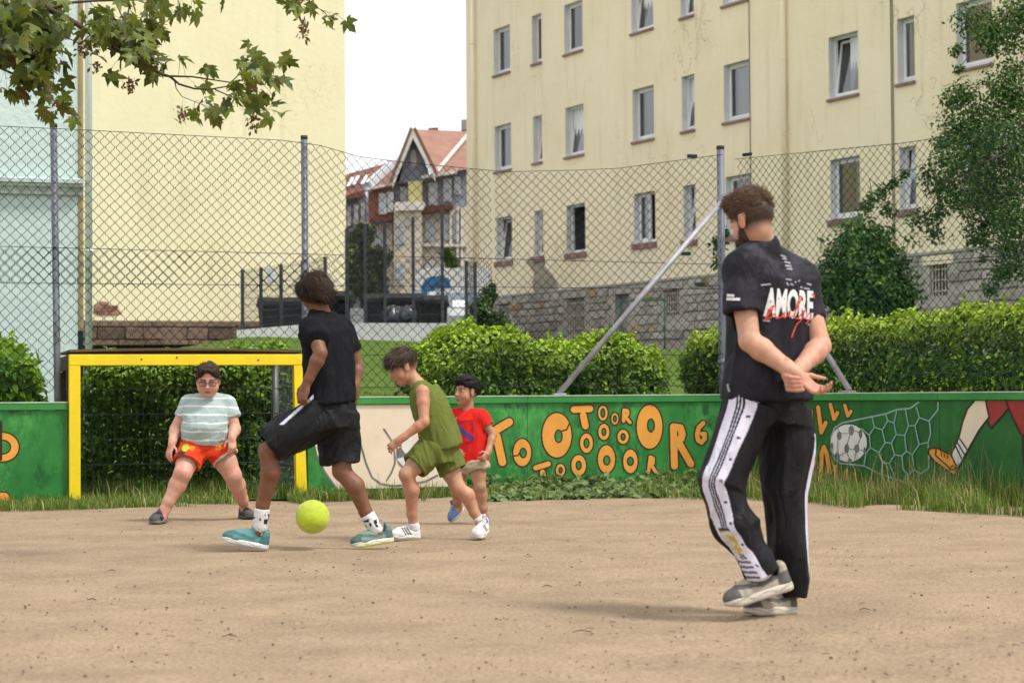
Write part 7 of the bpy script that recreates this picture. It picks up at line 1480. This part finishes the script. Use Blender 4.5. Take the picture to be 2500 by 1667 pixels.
    S = SDF(P(400, 1110, Y0) - (0, .36, 0), P(610, 940, Y0) + (0, .36, 0), 0.0048)
    tee(o, S, [(J(501, 1090, -.02), .152, .155), (J(501, 1070, -.02), .172, .178), (J(502, 1046, -.025), .178, .182), (J(504, 1020, -.02), .166, .162), (J(507, 992), .158, .132), (J(508, 970), .105, .085)], lat, nb, shL, shR, J(445, 1019, -.015), J(569, 1019, -.015), .054, .056)
    zk = [J(508, 850 + y * .287)[2] for y in (430, 500, 568, 640, 712, 780)]
    def st(V, C):
        x = (V[:, 0] - J(505, 1000)[0]); zz = V[:, 2] - .55 * x * x * np.clip((J(505, 1010)[2] - V[:, 2]) * 6, 0, 1.6) + .012 * fbm(V * 5, 2, 2)
        for z in zk: C[np.abs(zz - z) < .0058] = (.62, .64, .64)
        return C
    garment(S, 'shirt', o, (.33, .415, .405), .0042, 11, 46, (1, 0, .15), colour=st)
    S = SDF(P(400, 1150, Y0) - (0, .40, 0), P(600, 1030, Y0) + (0, .36, 0), 0.0055)
    S.loft([(J(502, 1112), .165, .145), (J(502, 1085), .172, .155), (J(502, 1050, -.01), .160, .14)], lat, .03, 2.1); S.cone(J(476, 1088, -.02), J(456, 1133, -.15), .110, .104, .04, capb=True); S.cone(J(528, 1086, .02), J(551, 1119, .0), .110, .106, .04, capb=True); S.cone(J(460, 1120, -.12), J(446, 1160, -.2), .090, .090, 0, 'sub'); S.cone(J(546, 1108, .0), J(562, 1145, .02), .092, .092, 0, 'sub')
    def oc(V, C):
        f = fbm(V * 11, 2, 9); l = (V[:, 0] < J(478, 1090)[0]) & (V[:, 2] > J(470, 1108)[2]); C[l & (f > .12)] = (.05, .05, .04); C[(np.linalg.norm((V - J(455, 1092, -.14))[:, [0, 2]], axis=1) < .028)] = (.42, .46, .05); C[(f < -.62)] = (.62, .22, .03); C[((V - J(551, 1119, 0)) @ nrm(J(551, 1119, 0) - J(528, 1086, .02)) > -.010) & (V[:, 0] > J(515, 1100)[0])] = (.7, .50, .50); return C
    garment(S, 'shorts', o, (.66, .055, .022), .005, 13, 47, (1, 0, .3), colour=oc)
    bl, gy = (.014, .014, .016), (.07, .07, .075)
    shoe(o, J(405, 1272, -.16), J(371, 1279, -.36), (0, 0, 1), .092, bl, ((.16, .15, .13), (.22, .20, .16)), aL, .08, accent=gy, seed=2, thick=.026, lacec=(.14, .14, .15)); shoe(o, J(588, 1264, .36), J(616, 1266, .16), (0, 0, 1), .09, bl, ((.05, .05, .05), (.10, .09, .08)), aR, .08, accent=gy, seed=5, thick=.024, lacec=(.14, .14, .15))
goalie()

# ------------------------------------------------------------------ running boy in green
def greenboy():
    Y0 = 12.8; o = person('boy in sleeveless olive green top and shorts running left, head lowered', Y0, 1060); J = lambda x, y, d=0.0: P(x, y, Y0 + d)
    skin = (0.47, 0.245, 0.15); lat = np.array((.35, .94, 0)); fw = np.array((-.94, .35, 0))
    hd = Head(J(984, 897, -.02), (-.90, -.30, -.36), (-.34, -.03, 1), 0.225); nb = J(1020, 938, -.01)
    shL, shR = J(1032, 957, -.125), J(1040, 950, .125); elL, wrL = J(1036, 1030, -.20), J(977, 1073, -.22); elR, wrR = J(1082, 1020, .17), J(1100, 1080, .14)
    hL, hR = J(1052, 1096, -.065), J(1078, 1100, .065); kL, aL = J(992, 1158, -.14), J(1010, 1284, -.07); kR, aR = J(1118, 1190, .02), J(1171, 1270, .03)
    S = SDF(P(925, 1340, Y0) - (0, .40, 0), P(1215, 825, Y0) + (0, .40, 0), 0.0052)
    hd.build(S, neck=nb, neckr=.041); S.loft([(J(1072, 1108), .118, .092), (J(1066, 1075), .112, .088), (J(1056, 1030), .112, .088), (J(1044, 985), .128, .092), (J(1034, 952), .105, .07)], lat, .03); S.cone(nb, shL, .031, .036, .03); S.cone(nb, shR, .031, .036, .03)
    arm(S, shL, elL, wrL, (.043, .037, .031, .032, .020)); arm(S, shR, elR, wrR, (.043, .037, .031, .032, .020)); hand(S, wrL, J(948, 1095, -.22) - wrL, (.1, .9, -.3), (-.3, -.2, -.9), .145, (28, 38, 28), 6); hand(S, wrR, J(1104, 1105, .12) - wrR, (-.6, -.5, 0), (-.3, .5, 0), .14, (35, 40, 30))
    leg(S, hL, kL, aL, (.076, .047, .047, .028), (.02, 0, 0)); leg(S, hR, kR, aR, (.074, .047, .047, .028), (.018, -.004, .012)); S.cone(aL, J(1002, 1296, -.075), .030, .024, .02); S.cone(aR, J(1172, 1288, -.0), .030, .024, .02)
    skin_body(S, o, skin, hd, (.38, .15, .12), (.03, .018, .012), (.05, .03, .02), (-.14, .08)); hd.eyes(o, (.04, .025, .015), (0, -.35))
    hd.hair(o, [((0, -.06, .22), (.385, .455, .37)), ((0, .26, .27), (.31, .20, .23)), ((-.20, .26, .12), (.14, .15, .17)), ((.20, .26, .12), (.14, .15, .17)), ((0, .37, .14), (.20, .09, .15))], [((0, .52, -.26), (.30, .26, .36))], [((0, -.15, .0), (0, .30, -1))], (0.050, 0.030, 0.019), lambda x, y, z: (x * .5, .75, -.50), 55, amp=.010, strands=1300, slen=.055, freq=55, lift=.25, spread=.4)
    S = SDF(P(960, 1115, Y0) - (0, .30, 0), P(1140, 905, Y0) + (0, .30, 0), 0.0055)
    S.loft([(J(1081, 1096), .148, .128), (J(1072, 1062), .146, .124), (J(1060, 1022), .140, .112), (J(1046, 982), .142, .106), (J(1034, 950), .118, .082)], lat, .02, 2.2); S.cone(nb + (.005, 0, -.012), shL + (0, .02, 0), .045, .046, .03); S.cone(nb + (.005, 0, -.012), shR + (0, -.02, 0), .045, .046, .03)
    S.ell(shL + (0.0, -.045, -.03), (.056, .05, .075), None, .01, 'sub'); S.ell(shR + (0.0, .045, -.03), (.056, .05, .075), None, .01, 'sub'); S.cone(nb + (.0, 0, -.01), nb + (-.05, 0, .12), .048, .05, .006, 'sub')
    ol = (.125, .150, .036)
    garment(S, 'tank_top', o, ol, .0055, 12, 56, (-.25, 0, 1))
    S = SDF(P(960, 1190, Y0) - (0, .30, 0), P(1150, 1060, Y0) + (0, .30, 0), 0.0052)
    S.loft([(J(1072, 1128), .142, .115), (J(1072, 1100), .140, .115), (J(1070, 1072), .125, .10)], lat, .03); S.cone(J(1050, 1100, -.06), J(1012, 1138, -.11), .096, .092, .03, capb=True); S.cone(J(1086, 1108, .05), J(1107, 1150, .04), .098, .094, .03, capb=True); S.cone(J(1022, 1128, -.10), J(1000, 1155, -.13), .078, .080, 0, 'sub'); S.cone(J(1102, 1140, .04), J(1112, 1170, .03), .078, .080, 0, 'sub')
    garment(S, 'shorts', o, ol, .005, 14, 57, (-.3, 0, 1))
    wh = (.66, .66, .66)
    for a, b in ((lerp(kL, aL, .93), aL), (lerp(kR, aR, .90), aR)): sock(o, a, b + (b - a) * .3, .036, .036, (.66, .65, .64))
    shoe(o, J(1027, 1314, -.05), J(953, 1315, -.12), (0, 0, 1), .088, wh, ((.66, .65, .62), (.5, .48, .44)), aL, .078, stripes=(.14, .13, .13), thick=.024, lacec=(.6, .6, .6)); shoe(o, J(1186, 1296, .09), J(1160, 1316, -.10), (.06, -.3, 1), .088, wh, ((.68, .67, .64), (.5, .48, .44)), aR, .078, stripes=(.14, .13, .13), thick=.024, lacec=(.6, .6, .6))
greenboy()

# ------------------------------------------------------------------ small boy in red
def redboy():
    Y0 = 14.3; o = person('small boy in red printed shirt and beige shorts running behind the green boy', Y0, 1150); J = lambda x, y, d=0.0: P(x, y, Y0 + d)
    skin = (0.40, 0.205, 0.12); lat = np.array((-.93, .36, 0))
    hd = Head(J(1137, 957, -.02), (-.72, -.68, .10), (.05, 0.08, 1), 0.208); nb = J(1143, 1003, .0)
    shL, shR = J(1175, 1018, -.05), J(1109, 1016, .05); elL, wrL = J(1203, 1063, -.05), J(1190, 1106, -.14); elR, wrR = J(1093, 1062, .06), J(1112, 1098, -.05)
    hL, hR = J(1163, 1126, -.02), J(1139, 1126, .03); kL, aL = J(1172, 1188, -.05), J(1182, 1258, .0); kR, aR = J(1108, 1182, .06), J(1119, 1240, .16)
    S = SDF(P(1065, 1310, Y0) - (0, .35, 0), P(1230, 905, Y0) + (0, .35, 0), 0.005)
    hd.build(S, fat=.015, neck=nb, neckr=.038); S.loft([(J(1152, 1126), .095, .078), (J(1151, 1095), .105, .088), (J(1148, 1055), .108, .082), (J(1145, 1020), .112, .075), (J(1144, 1006), .075, .055)], lat, .025); S.cone(nb + (0, 0, -.012), shL, .024, .028, .02); S.cone(nb + (0, 0, -.012), shR, .024, .028, .02)
    arm(S, shL, elL, wrL, (.038, .032, .027, .028, .0185)); arm(S, shR, elR, wrR, (.038, .032, .027, .028, .0185)); hand(S, wrL, J(1180, 1120, -.18) - wrL, (-.5, .7, .2), (-.3, -.5, .6), .125, (45, 55, 40)); hand(S, wrR, J(1136, 1103, -.10) - wrR, (.1, .8, -.4), (.1, -.3, .9), .125, (12, 18, 12), 9)
    leg(S, hL, kL, aL, (.060, .041, .041, .026), (0, .012, 0)); leg(S, hR, kR, aR, (.060, .041, .041, .026), (.01, .012, 0)); S.cone(aL, J(1184, 1272, -.02), .028, .022, .02); S.cone(aR, J(1115, 1254, .13), .028, .022, .02)
    skin_body(S, o, skin, hd, (.36, .14, .11), (.018, .012, .01), (.04, .028, .022), (-.20, .06)); hd.eyes(o, (.025, .015, .01), (-.25, .12))
    hd.hair(o, [((0, -.06, .22), (.355, .43, .33)), ((0, .24, .33), (.27, .17, .15)), ((-.02, .0, .42), (.27, .32, .15)), ((0, -.07, .08), (.345, .42, .36), .01)], [((0, .52, -.16), (.31, .31, .42))], [((0, 0, .06), (0, .35, -1)), ((0, .30, .19), (0, .6, -1))], (0.016, 0.0125, 0.011), lambda x, y, z: (x * .6 + .3 * math.sin(z * 40), .5, .2), 65, amp=.011, strands=1100, slen=.022, freq=90, lift=.8, spread=.9)
    S = SDF(P(1070, 1150, Y0) - (0, .25, 0), P(1225, 985, Y0) + (0, .25, 0), 0.005)
    tee(o, S, [(J(1153, 1127), .124, .106), (J(1152, 1090), .122, .106), (J(1149, 1052), .122, .100), (J(1146, 1022), .124, .092), (J(1144, 1007), .084, .064)], lat, nb, shL, shR, J(1190, 1040, -.055), J(1102, 1042, .06), .047, .040)
    sh = garment(S, 'shirt', o, (.60, .022, .018), .0045, 14, 66, (.2, 0, 1))
    c3 = lambda x, y: (920 + x * .3316, 820 + y * .3316)
    dk = mat('shirt_print_dark', (.045, .03, .05), rough=.8); bu = mat('shirt_print_blue', (.035, .045, .25), rough=.8)
    def patch(name, polys, m, off):
        bm = bmesh.new()
        for pl in polys:
            vs = [bm.verts.new((x, y, 0)) for x, y in pl]; bm.faces.new(vs)
        bmesh.ops.triangulate(bm, faces=bm.faces[:])
        for _ in range(3): bmesh.ops.subdivide_edges(bm, edges=[e for e in bm.edges if e.calc_length() > 14], cuts=1); bmesh.ops.triangulate(bm, faces=bm.faces[:])
        for v, p in zip(bm.verts, cast(sh, [c3(v.co.x, v.co.y) for v in bm.verts], off)): v.co = p
        me = bpy.data.meshes.new(name); bm.to_mesh(me); bm.free(); link(name, me, sh, m)
    bar = lambda x0, x1, y, h: [(x0, y), (x1, y), (x1, y + h), (x0, y + h)]
    patch('print_frame', [bar(582, 710, 626, 5), bar(582, 640, 640, 5), bar(690, 712, 642, 5), bar(590, 612, 672, 4), bar(596, 604, 690, 50), bar(700, 708, 650, 60), bar(612, 640, 768, 5), bar(650, 712, 776, 6), bar(640, 700, 790, 4), bar(610, 632, 750, 4)], dk, .0022)
    patch('print_blue', [[(596, 658), (618, 664), (660, 706), (716, 742), (720, 758), (704, 764), (652, 738), (604, 690)]], bu, .0030)
    S = SDF(P(1080, 1180, Y0) - (0, .25, 0), P(1220, 1100, Y0) + (0, .25, 0), 0.005)
    S.loft([(J(1152, 1140), .118, .098), (J(1152, 1118), .116, .098)], lat, .03); S.cone(J(1163, 1126, -.02), J(1168, 1146, -.03), .078, .078, .03, capb=True); S.cone(J(1138, 1126, .03), J(1128, 1146, .04), .076, .076, .03, capb=True); S.cone(J(1167, 1140, -.03), J(1172, 1165, -.04), .063, .063, 0, 'sub')
    garment(S, 'shorts', o, (.44, .37, .27), .004, 16, 67, (1, 0, .2))
    bl = (.12, .22, .40); shoe(o, J(1190, 1284, .05), J(1172, 1289, -.10), (0, 0, 1), .08, bl, ((.6, .6, .58), (.45, .45, .42)), aL, .07, thick=.022, lacec=(.5, .55, .35)); shoe(o, J(1132, 1242, .22), J(1104, 1276, .10), (-.62, -.2, .75), .08, bl, ((.55, .56, .55), (.45, .45, .42)), aR, .07, thick=.022, lacec=(.5, .55, .35))
redboy()
